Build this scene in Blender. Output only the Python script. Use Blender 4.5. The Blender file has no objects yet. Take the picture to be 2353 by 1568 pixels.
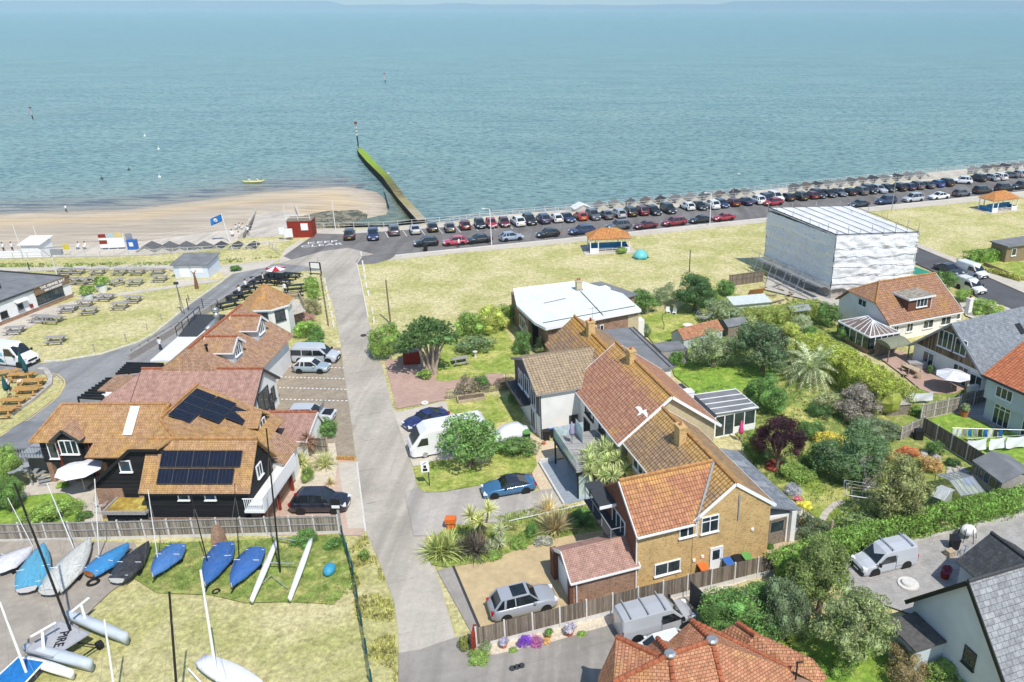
import bpy, bmesh, math, random
from mathutils import Vector, Matrix, noise
R=math.radians
random.seed(7)
C=bpy.context.scene.collection
scene=bpy.context.scene
# ---------------------------------------------------------------- camera, world, sun
F_,PX_,PY_,HY_,HC=1850.,1400.,784.,18.,37.
pit=math.atan((PY_-HY_)/F_); cp,sp=math.cos(pit),math.sin(pit)
cam=bpy.data.cameras.new('camera'); cam_o=bpy.data.objects.new('camera',cam); C.objects.link(cam_o)
cam_o.location=(0,0,HC); cam_o.rotation_euler=(math.pi/2-pit,0,0)
cam.sensor_width=36; cam.lens=36*F_/2353.; cam.shift_x=-(PX_-1176.5)/2353.
cam.clip_start=.5; cam.clip_end=90000
scene.camera=cam_o
scene.render.resolution_x=1024; scene.render.resolution_y=682
SUNDIR=Vector((.55,-.83,1.42)).normalized()
w=bpy.data.worlds.new('World'); scene.world=w; w.use_nodes=True
nt=w.node_tree; bg=nt.nodes['Background']; sk=nt.nodes.new('ShaderNodeTexSky')
sk.sky_type='NISHITA'; sk.sun_disc=False
sk.sun_elevation=math.asin(SUNDIR.z); sk.sun_rotation=math.atan2(SUNDIR.x,SUNDIR.y)
sk.dust_density=.3; sk.air_density=1.0; sk.ozone_density=2.0
nt.links.new(sk.outputs[0],bg.inputs[0]); bg.inputs[1].default_value=.15
sl=bpy.data.lights.new('sun','SUN'); sl.energy=4.2; sl.angle=R(.5); sl.color=(1,.96,.9)
so=bpy.data.objects.new('sun',sl); C.objects.link(so); so.rotation_euler=SUNDIR.to_track_quat('Z','Y').to_euler()
scene.view_settings.view_transform='Standard'; scene.view_settings.look='None'
scene.view_settings.exposure=.2; scene.view_settings.gamma=1
# ---------------------------------------------------------------- survey: picture measurement -> metres in the place
TT={1:(0,245.1,.2604),2:(551.5,245.1,.2604),3:(1103,306.4,.2604),4:(1654.5,306.4,.2969),5:(0,551.5,.2344),6:(306.4,582.1,.2344),7:(0,857.9,.1823),8:(367.7,857.9,.2083),9:(0,1164.2,.2576),10:(459.6,1164.2,.2576),11:(827.2,612.8,.2344),12:(888.5,906.9,.2083),13:(1164.2,612.8,.2604),14:(949.8,1133.6,.2604),15:(1348.1,919.1,.2083),16:(1470.6,1133.6,.1823),17:(1777,582.1,.2448),18:(1777,888.5,.2448),19:(1777,1164.2,.2575),20:(1286.8,1286.8,.2865),
21:(183.8,980.4,.3645),22:(0,477.95,.24603),23:(294.1,465.7,.32802),24:(0,612.8,.27335),25:(514.7,600.5,.19149),26:(1654.5,343.1,.27335),27:(1985.3,343.1,.27335),28:(153.2,643.4,.34205),29:(0,765.9,.2735),30:(0,1348.1,.24603),31:(1654.5,612.8,.27355),32:(1960.8,919.1,.31448),33:(1286.8,919.1,.27356),34:(0,980.4,.27355),35:(0,0,1)}
def ray(t,x,y):
    a,b,k=TT[t]; u=(a+x*k-PX_)/F_; v=(b+y*k-PY_)/F_
    return Vector((u,cp-v*sp,-sp-v*cp))
def P(t,x,y,z=0.):
    r=ray(t,x,y); s=(z-HC)/r.z
    return Vector((r.x*s,r.y*s,z))
def Vt(x,y,z=0.): return P(35,x,y,z)
def Hat(t,x,y,g):
    "height seen at a picture row above a ground point"
    a,b,k=TT[t]; v=b+y*k; lo,hi=-12,36
    for _ in range(40):
        m=(lo+hi)/2; dz=m-HC; d=g[1]*cp-dz*sp; vv=PY_-F_*(g[1]*sp+dz*cp)/d
        if vv>v: lo=m
        else: hi=m
    return lo
# ---------------------------------------------------------------- mesh builder
def frame(ox,oy,ang,oz=0): return Matrix.Translation((ox,oy,oz))@Matrix.Rotation(ang,4,'Z')
ID=Matrix.Identity(4)
def wmat(o):
    m=o.matrix_basis.copy()
    while o.parent: o=o.parent; m=o.matrix_basis@m
    return m
def autouv(me):
    uv=me.uv_layers.new(name='UVMap').data
    Z=Vector((0,0,1)); vs=me.vertices
    for p in me.polygons:
        n=p.normal
        if abs(n.z)>.995: t=Vector((1,0,0)); b=Vector((0,1,0))
        else: t=Z.cross(n).normalized(); b=n.cross(t)
        for li,vi in zip(p.loop_indices,p.vertices):
            c=vs[vi].co; uv[li].uv=(c.dot(t),c.dot(b))
class MB:
    def __init__(s,fr=ID): s.v=[];s.f=[];s.m=[];s.fr=fr;s.mi=0
    def add(s,vs,fs):
        n=len(s.v); s.v+=[tuple(q) for q in vs]; s.f+=[tuple(i+n for i in f) for f in fs]; s.m+=[s.mi]*len(fs); return s
    def poly(s,pts): return s.add(pts,[tuple(range(len(pts)))])
    def box(s,cx,cy,cz,sx,sy,sz,rz=0,rx=0,ry=0):
        x,y,z=sx/2,sy/2,sz/2
        vs=[Vector(q) for q in((-x,-y,-z),(x,-y,-z),(x,y,-z),(-x,y,-z),(-x,-y,z),(x,-y,z),(x,y,z),(-x,y,z))]
        if rz or rx or ry:
            m=Matrix.Rotation(rz,3,'Z')@Matrix.Rotation(ry,3,'Y')@Matrix.Rotation(rx,3,'X'); vs=[m@q for q in vs]
        vs=[q+Vector((cx,cy,cz)) for q in vs]
        return s.add(vs,[(3,2,1,0),(4,5,6,7),(0,1,5,4),(1,2,6,5),(2,3,7,6),(3,0,4,7)])
    def b2(s,x0,x1,y0,y1,z0,z1): return s.box((x0+x1)/2,(y0+y1)/2,(z0+z1)/2,abs(x1-x0),abs(y1-y0),abs(z1-z0))
    def bar(s,p,q,w=.05,h=None):
        p,q=Vector(p),Vector(q); d=q-p; h=h or w
        if d.length<1e-5: return s
        r=d.to_track_quat('Y','Z').to_matrix(); L=d.length/2
        vs=[r@Vector((a*w/2,b*L,c*h/2))+(p+q)/2 for a,b,c in((-1,-1,-1),(1,-1,-1),(1,1,-1),(-1,1,-1),(-1,-1,1),(1,-1,1),(1,1,1),(-1,1,1))]
        return s.add(vs,[(3,2,1,0),(4,5,6,7),(0,1,5,4),(1,2,6,5),(2,3,7,6),(3,0,4,7)])
    def tube(s,p,q,r0,r1=None,n=8,caps=True):
        p,q=Vector(p),Vector(q); r1=r0 if r1 is None else r1; d=q-p
        m=d.to_track_quat('Z','X').to_matrix() if d.length>1e-6 else Matrix.Identity(3)
        A=[m@Vector((math.cos(2*math.pi*i/n),math.sin(2*math.pi*i/n),0)) for i in range(n)]
        vs=[p+a*r0 for a in A]+[q+a*r1 for a in A]
        fs=[(i,(i+1)%n,n+(i+1)%n,n+i) for i in range(n)]
        if caps: fs+=[tuple(range(n-1,-1,-1)),tuple(range(n,2*n))]
        return s.add(vs,fs)
    def path(s,pts,rs,n=7):
        for i in range(len(pts)-1): s.tube(pts[i],pts[i+1],rs[i],rs[i+1],n)
        return s
    def prism(s,pts,z0,z1):
        n=len(pts)
        a=sum(pts[i][0]*pts[(i+1)%n][1]-pts[(i+1)%n][0]*pts[i][1] for i in range(n))
        if a<0: pts=list(pts)[::-1]
        vs=[(q[0],q[1],z0) for q in pts]+[(q[0],q[1],z1) for q in pts]
        return s.add(vs,[tuple(range(n-1,-1,-1)),tuple(range(n,2*n))]+[(i,(i+1)%n,n+(i+1)%n,n+i) for i in range(n)])
    def slab(s,pts,t=.12):
        "roof plane: polygon extruded downwards along its normal"
        pts=[Vector(q) for q in pts]; nn=Vector((0,0,0)); n=len(pts)
        for i in range(n): nn+=(pts[i]-pts[0]).cross(pts[(i+1)%n]-pts[0])
        if nn.z<0: pts.reverse(); nn=-nn
        nn.normalize(); lo=[q-nn*t for q in pts]
        return s.add(pts+lo,[tuple(range(n)),tuple(range(2*n-1,n-1,-1))]+[(i,n+i,n+(i+1)%n,(i+1)%n) for i in range(n)])
    def loft(s,rings,close=True,caps=True):
        n=len(rings[0]); vs=[q for r in rings for q in r]; fs=[]
        for k in range(len(rings)-1):
            for i in range(n if close else n-1):
                j=(i+1)%n; fs.append((k*n+i,k*n+j,(k+1)*n+j,(k+1)*n+i))
        if caps: fs+=[tuple(range(n-1,-1,-1)),tuple((len(rings)-1)*n+i for i in range(n))]
        return s.add(vs,fs)
    def sphere(s,c,rx,ry=None,rz=None,nu=10,nv=6,jit=0):
        ry=ry or rx; rz=rz or rx; rings=[]
        for k in range(1,nv):
            a=math.pi*k/nv
            rings.append([(c[0]+rx*math.sin(a)*math.cos(2*math.pi*i/nu)*(1+random.uniform(-jit,jit)),c[1]+ry*math.sin(a)*math.sin(2*math.pi*i/nu)*(1+random.uniform(-jit,jit)),c[2]-rz*math.cos(a)) for i in range(nu)])
        return s.loft(rings)
    def mesh(s,name,mats,to=ID,smooth=False,uv=True):
        me=bpy.data.meshes.new(name); M=to@s.fr
        me.from_pydata([M@Vector(q) for q in s.v],[],s.f)
        if not isinstance(mats,(list,tuple)): mats=[mats]
        for m in mats: me.materials.append(m)
        if len(mats)>1: me.polygons.foreach_set('material_index',s.m)
        me.update()
        if uv: autouv(me)
        if smooth: me.polygons.foreach_set('use_smooth',[True]*len(me.polygons))
        return me
    def build(s,name,mats,parent=None,smooth=False,bevel=0,local=False):
        to=ID if (parent is None or local) else wmat(parent).inverted()
        o=bpy.data.objects.new(name,s.mesh(name,mats,to,smooth)); C.objects.link(o)
        if parent: o.parent=parent
        if bevel:
            b=o.modifiers.new('bevel','BEVEL'); b.width=bevel; b.segments=2; b.limit_method='ANGLE'
        return o
def tag(o,label,cat,group=None):
    o['label']=label; o['category']=cat
    if group: o['group']=group
    return o
def thing(name,label,cat,loc=(0,0,0),rz=0,group=None):
    o=bpy.data.objects.new(name,None); C.objects.link(o); o.location=loc; o.rotation_euler=(0,0,rz)
    o.empty_display_size=.3
    return tag(o,label,cat,group)
def struct(name,mb,mat,kind='structure',smooth=False):
    o=mb.build(name,mat,smooth=smooth); o['kind']=kind; return o
def children(o): return [c for c in bpy.data.objects if c.parent==o]
def dup(root,loc,rz=0,label=None,scale=None):
    r=root.copy(); C.objects.link(r); r.location=loc; r.rotation_euler=(0,0,rz)
    if label: r['label']=label
    if scale: r.scale=scale if isinstance(scale,tuple) else (scale,)*3
    for ch in KIDS.setdefault(root.name,children(root)):
        c=ch.copy(); C.objects.link(c); c.parent=r
        for g in KIDS.setdefault(ch.name,children(ch)):
            d=g.copy(); C.objects.link(d); d.parent=c
    return r
KIDS={}
def setcol(o,name,col):
    for c in o.children:
        if c.name.split('.')[0] in name: c.color=(*col,1)
ORD='first second third fourth fifth sixth seventh eighth ninth tenth eleventh twelfth thirteenth fourteenth fifteenth sixteenth seventeenth eighteenth nineteenth twentieth'.split()
TENS={2:'twenty',3:'thirty',4:'forty',5:'fifty'}
def nth(i):
    if i<20: return ORD[i]
    t,u=divmod(i+1,10)
    return {2:'twentieth',3:'thirtieth',4:'fortieth',5:'fiftieth'}[t] if u==0 else TENS[t]+'-'+ORD[u-1]
# ---------------------------------------------------------------- materials
MATS={}
class NT:
    def __init__(s,name):
        s.m=bpy.data.materials.new(name); s.m.use_nodes=True; s.t=s.m.node_tree; s.b=s.t.nodes['Principled BSDF']; s.out=s.t.nodes['Material Output']
    def n(s,typ,**k):
        x=s.t.nodes.new('ShaderNode'+typ)
        for a,b in k.items():
            if a in x.inputs: x.inputs[a].default_value=b
            else: setattr(x,a,b)
        return x
    def l(s,a,b): s.t.links.new(a,b)
    def co(s,uv=True):
        if uv: return s.n('UVMap').outputs[0]
        return s.n('TexCoord').outputs['Object']
    def map(s,v,sx,sy,sz=1,rot=0):
        m=s.n('Mapping'); m.inputs['Scale'].default_value=(sx,sy,sz); m.inputs['Rotation'].default_value=(0,0,rot); s.l(v,m.inputs[0]); return m.outputs[0]
    def noise(s,v,scale,detail=4,rough=.55,dist=0):
        x=s.n('TexNoise'); x.inputs['Scale'].default_value=scale; x.inputs['Detail'].default_value=detail; x.inputs['Roughness'].default_value=rough; x.inputs['Distortion'].default_value=dist
        if v is not None: s.l(v,x.inputs['Vector'])
        return x.outputs[0]
    def ramp(s,f,stops):
        r=s.n('ValToRGB'); e=r.color_ramp.elements
        while len(e)<len(stops): e.new(.5)
        for q,(p,c) in zip(e,stops): q.position=p; q.color=(*c,1) if not isinstance(c,(int,float)) else (c,c,c,1)
        s.l(f,r.inputs[0]); return r.outputs[0]
    def mix(s,f,a,b,mode='MIX'):
        x=s.n('MixRGB',blend_type=mode)
        for i,q in ((0,f),(1,a),(2,b)):
            if isinstance(q,(int,float)): x.inputs[i].default_value=q if i==0 else (q,q,q,1)
            elif isinstance(q,tuple): x.inputs[i].default_value=(*q,1)
            else: s.l(q,x.inputs[i])
        return x.outputs[0]
    def bump(s,h,strength=.5,dist=.02,prev=None):
        x=s.n('Bump'); x.inputs['Strength'].default_value=strength; x.inputs['Distance'].default_value=dist; s.l(h,x.inputs['Height'])
        if prev: s.l(prev,x.inputs['Normal'])
        s.l(x.outputs[0],s.b.inputs['Normal']); return x.outputs[0]
    def done(s,col=None,rough=.8,spec=.3,metal=0):
        if col is not None:
            if isinstance(col,tuple): s.b.inputs['Base Color'].default_value=(*col,1)
            else: s.l(col,s.b.inputs['Base Color'])
        s.b.inputs['Roughness'].default_value=rough; s.b.inputs['Specular IOR Level'].default_value=spec; s.b.inputs['Metallic'].default_value=metal
        return s.m
def plain(name,col,rough=.6,spec=.3,metal=0,var=.12,scale=3.,bump=0):
    if name in MATS: return MATS[name]
    t=NT(name); v=t.co(False); f=t.noise(v,scale,5)
    lo=tuple(c*(1-var) for c in col); hi=tuple(min(1,c*(1+var)) for c in col)
    c=t.ramp(f,[(.3,lo),(.7,hi)])
    if bump: t.bump(t.noise(v,scale*8,3),bump,.02)
    MATS[name]=t.done(c,rough,spec,metal); return MATS[name]
def roof_tile(name,base,alt,lichen,la=.5,row=.3,colw=.25,mortar=.02,lines='both',bump=.6,ls=.5,zr=None):
    "clay or concrete tiles laid in rows down the slope, lichen in blotches"
    t=NT(name); uv=t.co()
    bt=t.n('TexBrick',offset=.5 if lines=='stagger' else 0.); t.l(uv,bt.inputs['Vector'])
    bt.inputs['Scale'].default_value=1; bt.inputs['Brick Width'].default_value=colw; bt.inputs['Row Height'].default_value=row; bt.inputs['Mortar Size'].default_value=mortar
    bt.inputs['Color1'].default_value=(0,0,0,1); bt.inputs['Color2'].default_value=(1,1,1,1); bt.inputs['Mortar'].default_value=(.5,.5,.5,1); bt.inputs['Mortar Smooth'].default_value=.3
    c=t.mix(bt.outputs['Color'],base,alt)
    n1=t.noise(uv,ls,6,.65); c=t.mix(t.ramp(n1,[(.6-la*.35,0),(.8-la*.25,.85)]),c,lichen); n6=t.noise(t.map(uv,1.6,.25),1,5,.7); c=t.mix(t.ramp(n6,[(.45,0),(.75,.5)]),c,tuple(q*.55 for q in base))
    if zr:
        ps=t.n('SeparateXYZ'); t.l(t.n('NewGeometry').outputs['Position'],ps.inputs[0]); mz=t.n('MapRange'); t.l(ps.outputs[2],mz.inputs[0]); mz.inputs[1].default_value=zr[0]; mz.inputs[2].default_value=zr[1]
        c=t.mix(t.ramp(t.mix(.5,mz.outputs[0],t.noise(uv,.9,5,.7)),[(.42,0),(.62,.9)]),c,lichen)
    n2=t.noise(uv,9,3,.7); c=t.mix(t.ramp(n2,[(.35,.0),(.8,.45)]),c,tuple(q*1.5+.03 for q in base))
    n3=t.noise(uv,2.3,5,.6); c=t.mix(.55,c,t.ramp(n3,[(.3,.28),(.7,.8)]),'OVERLAY')
    c=t.mix(t.mix(1,bt.outputs['Fac'],.6,'MULTIPLY'),c,(.035,.025,.02))
    sep=t.n('SeparateXYZ'); t.l(uv,sep.inputs[0])
    fr=t.n('Math',operation='FRACT'); dv=t.n('Math',operation='DIVIDE'); t.l(sep.outputs[1],dv.inputs[0]); dv.inputs[1].default_value=row; t.l(dv.outputs[0],fr.inputs[0])
    inv=t.n('Math',operation='SUBTRACT'); inv.inputs[0].default_value=1; t.l(fr.outputs[0],inv.inputs[1])
    b=t.bump(inv.outputs[0],bump,.04)
    wv=t.n('Math',operation='SINE'); mu=t.n('Math',operation='MULTIPLY'); t.l(sep.outputs[0],mu.inputs[0]); mu.inputs[1].default_value=2*math.pi/colw; t.l(mu.outputs[0],wv.inputs[0])
    t.bump(wv.outputs[0],bump*.7,.03,b)
    return t.done(c,.9,.15)
def brick(name,c1,c2,mort,dark=.3):
    t=NT(name); uv=t.co(); bt=t.n('TexBrick'); t.l(uv,bt.inputs['Vector']); bt.inputs['Scale'].default_value=1
    bt.inputs['Brick Width'].default_value=.225; bt.inputs['Row Height'].default_value=.075; bt.inputs['Mortar Size'].default_value=.008; bt.inputs['Bias'].default_value=-.2
    bt.inputs['Color1'].default_value=(*c1,1); bt.inputs['Color2'].default_value=(*c2,1); bt.inputs['Mortar'].default_value=(*mort,1)
    n=t.noise(uv,1.1,6,.7); c=t.mix(t.ramp(n,[(.45,0),(.7,dark)]),bt.outputs['Color'],tuple(q*.4 for q in c1))
    m=t.map(uv,4.4,13.3); n2=t.noise(m,1,2,.5); c=t.mix(t.ramp(n2,[(.58,0),(.66,dark*1.6)]),c,tuple(q*.3 for q in c1))
    t.bump(bt.outputs['Fac'],.3,-.01); return t.done(c,.9,.15)
def grass(name,dry,green,amt=.5,scale=.12,soil=None):
    t=NT(name); v=t.n('NewGeometry').outputs['Position']; n=t.noise(v,scale,7,.62,.4)
    c=t.mix(t.ramp(n,[(.5-amt*.3,0),(.72-amt*.3,1)]),dry,green)
    n2=t.noise(v,1.3,6,.7); c=t.mix(.7,c,t.ramp(n2,[(.3,.3),(.7,.8)]),'OVERLAY')
    c=t.mix(.8,c,t.ramp(t.noise(v,3.1,3,.7),[(.3,.32),(.68,.75)]),'OVERLAY')
    n3=t.noise(t.map(v,4,2.5),1,5,.8); c=t.mix(t.ramp(n3,[(.56,0),(.68,.6)]),c,tuple(q*.35 for q in green))
    n4=t.noise(v,22,2,.6); c=t.mix(t.ramp(n4,[(.55,0),(.75,.5)]),c,tuple(min(1,q*1.5) for q in dry))
    if soil: c=t.mix(t.ramp(t.noise(v,.35,5,.6),[(.6,0),(.66,.8)]),c,soil)
    t.bump(t.noise(v,14,4,.7),.9,.09); return t.done(c,.95,.08)
def tarmac(name,col,patch=.25,crack=0.,speck=.3,scale=.25):
    t=NT(name); v=t.n('NewGeometry').outputs['Position']
    n=t.noise(v,scale,6,.6,.5); c=t.ramp(n,[(.3,tuple(q*(1-patch) for q in col)),(.7,tuple(q*(1+patch) for q in col))])
    n2=t.noise(v,2.1,6,.7); c=t.mix(.5,c,t.ramp(n2,[(.25,.35),(.75,.65)]),'OVERLAY')
    n3=t.noise(v,11,3,.8); c=t.mix(t.ramp(n3,[(.6,0),(.7,speck)]),c,tuple(q*.45 for q in col))
    n4=t.noise(v,30,2,.8); c=t.mix(t.ramp(n4,[(.5,0),(.75,.35)]),c,tuple(min(1,q*1.5) for q in col))
    if crack:
        bt=t.n('TexBrick',offset=.0); t.l(t.map(t.mix(.02,v,t.n('TexNoise').outputs[1]),1,1,1,-.36),bt.inputs['Vector']); bt.inputs['Scale'].default_value=1; bt.inputs['Brick Width'].default_value=30; bt.inputs['Row Height'].default_value=5.2; bt.inputs['Mortar Size'].default_value=.035
        c=t.mix(t.mix(1,bt.outputs['Fac'],t.ramp(t.noise(v,.4,4,.7),[(.45,0),(.55,crack)]),'MULTIPLY'),c,tuple(q*.3 for q in col))
        s1=t.noise(t.map(v,.55,.035,1,.36),1,5,.6,.3); c=t.mix(t.ramp(s1,[(.46,0),(.66,.55)]),c,tuple(q*.55 for q in col)); c=t.mix(t.ramp(t.noise(t.map(v,1.2,.5),1,6,.75),[(.6,0),(.7,.5)]),c,tuple(q*1.35 for q in col))
    t.bump(n4,.3,.02); return t.done(c,.93,.12)
def pavers(name,c1,c2,bw=.22,bh=.11,mort=(.12,.1,.08),ms=.01):
    t=NT(name); uv=t.n('NewGeometry').outputs['Position']; bt=t.n('TexBrick'); t.l(uv,bt.inputs['Vector']); bt.inputs['Scale'].default_value=1
    bt.inputs['Brick Width'].default_value=bw; bt.inputs['Row Height'].default_value=bh; bt.inputs['Mortar Size'].default_value=ms
    bt.inputs['Color1'].default_value=(*c1,1); bt.inputs['Color2'].default_value=(*c2,1); bt.inputs['Mortar'].default_value=(*mort,1)
    c=t.mix(.6,bt.outputs['Color'],t.ramp(t.noise(uv,1.,6,.7),[(.25,.3),(.75,.7)]),'OVERLAY')
    t.bump(bt.outputs['Fac'],.3,-.01); return t.done(c,.9,.15)
def boards(name,col,pitch=.15,vertical=False,gap=.15,var=.35,spec=.2,rough=.8):
    "planks: lines every pitch metres, streaked grain"
    t=NT(name); uv=t.co(); sep=t.n('SeparateXYZ'); t.l(uv,sep.inputs[0]); ch=sep.outputs[0 if vertical else 1]
    dv=t.n('Math',operation='DIVIDE'); t.l(ch,dv.inputs[0]); dv.inputs[1].default_value=pitch
    fr=t.n('Math',operation='FRACT'); t.l(dv.outputs[0],fr.inputs[0]); fl=t.n('Math',operation='FLOOR'); t.l(dv.outputs[0],fl.inputs[0])
    wn=t.n('TexWhiteNoise',noise_dimensions='1D'); t.l(fl.outputs[0],wn.inputs['W'])
    c=t.mix(wn.outputs['Value'],tuple(q*(1-var) for q in col),tuple(q*(1+var) for q in col))
    m=t.map(uv,*( (14,1.2) if vertical else (1.2,14) )); c=t.mix(.6,c,t.ramp(t.noise(m,1,5,.65),[(.3,.25),(.7,.75)]),'OVERLAY')
    g=t.ramp(fr.outputs[0],[(0,1),(gap,0)]); c=t.mix(g,c,tuple(q*.25 for q in col))
    t.bump(fr.outputs[0],.5,.03); return t.done(c,rough,spec)
def leafmat(name='foliage'):
    t=NT(name); oi=t.n('ObjectInfo'); g=t.n('NewGeometry'); r=g.outputs['Random Per Island']
    hs=t.n('HueSaturation'); t.l(oi.outputs['Color'],hs.inputs['Color'])
    v=t.ramp(r,[(0,.45),(1,1.75)]); t.l(v,hs.inputs['Value'])
    t.l(t.ramp(r,[(0,.48),(.5,.497),(1,.515)]),hs.inputs['Hue']); ps=t.n('NewGeometry').outputs['Position']; cl=t.ramp(t.noise(ps,1.3,4,.6),[(.3,.6),(.7,1.5)]); v=t.mix(1,v,cl,'MULTIPLY'); v=t.mix(1,v,1.5,'MULTIPLY'); t.l(v,hs.inputs['Value']); hs.inputs['Saturation'].default_value=.92
    c=hs.outputs[0]; t.l(c,t.b.inputs['Base Color']); t.b.inputs['Roughness'].default_value=.55; t.b.inputs['Specular IOR Level'].default_value=.35
    tr=t.n('BsdfTranslucent'); hs2=t.mix(.25,c,(.35,.5,.05)); t.l(hs2,tr.inputs[0])
    mx=t.n('MixShader'); mx.inputs[0].default_value=.3; t.l(t.b.outputs[0],mx.inputs[1]); t.l(tr.outputs[0],mx.inputs[2]); t.l(mx.outputs[0],t.out.inputs[0])
    return t.m
def glass(name,col=(.03,.045,.05),rough=.06,metal=0.):
    t=NT(name); v=t.co(False); c=t.ramp(t.noise(v,1.5,3),[(.35,tuple(q*.6 for q in col)),(.7,tuple(q*1.6 for q in col))]); return t.done(c,rough,.9,metal)
def paint(name='car_paint'):
    t=NT(name); oi=t.n('ObjectInfo'); v=t.co(False)
    c=t.mix(t.ramp(t.noise(v,2,4),[(.3,0),(.8,.12)]),oi.outputs['Color'],(.3,.28,.25)); t.l(c,t.b.inputs['Base Color'])
    t.b.inputs['Roughness'].default_value=.28; t.b.inputs['Specular IOR Level'].default_value=.5; t.b.inputs['Coat Weight'].default_value=.6; t.b.inputs['Coat Roughness'].default_value=.06
    return t.m
M=dict(
 white=plain('white_paint',(.78,.78,.76),.5,.3,var=.05), upvc=plain('white_upvc',(.85,.85,.84),.35,.4,var=.03),
 render=plain('white_render',(.78,.77,.73),.9,.1,var=.07,scale=.8,bump=.2), grender=plain('pale_grey_render',(.50,.55,.58),.9,.1,var=.08,scale=.8,bump=.2),
 black=plain('black_metal',(.012,.012,.014),.5,.4), dark=plain('dark_grey',(.05,.052,.055),.6,.3), grey=plain('grey_metal',(.3,.31,.32),.45,.5),
 steel=plain('galvanised_steel',(.42,.43,.43),.4,.5,.6), rubber=plain('tyre_rubber',(.018,.018,.018),.9,.15), rim=plain('alloy_rim',(.5,.5,.52),.3,.6,.7),
 wood=plain('weathered_wood',(.24,.20,.155),.9,.1,var=.35,scale=6,bump=.4), wood_l=plain('pale_timber',(.45,.36,.25),.85,.1,var=.25,scale=5), wood_o=plain('orange_timber',(.48,.27,.09),.8,.15,var=.25,scale=6),
 wood_g=plain('silvered_timber',(.33,.31,.29),.9,.1,var=.3,scale=8), concrete=plain('concrete',(.46,.43,.38),.95,.1,var=.18,scale=1.5,bump=.3), conc_l=plain('pale_concrete_post',(.62,.6,.56),.9,.1,var=.12),
 bark=plain('bark',(.2,.15,.11),.95,.1,var=.35,scale=5,bump=.6), glass=glass('window_glass'), cglass=glass('car_glass',(.015,.02,.022),.05), paint=paint(), leaf=leafmat(),
 solar=plain('solar_cell',(.008,.01,.022),.22,.6,var=.25), lamp=plain('clear_lamp',(.75,.77,.8),.1,.8), red=plain('red_lamp',(.35,.01,.01),.2,.6), plate=plain('yellow_plate',(.75,.55,.08),.5,.3),
 soil=plain('soil',(.16,.12,.08),1,.05,var=.3,scale=2), sheet=plain('clear_sheet',(.45,.55,.56),.08,.8,var=.2), blue=plain('blue_paint',(.03,.2,.42),.5,.3), bluebin=plain('blue_plastic',(.03,.13,.42),.4,.4),
 orange=plain('orange_plastic',(.75,.16,.03),.45,.4), greenp=plain('green_plastic',(.12,.32,.08),.45,.4), terracotta=plain('terracotta',(.45,.17,.08),.9,.1), fabric=plain('white_canvas',(.75,.76,.8),.9,.1,var=.05),
 redroof=plain('red_shed_board',(.25,.035,.02),.8,.15,var=.2,scale=4), teal=plain('teal_canvas',(.02,.09,.1),.8,.15), skin=plain('skin',(.5,.3,.2),.7,.3), obj=None)
def objcol(name='coloured_surface',rough=.6,spec=.3,amt=.16,cr=0):
    t=NT(name)
    if cr: t.bump(t.noise(t.map(t.co(False),2,7),1,4,.6,1.5),1,.12); oi=t.n('ObjectInfo'); c=t.mix(t.ramp(t.noise(t.co(False),3,4),[(.3,0),(.8,amt)]),oi.outputs['Color'],(.25,.25,.25)); return t.done(c,rough,spec)
M['obj']=objcol(); M['tarp']=objcol('boat_cover',.45,.4,.25,1)
M['tile_b1']=roof_tile('lichened_pantile',(.27,.18,.11),(.37,.25,.15),(.52,.31,.09),.36,.33,.33,.035,ls=.45,zr=(5.6,7.0))
M['tile_wing']=roof_tile('red_roman_tile',(.36,.155,.085),(.46,.23,.12),(.58,.34,.09),.3,.34,.21,.028,ls=.4,zr=(6.3,7.4))
M['tile_b2']=roof_tile('rust_pantile',(.37,.175,.11),(.46,.25,.155),(.56,.33,.09),.15,.33,.36,.03,ls=.35,zr=(6.3,8.1))
M['tile_far']=roof_tile('brown_pantile',(.27,.18,.12),(.36,.25,.17),(.58,.3,.04),.4,.33,.36,.04,ls=.3,zr=(5.6,7.2))
M['tile_ext']=roof_tile('buff_tile',(.33,.25,.16),(.37,.28,.18),(.42,.27,.09),.12,.3,.3,.03)
M['tile_clay']=roof_tile('plain_clay_tile',(.33,.18,.11),(.47,.32,.22),(.5,.31,.1),.34,.14,.2,.018,'stagger',.5,.4)
M['tile_gold']=roof_tile('lichened_clay_tile',(.36,.2,.1),(.47,.3,.17),(.5,.3,.08),.5,.14,.2,.016,'stagger',.5,.3)
M['tile_pink']=roof_tile('machine_tile',(.36,.21,.165),(.44,.27,.21),(.36,.2,.13),.12,.14,.2,.014,'stagger',.45,.4)
M['tile_red']=roof_tile('terracotta_tile',(.38,.16,.085),(.5,.26,.15),(.48,.32,.1),.25,.17,.22,.02,'stagger',.7,.6)
M['tile_bung']=roof_tile('orange_brown_tile',(.29,.15,.09),(.37,.21,.13),(.42,.24,.06),.32,.34,.34,.03,ls=.35)
M['slate']=roof_tile('slate',(.16,.18,.2),(.23,.25,.27),(.34,.35,.34),.2,.25,.3,.012,'stagger',.2,.5)
M['slate2']=roof_tile('grey_slate_tile',(.2,.205,.215),(.29,.3,.31),(.4,.4,.38),.12,.32,.45,.02,'stagger',.35,.7)
M['slate_d']=roof_tile('dark_slate',(.045,.05,.055),(.07,.075,.08),(.13,.13,.12),.1,.25,.3,.012,'stagger',.2,.5)
M['ridge']=plain('ridge_tile',(.42,.22,.09),.9,.15,var=.3,scale=2.5,bump=.4)
M['ridge_r']=plain('red_ridge_tile',(.36,.12,.06),.9,.15,var=.3,scale=3,bump=.4)
M['brick_y']=brick('yellow_stock_brick',(.68,.45,.18),(.58,.36,.13),(.52,.42,.27),.5)
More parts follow.
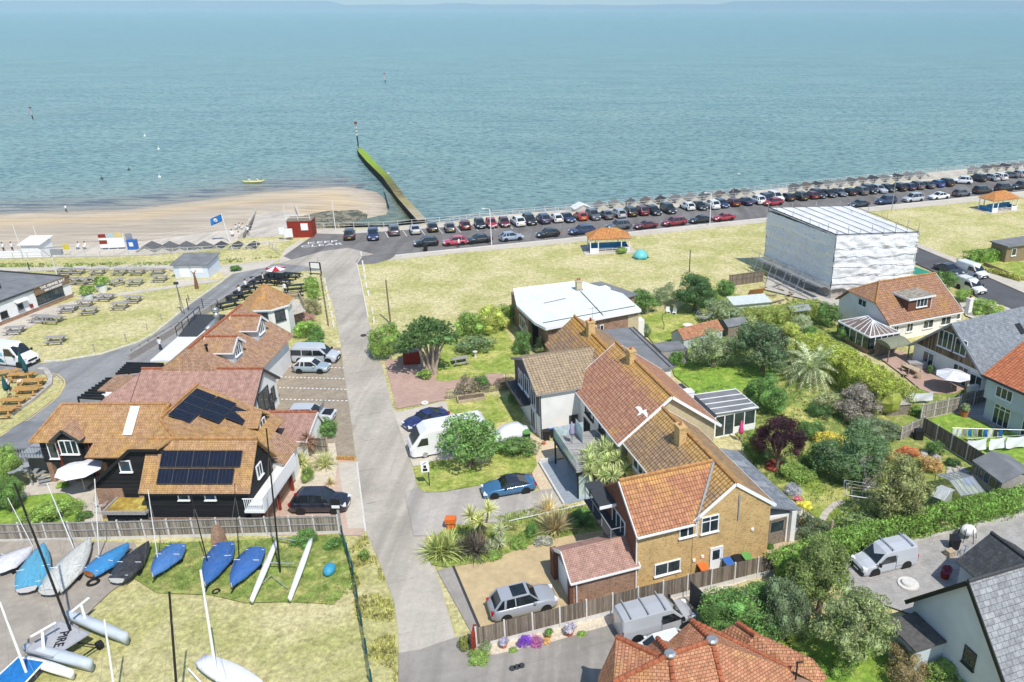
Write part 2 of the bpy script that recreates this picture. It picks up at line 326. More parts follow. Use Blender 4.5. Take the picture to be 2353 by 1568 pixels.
M['brick_c']=brick('cream_brick',(.6,.5,.3),(.52,.42,.24),(.5,.45,.34),.25)
M['brick_r']=brick('red_brown_brick',(.2,.075,.045),(.15,.055,.035),(.17,.12,.09),.4)
M['brick_m']=brick('multi_brick',(.3,.15,.09),(.4,.24,.15),(.42,.36,.28),.5)
M['clad']=boards('black_weatherboard',(.022,.022,.024),.17,False,.2,.3)
M['timber_v']=boards('weathered_cladding',(.2,.14,.09),.2,True,.1,.5)
M['fence']=boards('fence_board',(.22,.18,.14),.1,True,.22,.4)
M['fence_g']=boards('grey_fence_board',(.3,.26,.21),.1,True,.2,.4)
M['decking']=boards('decking',(.33,.32,.31),.14,False,.1,.25)
M['deck_l']=boards('pale_decking',(.55,.5,.42),.14,True,.1,.15)
M['roofing']=plain('grey_roof_felt',(.2,.205,.21),.85,.15,var=.2,scale=.7)
M['mint']=plain('mint_roof_membrane',(.68,.72,.68),.8,.15,var=.08,scale=.5)
M['felt_w']=plain('white_roof_coating',(.72,.73,.74),.7,.2,var=.14,scale=1.2)
M['beach_roof']=plain('grey_hut_felt',(.16,.155,.15),.9,.1,var=.3,scale=.8)
# ---------------------------------------------------------------- setting: ground, roads, water
def seg_d(p,a,b):
    ax,ay=a; bx,by=b; dx,dy=bx-ax,by-ay; t=max(0,min(1,((p[0]-ax)*dx+(p[1]-ay)*dy)/(dx*dx+dy*dy)))
    return math.hypot(p[0]-ax-t*dx,p[1]-ay-t*dy)
def inside(p,poly):
    c=False; n=len(poly)
    for i in range(n):
        a,b=poly[i],poly[i-1]
        if (a[1]>p[1])!=(b[1]>p[1]) and p[0]<(b[0]-a[0])*(p[1]-a[1])/(b[1]-a[1])+a[0]: c=not c
    return c
EDGE=[(-700,60),(-160,112),(-97,123.4),(-75,125.2),(-64.5,129.5),(-64,136),(-55,138),(-54.4,142.0),(-41,143.2),(-24.4,149.1),(-7.5,155),(5.9,159.6),(28.7,168.4),(62,183.2),(101,199.5),(200,243),(900,520)]
g=MB(); g.poly([(x,y,0) for x,y in EDGE]+[(900,-200,0),(-700,-200,0)])
M['turf']=grass('dry_turf',(.55,.475,.255),(.38,.37,.14),.38,.16)
struct('ground',g,M['turf'])
# sea
SH=[(-700,150),(-160,166),(-131,170.5),(-105,175.5),(-83,193),(-66,199.5),(-56,193),(-50,181),(-47.7,171),(-52,163),(-47,160),(-43,152),(-43,100),(-700,60)]
def shore(x,y):
    d=min(seg_d((x,y),SH[i],SH[i+1]) for i in range(len(SH)-3)); return d if inside((x,y),SH) else -d
s=MB(); nx,ny=90,64; X0,X1,Y0,Y1=-230,240,112,400
xs=[X0+(X1-X0)*i/nx for i in range(nx+1)]; ys=[Y0+(Y1-Y0)*(j/ny)**1.4 for j in range(ny+1)]
s.add([(x,y,-4) for y in ys for x in xs],[(j*(nx+1)+i,j*(nx+1)+i+1,(j+1)*(nx+1)+i+1,(j+1)*(nx+1)+i) for j in range(ny) for i in range(nx)])
B=80000
s.add([(-B,Y1,-4),(B,Y1,-4),(B,B,-4),(-B,B,-4),(X0,Y0,-4),(X0,Y1,-4),(-B,Y0,-4),(X1,Y0,-4),(X1,Y1,-4),(B,Y0,-4)],[(0,5,8,1,2,3),(6,4,5,0),(7,9,1,8)])
t=NT('sea_water'); at=t.n('Attribute',attribute_name='shallow'); v=t.n('NewGeometry').outputs['Position']
n=t.noise(t.map(v,.012,.03),1,6,.6,.6)
deep=t.ramp(n,[(.3,(.16,.28,.265)),(.55,(.2,.345,.315)),(.75,(.25,.38,.33))])
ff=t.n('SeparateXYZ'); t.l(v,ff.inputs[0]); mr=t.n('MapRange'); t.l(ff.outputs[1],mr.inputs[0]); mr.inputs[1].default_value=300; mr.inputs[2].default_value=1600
deep=t.mix(mr.outputs[0],deep,(.15,.32,.33)); n7=t.noise(t.map(v,.03,.11,1,.1),1,6,.75,.4); deep=t.mix(t.ramp(n7,[(.4,.5),(.5,0)]),deep,(.07,.19,.2))  # broad dark ripple shading of the open water painted into its colour
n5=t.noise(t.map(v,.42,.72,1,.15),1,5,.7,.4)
deep=t.mix(t.ramp(n5,[(.4,.9),(.49,0)]),deep,(.035,.12,.13)); deep=t.mix(t.ramp(n5,[(.52,0),(.64,.6)]),deep,(.3,.45,.43))  # ripple shade and glint painted into the colour: dark troughs, pale crests
c=t.mix(t.ramp(at.outputs['Fac'],[(0,0),(.62,.28),(.86,.75),(1,1)]),deep,t.mix(n,(.26,.24,.2),(.42,.36,.27)))
n3=t.noise(t.map(v,.09,.5),1,5,.6); c=t.mix(t.mix(1,t.ramp(n3,[(.47,0),(.6,.9)]),t.ramp(at.outputs['Fac'],[(.6,0),(.75,1),(.93,1),(.97,.3)]),'MULTIPLY'),c,(.07,.075,.11))
at2=t.n('Attribute',attribute_name='weed'); c=t.mix(t.mix(1,at2.outputs['Fac'],t.ramp(n3,[(.3,.5),(.7,1)]),'MULTIPLY'),c,(.025,.07,.14))
w1=t.noise(t.map(v,.5,1.2,1,.12),1,5,.6,.3); b=t.bump(w1,1,1.1)
w2=t.noise(t.map(v,.09,.22,1,-.2),1,4,.6); t.bump(w2,.55,2.,b)
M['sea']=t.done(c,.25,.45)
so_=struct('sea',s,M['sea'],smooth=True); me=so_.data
a=me.attributes.new('shallow','FLOAT','POINT'); a2=me.attributes.new('weed','FLOAT','POINT')
WL=[(-36,152),(-20,158),(0,166),(30,178),(50,187)]
for i,vv in enumerate(me.vertices):
    x,y=vv.co.x,vv.co.y
    if y<450 and abs(x)<400:
        d=-shore(x,y); a.data[i].value=max(0,min(1,1-d/46)) if x<-45-(y-160)*.42 else max(0,.25-d/200)
        d2=min(seg_d((x,y),WL[k],WL[k+1]) for k in range(4)); a2.data[i].value=max(0,min(1,1.15-d2/17)) if x>-45 else 0
# beach
s=MB(); nx,ny=110,70; X0,X1,Y0,Y1=-240,-30,116,235
xs=[X0+(X1-X0)*i/nx for i in range(nx+1)]; ys=[Y0+(Y1-Y0)*j/ny for j in range(ny+1)]
def bz(x,y):
    d=shore(x,y); z=-4+max(-2.5,min(1.35,d*.055 if d>0 else d*.06)); return z+.05*noise.noise(Vector((x*.15,y*.15,0)))
s.add([(x,y,bz(x,y)) for y in ys for x in xs],[(j*(nx+1)+i,j*(nx+1)+i+1,(j+1)*(nx+1)+i+1,(j+1)*(nx+1)+i) for j in range(ny) for i in range(nx)])
t=NT('sand'); v=t.n('NewGeometry').outputs['Position']; sep=t.n('SeparateXYZ'); t.l(v,sep.inputs[0])
mr=t.n('MapRange'); t.l(sep.outputs[2],mr.inputs[0]); mr.inputs[1].default_value=-4.02; mr.inputs[2].default_value=-2.75
n=t.noise(t.map(v,.05,.16),1,6,.6,.4); f=t.mix(.4,mr.outputs[0],n)
c=t.ramp(f,[(.12,(.3,.25,.2)),(.3,(.5,.42,.32)),(.5,(.56,.44,.28)),(.62,(.5,.4,.28)),(.8,(.46,.39,.3))])
n2=t.noise(t.map(v,.5,1.2),1,4,.75); c=t.mix(t.mix(1,t.ramp(n2,[(.6,0),(.66,.75)]),t.ramp(mr.outputs[0],[(0,1),(.35,.5),(.6,0)]),'MULTIPLY'),c,(.1,.08,.07)); c=t.mix(.7,c,t.ramp(t.noise(t.map(v,.06,.5,1,-.1),1,6,.7,.5),[(.3,.3),(.7,.68)]),'OVERLAY')
n4=t.noise(v,6,3,.7); c=t.mix(.35,c,t.ramp(n4,[(.3,.35),(.7,.65)]),'OVERLAY'); t.bump(n4,.4,.05)
M['sand']=t.done(c,.9,.15); struct('beach',s,M['sand'],smooth=True)
# level sheets
LV=[0]
def surf(name,pts,mat,z=0,lv=None,t=35):
    "flat sheet; each sheet 4 mm above the one before"
    if lv is None: LV[0]+=1; lv=LV[0]
    m=MB(); m.poly([(*P(*(q if len(q)==3 else (t,*q)),z).xy,z+.004*lv+.004) for q in pts]); return struct(name,m,mat)
def surfw(name,pts,mat,z=0,lv=None):
    if lv is None: LV[0]+=1; lv=LV[0]
    m=MB(); m.poly([(q[0],q[1],z+.004*lv+.004) for q in pts]); return struct(name,m,mat)
M['asphalt']=tarmac('asphalt',(.19,.18,.17),.22,.3); M['asph_d']=tarmac('dark_asphalt',(.105,.105,.11),.15,0)
M['lane']=tarmac('worn_concrete_lane',(.45,.405,.34),.2,.8,.5,.16); M['asph_m']=tarmac('grey_tarmac',(.31,.285,.25),.18,.25); M['sideroad']=tarmac('side_road_tarmac',(.27,.27,.265),.2,.3)
M['pave']=tarmac('pale_pavement',(.52,.47,.39),.12,.0,.25); M['promc']=tarmac('promenade_concrete',(.56,.5,.42),.14,.3,.2)
M['gravel']=tarmac('tan_gravel',(.50,.385,.22),.14,0,.35,.6); M['salmon']=tarmac('salmon_tarmac',(.50,.37,.29),.12,0,.2); M['redd']=tarmac('red_brown_tarmac',(.44,.30,.24),.12,0,.4,.5)
M['cobble']=pavers('brick_setts',(.44,.37,.28),(.33,.28,.21),.24,.12,(.18,.14,.1),.015); M['pavgrey']=pavers('grey_block_paving',(.37,.35,.33),(.44,.42,.39),.22,.11,(.2,.19,.18))
M['slabs']=pavers('sandstone_slabs',(.50,.38,.24),(.45,.36,.25),.6,.6,(.25,.2,.15),.015); M['yard']=tarmac('stony_yard',(.34,.3,.25),.2,0,.6,.4)
M['lawn']=grass('lawn',(.50,.46,.16),(.24,.31,.06),.55,.35); M['lawn_g']=grass('green_lawn',(.36,.42,.09),(.2,.32,.05),.75,.5); M['rough']=grass('rough_grass',(.42,.38,.14),(.19,.25,.06),.6,.8)
M['bank']=grass('bank_grass',(.56,.45,.18),(.2,.24,.05),.3,.2); M['linew']=plain('road_paint_white',(.75,.75,.72),.7,.2,var=.12); M['liney']=plain('road_paint_yellow',(.62,.5,.22),.7,.2)
surfw('seafront_pavement',[(-54.3,141.8),(-41,142.9),(-24.4,148.8),(-7.5,154.7),(5.9,159.3),(28.7,168.1),(62,182.9),(101,199.2),(200,242.5),(210,226),(99,190),(52,172),(28,163),(3,153.5),(-18,145.5),(-47,137.8),(-55,137.5)],M['pave'])
surfw('seafront_road',[(-52,139.2),(-47,138.7),(-18,147),(3,155),(28,165),(52,174.8),(99,193.5),(210,238),(212,224),(78,169.5),(47.6,157.7),(30,150.6),(3.2,140.0),(-8.6,135.4),(-25.6,129.3),(-33,126.4),(-36.5,121),(-46,119),(-52.5,125)],M['asphalt'])
surfw('kerbside_pavement',[(-34.5,125.5),(-25.6,129.0),(-8.6,135.1),(3.2,139.7),(30,150.3),(47.6,157.4),(78,169.2),(212,223.7),(213,220.5),(80,166),(46.9,154.2),(25.5,145.8),(-8.5,132.4),(-27,126),(-35,122.6)],M['pave'])
surf('side_road',[(735,600),(690,594),(640,606),(551,618),(504,654),(445,695),(352,771),(316,789),(234,815),(141,831),(60,838),(-200,846),(-200,862),(60,858),(110,862),(140,872),(150,888),(135,913),(80,948),(0,1004),(-90,1060),(-90,1140),(75,1010),(230,930),(400,800),(480,720),(560,665),(620,640),(700,622),(760,625)],M['sideroad'])
surf('lane',[(690,592),(640,606),(700,612),(741,626),(765,700),(785,800),(790,850),(806,960),(820,1060),(838,1215),(870,1290),(905,1380),(915,1450),(925,1700),(1060,1700),(1085,1500),(1045,1460),(1000,1306),(975,1250),(985,1200),(965,1140),(955,1100),(943,1060),(930,1000),(900,930),(885,865),(862,790),(845,730),(828,650),(818,602),(830,590),(860,585),(800,570),(740,578)],M['lane'])
surf('lane_verge_pavement',[(560,640),(640,612),(745,582),(735,560),(690,552),(655,572),(640,606),(551,614)],M['pave'],lv=0)
surf('path',[(5,-500,985),(5,-500,900),(5,850,570),(5,700,545),(5,1100,530),(5,1750,440),(5,1720,395),(5,2080,385),(5,2160,400),(5,2080,420),(5,1780,462),(5,1100,560),(5,880,610),(5,250,870),(5,50,990),(5,-100,1000)],M['pave'])
surf('path',[(22,-700,620),(22,0,558),(22,540,548),(22,1344,530),(5,2150,250),(5,2352,235),(6,1300,75),(6,1450,60),(1,2352,1420),(6,900,220),(6,800,160),(5,2080,330),(5,1700,290),(22,1344,555),(22,540,585),(22,0,600),(22,-700,680)],M['pave'])
surf('fenced_verge',[(743,636),(600,650),(640,640),(690,628),(738,624)],M['turf'])
surf('car_park',[(640,870),(668,800),(783,800),(790,855),(806,960),(817,1050),(765,1058),(740,1010),(620,990),(628,930)],M['cobble'])
surf('forecourt',[(560,1230),(600,1100),(655,1050),(765,1058),(818,1060),(838,1215),(832,1232)],M['salmon'])
surf('planting_bed',[(640,1060),(648,1020),(770,1020),(776,1058),(770,1110),(690,1128),(650,1110)],plain('pale_shingle',(.58,.5,.38),.95,.05,var=.25,scale=6))
surf('forecourt_drive',[(776,1064),(818,1064),(838,1215),(800,1215)],M['pave'])
surf('red_drive',[(11,240,930),(11,480,880),(11,690,1000),(11,720,1060),(11,1180,1060),(11,1400,1050),(11,1440,1150),(11,850,1210),(11,850,1310),(11,360,1400)],M['redd'])
surf('parking_bay',[(915,948),(11,850,1320),(12,680,130),(12,1250,330),(12,1180,620),(12,700,740),(12,290,800),(12,60,160)],M['pave'])
surf('front_lawn',[(11,740,1120),(11,800,780),(11,1000,620),(11,1380,560),(11,1600,900),(11,1600,1040),(11,1250,1060),(11,860,1130)],M['lawn'])
surf('front_lawn',[(12,650,60),(12,1100,0),(12,1400,60),(12,1500,200),(12,1480,340),(12,1190,390),(12,1130,330),(12,690,200)],M['lawn'])
surf('front_lawn',[(12,300,820),(12,500,740),(12,870,700),(12,1200,560),(12,1650,660),(12,1700,800),(12,1600,870),(12,1250,900),(12,1050,1000),(12,620,1080),(12,420,1085),(12,340,1020)],M['lawn'])
surf('shingle_path',[(12,1190,390),(12,1280,330),(12,1720,500),(12,1960,560),(12,1960,700),(12,1740,760),(12,1900,1040),(12,1700,1080),(12,1600,880),(12,1660,790),(12,1640,660),(12,1200,560)],plain('tan_shingle',(.6,.49,.34),.95,.05,var=.2,scale=7))
surf('merc_drive',[(12,340,1020),(12,420,1090),(12,620,1085),(12,1050,1010),(12,1250,1000),(12,1600,1080),(12,1850,1040),(12,2000,1210),(12,1850,1290),(12,1350,1410),(12,900,1440),(12,700,1568),(12,300,1568),(12,200,1100)],tarmac('worn_drive',(.42,.385,.34),.14,.2))
bpy.data.objects['merc_drive'].name='driveway'
surf('gravel_drive',[(14,355,655),(14,640,600),(14,1100,440),(14,1360,385),(14,1700,330),(14,1700,800),(14,1450,1010),(14,1000,1150),(14,605,1245)],M['gravel'])
surf('tarmac_strip',[(14,210,690),(14,350,655),(14,600,1250),(14,530,1270)],M['asph_m'])
surf('planted_border',[(14,160,640),(14,100,480),(14,300,300),(14,840,260),(14,1620,110),(14,1700,130),(14,1700,330),(14,1360,385),(14,1080,450),(14,640,610),(14,330,665)],M['rough'])
surf('shared_drive',[(14,-130,1420),(14,60,1390),(14,200,1340),(14,350,1290),(14,480,1260),(14,560,1420),(14,730,1430),(14,1200,1330),(14,1680,1170),(16,-100,1290),(16,950,1230),(20,1300,300),(20,2000,100),(20,2000,1200),(20,-800,1200),(14,-130,1800)],M['asph_m'])
surf('shingle_bed',[(14,490,1400),(14,560,1270),(14,1530,1000),(14,1760,930),(16,0,1345),(16,500,1180),(16,1000,1010),(16,1740,800),(16,1780,960),(16,980,1260),(16,500,1330),(14,1680,1190),(14,1530,1230),(14,1200,1330),(14,720,1435),(14,560,1430)],plain('pale_gravel',(.60,.52,.40),.95,.05,var=.22,scale=7))
surf('boat_yard',[(9,-600,480),(9,-100,330),(9,500,310),(9,1200,330),(9,1300,500),(9,1200,640),(9,1000,760),(9,830,920),(9,700,1100),(9,560,1320),(9,300,1568),(9,-700,1700)],M['yard'])
surf('weedy_ground',[(9,1180,640),(9,1330,340),(9,2141,310),(10,1250,250),(10,1330,420),(10,1330,700),(10,1200,880),(10,800,860),(10,400,870),(9,1900,800),(9,1400,780)],M['rough'])
surf('garden_lawn',[(34,60,640),(34,300,575),(34,540,565),(34,680,640),(34,700,840),(34,-200,840)],M['lawn_g'])
surf('patio',[(34,60,660),(34,150,560),(34,320,440),(34,600,430),(34,800,480),(34,880,840),(34,720,840),(34,690,650),(34,560,570),(34,440,570),(34,250,590)],M['promc'])
# rear gardens on the right
surf('rear_gardens',[(1475,760),(1640,660),(1760,700),(1900,720),(1930,760),(2000,850),(2080,900),(2300,870),(2400,1160),(2353,1130),(1900,1250),(1790,1290),(1800,1180),(1700,1010),(1560,860)],M['rough'])
surf('back_lawn',[(13,1160,440),(13,1450,400),(13,1620,420),(13,1720,560),(13,1500,640),(13,1290,670)],M['lawn'])
surf('back_lawn',[(13,1400,750),(13,1560,760),(13,1700,880),(13,2353,880),(13,2353,960),(13,2100,1100),(13,1680,1130),(13,1480,970)],M['lawn_g'])
surf('back_lawn',[(18,-60,270),(18,150,180),(18,320,160),(18,500,330),(18,300,350),(18,0,340)],M['lawn'])
surf('back_lawn',[(18,30,940),(18,300,860),(18,600,900),(18,720,1010),(18,560,1130),(18,760,1260),(18,540,1240),(18,415,1270),(18,240,1080)],M['lawn'])
surf('garden_path',[(18,415,1265),(18,470,1180),(18,560,1095),(18,640,1075),(18,660,1110),(18,590,1140),(18,520,1210),(18,480,1290)],M['pave'])
surf('back_lawn',[(18,1420,340),(18,1680,260),(18,1950,350),(18,2060,400),(18,2700,520),(18,2700,800),(18,2170,780),(18,1800,590)],M['lawn_g'])
surf('patio',[(18,1690,260),(18,1740,200),(18,2050,60),(18,2700,200),(18,2700,520),(18,2060,395),(18,1940,330)],M['decking'])
surf('patio',[(17,980,980),(17,1200,920),(17,1500,1150),(17,1850,1250),(17,1700,1330),(17,1500,1330),(17,1380,1290),(17,1260,1190)],M['redd'])
surf('patio',[(16,1600,500),(16,1790,470),(16,1900,560),(16,2110,520),(16,2080,620),(16,1680,790),(16,1600,800)],M['slabs'])
surf('deck',[(16,1800,100),(16,1900,100),(16,2240,360),(16,2110,520),(16,1900,560),(16,1800,440)],M['deck_l'])
surf('paved_yard',[(19,560,700),(19,700,440),(19,1240,330),(19,1650,220),(19,2300,-60),(19,2700,200),(19,2000,800),(19,1300,1000),(19,1000,900)],M['pavgrey'])
surf('side_street',[(4,1500,930),(4,1540,900),(4,1700,960),(4,2080,1130),(4,2600,1360),(4,2600,1600),(4,2000,1280),(4,1700,1100),(4,1500,1010)],M['asph_d'])
surf('street_pavement',[(4,1500,880),(4,1545,897),(4,1820,1010),(4,2080,1125),(4,2600,1355),(4,2600,1290),(4,2352,1150),(4,2260,1110),(4,2060,1060),(4,1700,930),(4,1540,860)],M['pave'])
surf('street_pavement',[(4,2000,1285),(4,2230,1360),(4,2600,1560),(4,2600,1700),(4,1900,1420),(4,1850,1320)],M['pave'])
surf('front_lawn',[(4,2060,1060),(4,1890,960),(4,1990,935),(4,2352,1010),(4,2600,1100),(4,2600,1200),(4,2290,1140)],M['lawn'])
surf('lower_garden',[(19,300,1050),(19,700,900),(19,1050,1000),(19,1400,1300),(19,1900,1568),(19,1300,2000),(19,0,1900),(19,-300,1300)],M['lawn_g'])
# kerbs
def kerb(name,pts,w=.14,h=.12,mat='conc_l',t=35):
    m=MB(); q=[P(*(a if len(a)==3 else (t,*a))) for a in pts]
    for a,b in zip(q,q[1:]): m.bar(a+Vector((0,0,h/2)),b+Vector((0,0,h/2)),w,h)
    return struct(name,m,M[mat])
kerb('kerb',[(14,352,650),(14,605,1248)],.18,.1,'dark'); kerb('kerb',[(820,1062),(840,1222)],.12,.06)
kerb('kerb',[(5,430,1190),(5,600,1184),(5,1000,1116),(5,1350,1004),(5,1500,924),(5,1900,604),(5,2150,424),(5,2352,264)],.16,.1,'conc_l')
kerb('kerb',[(830,592),(820,606),(830,650),(846,730)],.14,.08,'conc_l')
m=MB()
for a,b in(((-34.6,125.4),(-25.6,128.9)),((-25.6,128.9),(-8.6,135.2)),((-8.6,135.2),(3.2,139.8)),((3.2,139.8),(30,150.4)),((30,150.4),(47.6,157.5)),((47.6,157.5),(78,169.3)),((78,169.3),(210,223.8))): m.bar((*a,.06),(*b,.06),.15,.12)
for a,b in(((-47,138.8),(-18,147.1)),((-18,147.1),(3,155.1)),((3,155.1),(28,165.1)),((28,165.1),(52,174.9)),((52,174.9),(99,193.6)),((99,193.6),(210,238.1))): m.bar((*a,.06),(*b,.06),.15,.12)
struct('road_kerbs',m,M['conc_l'])
# markings
m=MB()
for i in range(46):                                     # bay lines along the far row
    u=-46+3.0*i; p=Vector((u,138.4+(u+46)*.402)) if u>-18 else Vector((u,138.4+(u+46)*.29)); d=Vector((.38,-.92))
    m.bar((p.x+d.x*.2,p.y+d.y*.2,.042),(p.x+d.x*4.2,p.y+d.y*4.2,.042),.1,.006)
struct('bay_lines',m,M['linew'])
m=MB()
for off in(0,.3):
    q=[P(29,x,y) for x,y in((0,872),(60,835),(250,725),(430,590),(505,515),(548,440),(540,395),(490,352),(430,338))]
    for a,b in zip(q,q[1:]): n=(b-a).normalized(); o=Vector((n.y,-n.x,0))*-off; m.bar(a+o+Vector((0,0,.05)),b+o+Vector((0,0,.05)),.1,.006)
struct('yellow_lines',m,M['liney'])
m=MB()
for y0,x0,x1 in((1115,1500,2060),(1220,1420,2060),(1325,1400,2080),(1438,1420,2090)):
    a,b=P(6,x0,y0),P(6,x1,y0+18); n=int((b-a).length/.42)
    for k in range(n+1): p=a.lerp(b,k/n); m.box(p.x,p.y,.09,.2,.2,.012)
a,b=P(8,1300,290),P(8,2080,310)
struct('bay_studs',m,M['linew'])
m=MB()
for x,y,x2,y2 in((2000,1240,2320,1400),(2200,1160,2340,1180)): pass
def text(name,body,size,mat,M4,parent=None,ext=.004,bold=0):
    cu=bpy.data.curves.new(name,'FONT'); cu.body=body; cu.size=size; cu.align_x='CENTER'; cu.align_y='CENTER'; cu.extrude=ext; cu.offset=bold
    to=bpy.data.objects.new('t',cu); C.objects.link(to); dg=bpy.context.evaluated_depsgraph_get(); me=bpy.data.meshes.new_from_object(to.evaluated_get(dg))
    bpy.data.objects.remove(to); me.name=name
    me.transform((wmat(parent).inverted() if parent else ID)@M4); me.materials.clear(); me.materials.append(mat)
    o=bpy.data.objects.new(name,me); C.objects.link(o)
    if parent: o.parent=parent
    return o
for body,tx,ty in(('KEEP',725,1200),('CLEAR',722,1226)):
    p=P(2,tx,ty); q=text('road_lettering',body,1.7,M['linew'],frame(p.x,p.y,.27,.05)@Matrix.Diagonal((1.35,1.05,1,1)),bold=0); q['kind']='structure'
# manholes, stains on the lane
m=MB()
for t_,x,y,r in((11,35,680,.35),(14,875,1560,.2),(14,915,1548,.2),(14,955,1536,.2)): p=P(t_,x,y); m.tube((p.x,p.y,.03),(p.x,p.y,.17 if t_==14 else .13),r,r,12)
tag(m.build('manhole_cover',M['dark']),'round iron manhole covers set in the lane and the shared drive','manhole cover').__setitem__('kind','structure')
# lower promenade, sea wall, slipway, groyne
m=MB(); m.prism([(-700,68),(-160,113),(-97,123.6),(-75,125.4),(-64.6,129.7),(-64.5,139),(-64.5,146.5),(-72,146.8),(-82.7,139.4),(-94.6,135),(-104.4,134),(-170,129),(-700,88)],-5,-1.4)
m.prism([(-54.4,142.1),(-41,143.3),(-24.4,149.2),(-7.5,155.1),(5.9,159.7),(28.7,168.5),(62,183.3),(101,199.6),(200,243.1),(900,520.1),(880,560),(194,257),(113.1,221.8),(70,202.9),(31.7,184.9),(3.9,172.7),(-6.9,167.6),(-26.2,160.7),(-33,153.6),(-41,146.2),(-54.4,144.6)],-6,-2.2)
struct('promenade',m,M['promc'])
m=MB()
for i in range(len(EDGE)-1):
    a,b=EDGE[i],EDGE[i+1]; d=Vector((b[0]-a[0],b[1]-a[1])).normalized(); n=Vector((-d.y,d.x))*.3
    if 4<=i<=5: continue
    m.prism([a,b,(b[0]+n.x,b[1]+n.y),(a[0]+n.x,a[1]+n.y)],-3,.1)
struct('sea_wall',m,M['concrete'])
m=MB(); L0,L1,R0,R1=(-64.3,129.6),(-76.5,172.5),(-54.6,138),(-69.1,175.2)
A=[(L0[0]+1,L0[1]-3,.04),(R0[0]-.5,R0[1]-6,.04),(R0[0],R0[1],.02),(R1[0],R1[1],-3.6),(L1[0],L1[1],-3.6),(L0[0],L0[1],.02)]
m.add([(-62.5,131,.03),(-54.7,134,.03),(-54.7,141,0),(R1[0],R1[1],-3.6),(L1[0],L1[1],-3.6),(-64.3,140.5,-.2)]+[(-62.5,131,-6),(-54.7,134,-6),(-54.7,141,-6),(R1[0],R1[1],-6),(L1[0],L1[1],-6),(-64.3,140.5,-6)],[(0,1,2,3,4,5),(2,8,9,3),(3,9,10,4),(4,10,11,5),(5,11,6,0)])
m.bar((-64.3,137,.0),(L1[0],L1[1],-3.4),.5,.8); m.bar((-54.6,141,.1),(R1[0],R1[1],-3.4),.5,.8); m.bar((L1[0],L1[1],-3.5),(R1[0],R1[1],-3.5),.4,.4)
struct('slipway',m,M['promc'])
q=[(-36.8,155.2),(-46.5,178),(-55.7,201.7),(-66.5,226),(-73.5,243),(-76.9,251.2)]; m=MB(); m2=MB()
rings=[]
for i,(x,y) in enumerate(q):
    wd=[1.0,1.0,1.0,1.1,1.2,.6][i]; z=-1.5-.28*i; d=Vector((q[min(i+1,5)][0]-q[max(i-1,0)][0],q[min(i+1,5)][1]-q[max(i-1,0)][1])).normalized(); n=Vector((-d.y,d.x))*wd
    rings.append([(x-n.x*1.1,y-n.y*1.1,-7),(x+n.x*1.1,y+n.y*1.1,-7),(x+n.x,y+n.y,z-.35),(x+n.x*.9,y+n.y*.9,z),(x-n.x*.9,y-n.y*.9,z),(x-n.x,y-n.y,z-.35)])
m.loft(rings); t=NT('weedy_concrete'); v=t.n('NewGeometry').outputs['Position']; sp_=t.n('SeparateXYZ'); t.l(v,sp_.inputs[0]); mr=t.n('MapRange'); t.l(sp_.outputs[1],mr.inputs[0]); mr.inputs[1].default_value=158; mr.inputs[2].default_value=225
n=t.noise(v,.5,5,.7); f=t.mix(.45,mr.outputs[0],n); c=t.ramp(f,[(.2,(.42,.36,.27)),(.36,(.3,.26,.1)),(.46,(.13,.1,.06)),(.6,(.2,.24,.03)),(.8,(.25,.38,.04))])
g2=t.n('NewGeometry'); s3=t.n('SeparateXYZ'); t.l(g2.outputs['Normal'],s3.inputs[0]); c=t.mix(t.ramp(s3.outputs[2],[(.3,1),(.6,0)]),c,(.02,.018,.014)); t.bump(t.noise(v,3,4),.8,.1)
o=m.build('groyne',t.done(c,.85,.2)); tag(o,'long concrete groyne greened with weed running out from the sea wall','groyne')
# seaweed patches on the sand
def blob(name,c,rx,ry,rot,z,mat,seed,lab,cat):
    random.seed(seed); m=MB(); pts=[]
    for i in range(26):
        a=2*math.pi*i/26; r=1+.3*noise.noise(Vector((math.cos(a)*1.5+seed,math.sin(a)*1.5,0)))+random.uniform(-.06,.06); x,y=rx*r*math.cos(a),ry*r*math.sin(a)
        pts.append((c[0]+x*math.cos(rot)-y*math.sin(rot),c[1]+x*math.sin(rot)+y*math.cos(rot)))
    m.prism(pts,z-.4,z); o=m.build(name,mat); o['kind']='stuff'; o['label']=lab; o['category']=cat
t=NT('seaweed'); v=t.n('NewGeometry').outputs['Position']; n=t.noise(v,.7,6,.75,1); c=t.ramp(n,[(.3,(.03,.04,.025)),(.46,(.09,.09,.05)),(.58,(.34,.29,.2))]); t.bump(n,1,.3); M['weed']=t.done(c,.6,.4)
p=P(2,830,985,-3); blob('seaweed',p.xy,7.5,7,.3,-2.95,M['weed'],3,'dark patch of washed up seaweed on the sand behind the railings','seaweed')
t=NT('weedy_pool'); v=t.n('NewGeometry').outputs['Position']; n=t.noise(v,.35,6,.7,1); c=t.ramp(n,[(.35,(.035,.05,.02)),(.5,(.11,.13,.05)),(.66,(.2,.2,.12))]); t.bump(n,.4,.1); M['pool']=t.done(c,.25,.5)
m=MB(); m.poly([(*P(2,x,y,-3.1).xy,-2.9) for x,y in((960,1042),(1100,1000),(1290,960),(1320,900),(1300,840),(1270,720),(1400,850),(1540,975),(1560,1005),(1260,1052))]); o=m.build('tide_pool',M['pool']); o['kind']='structure'
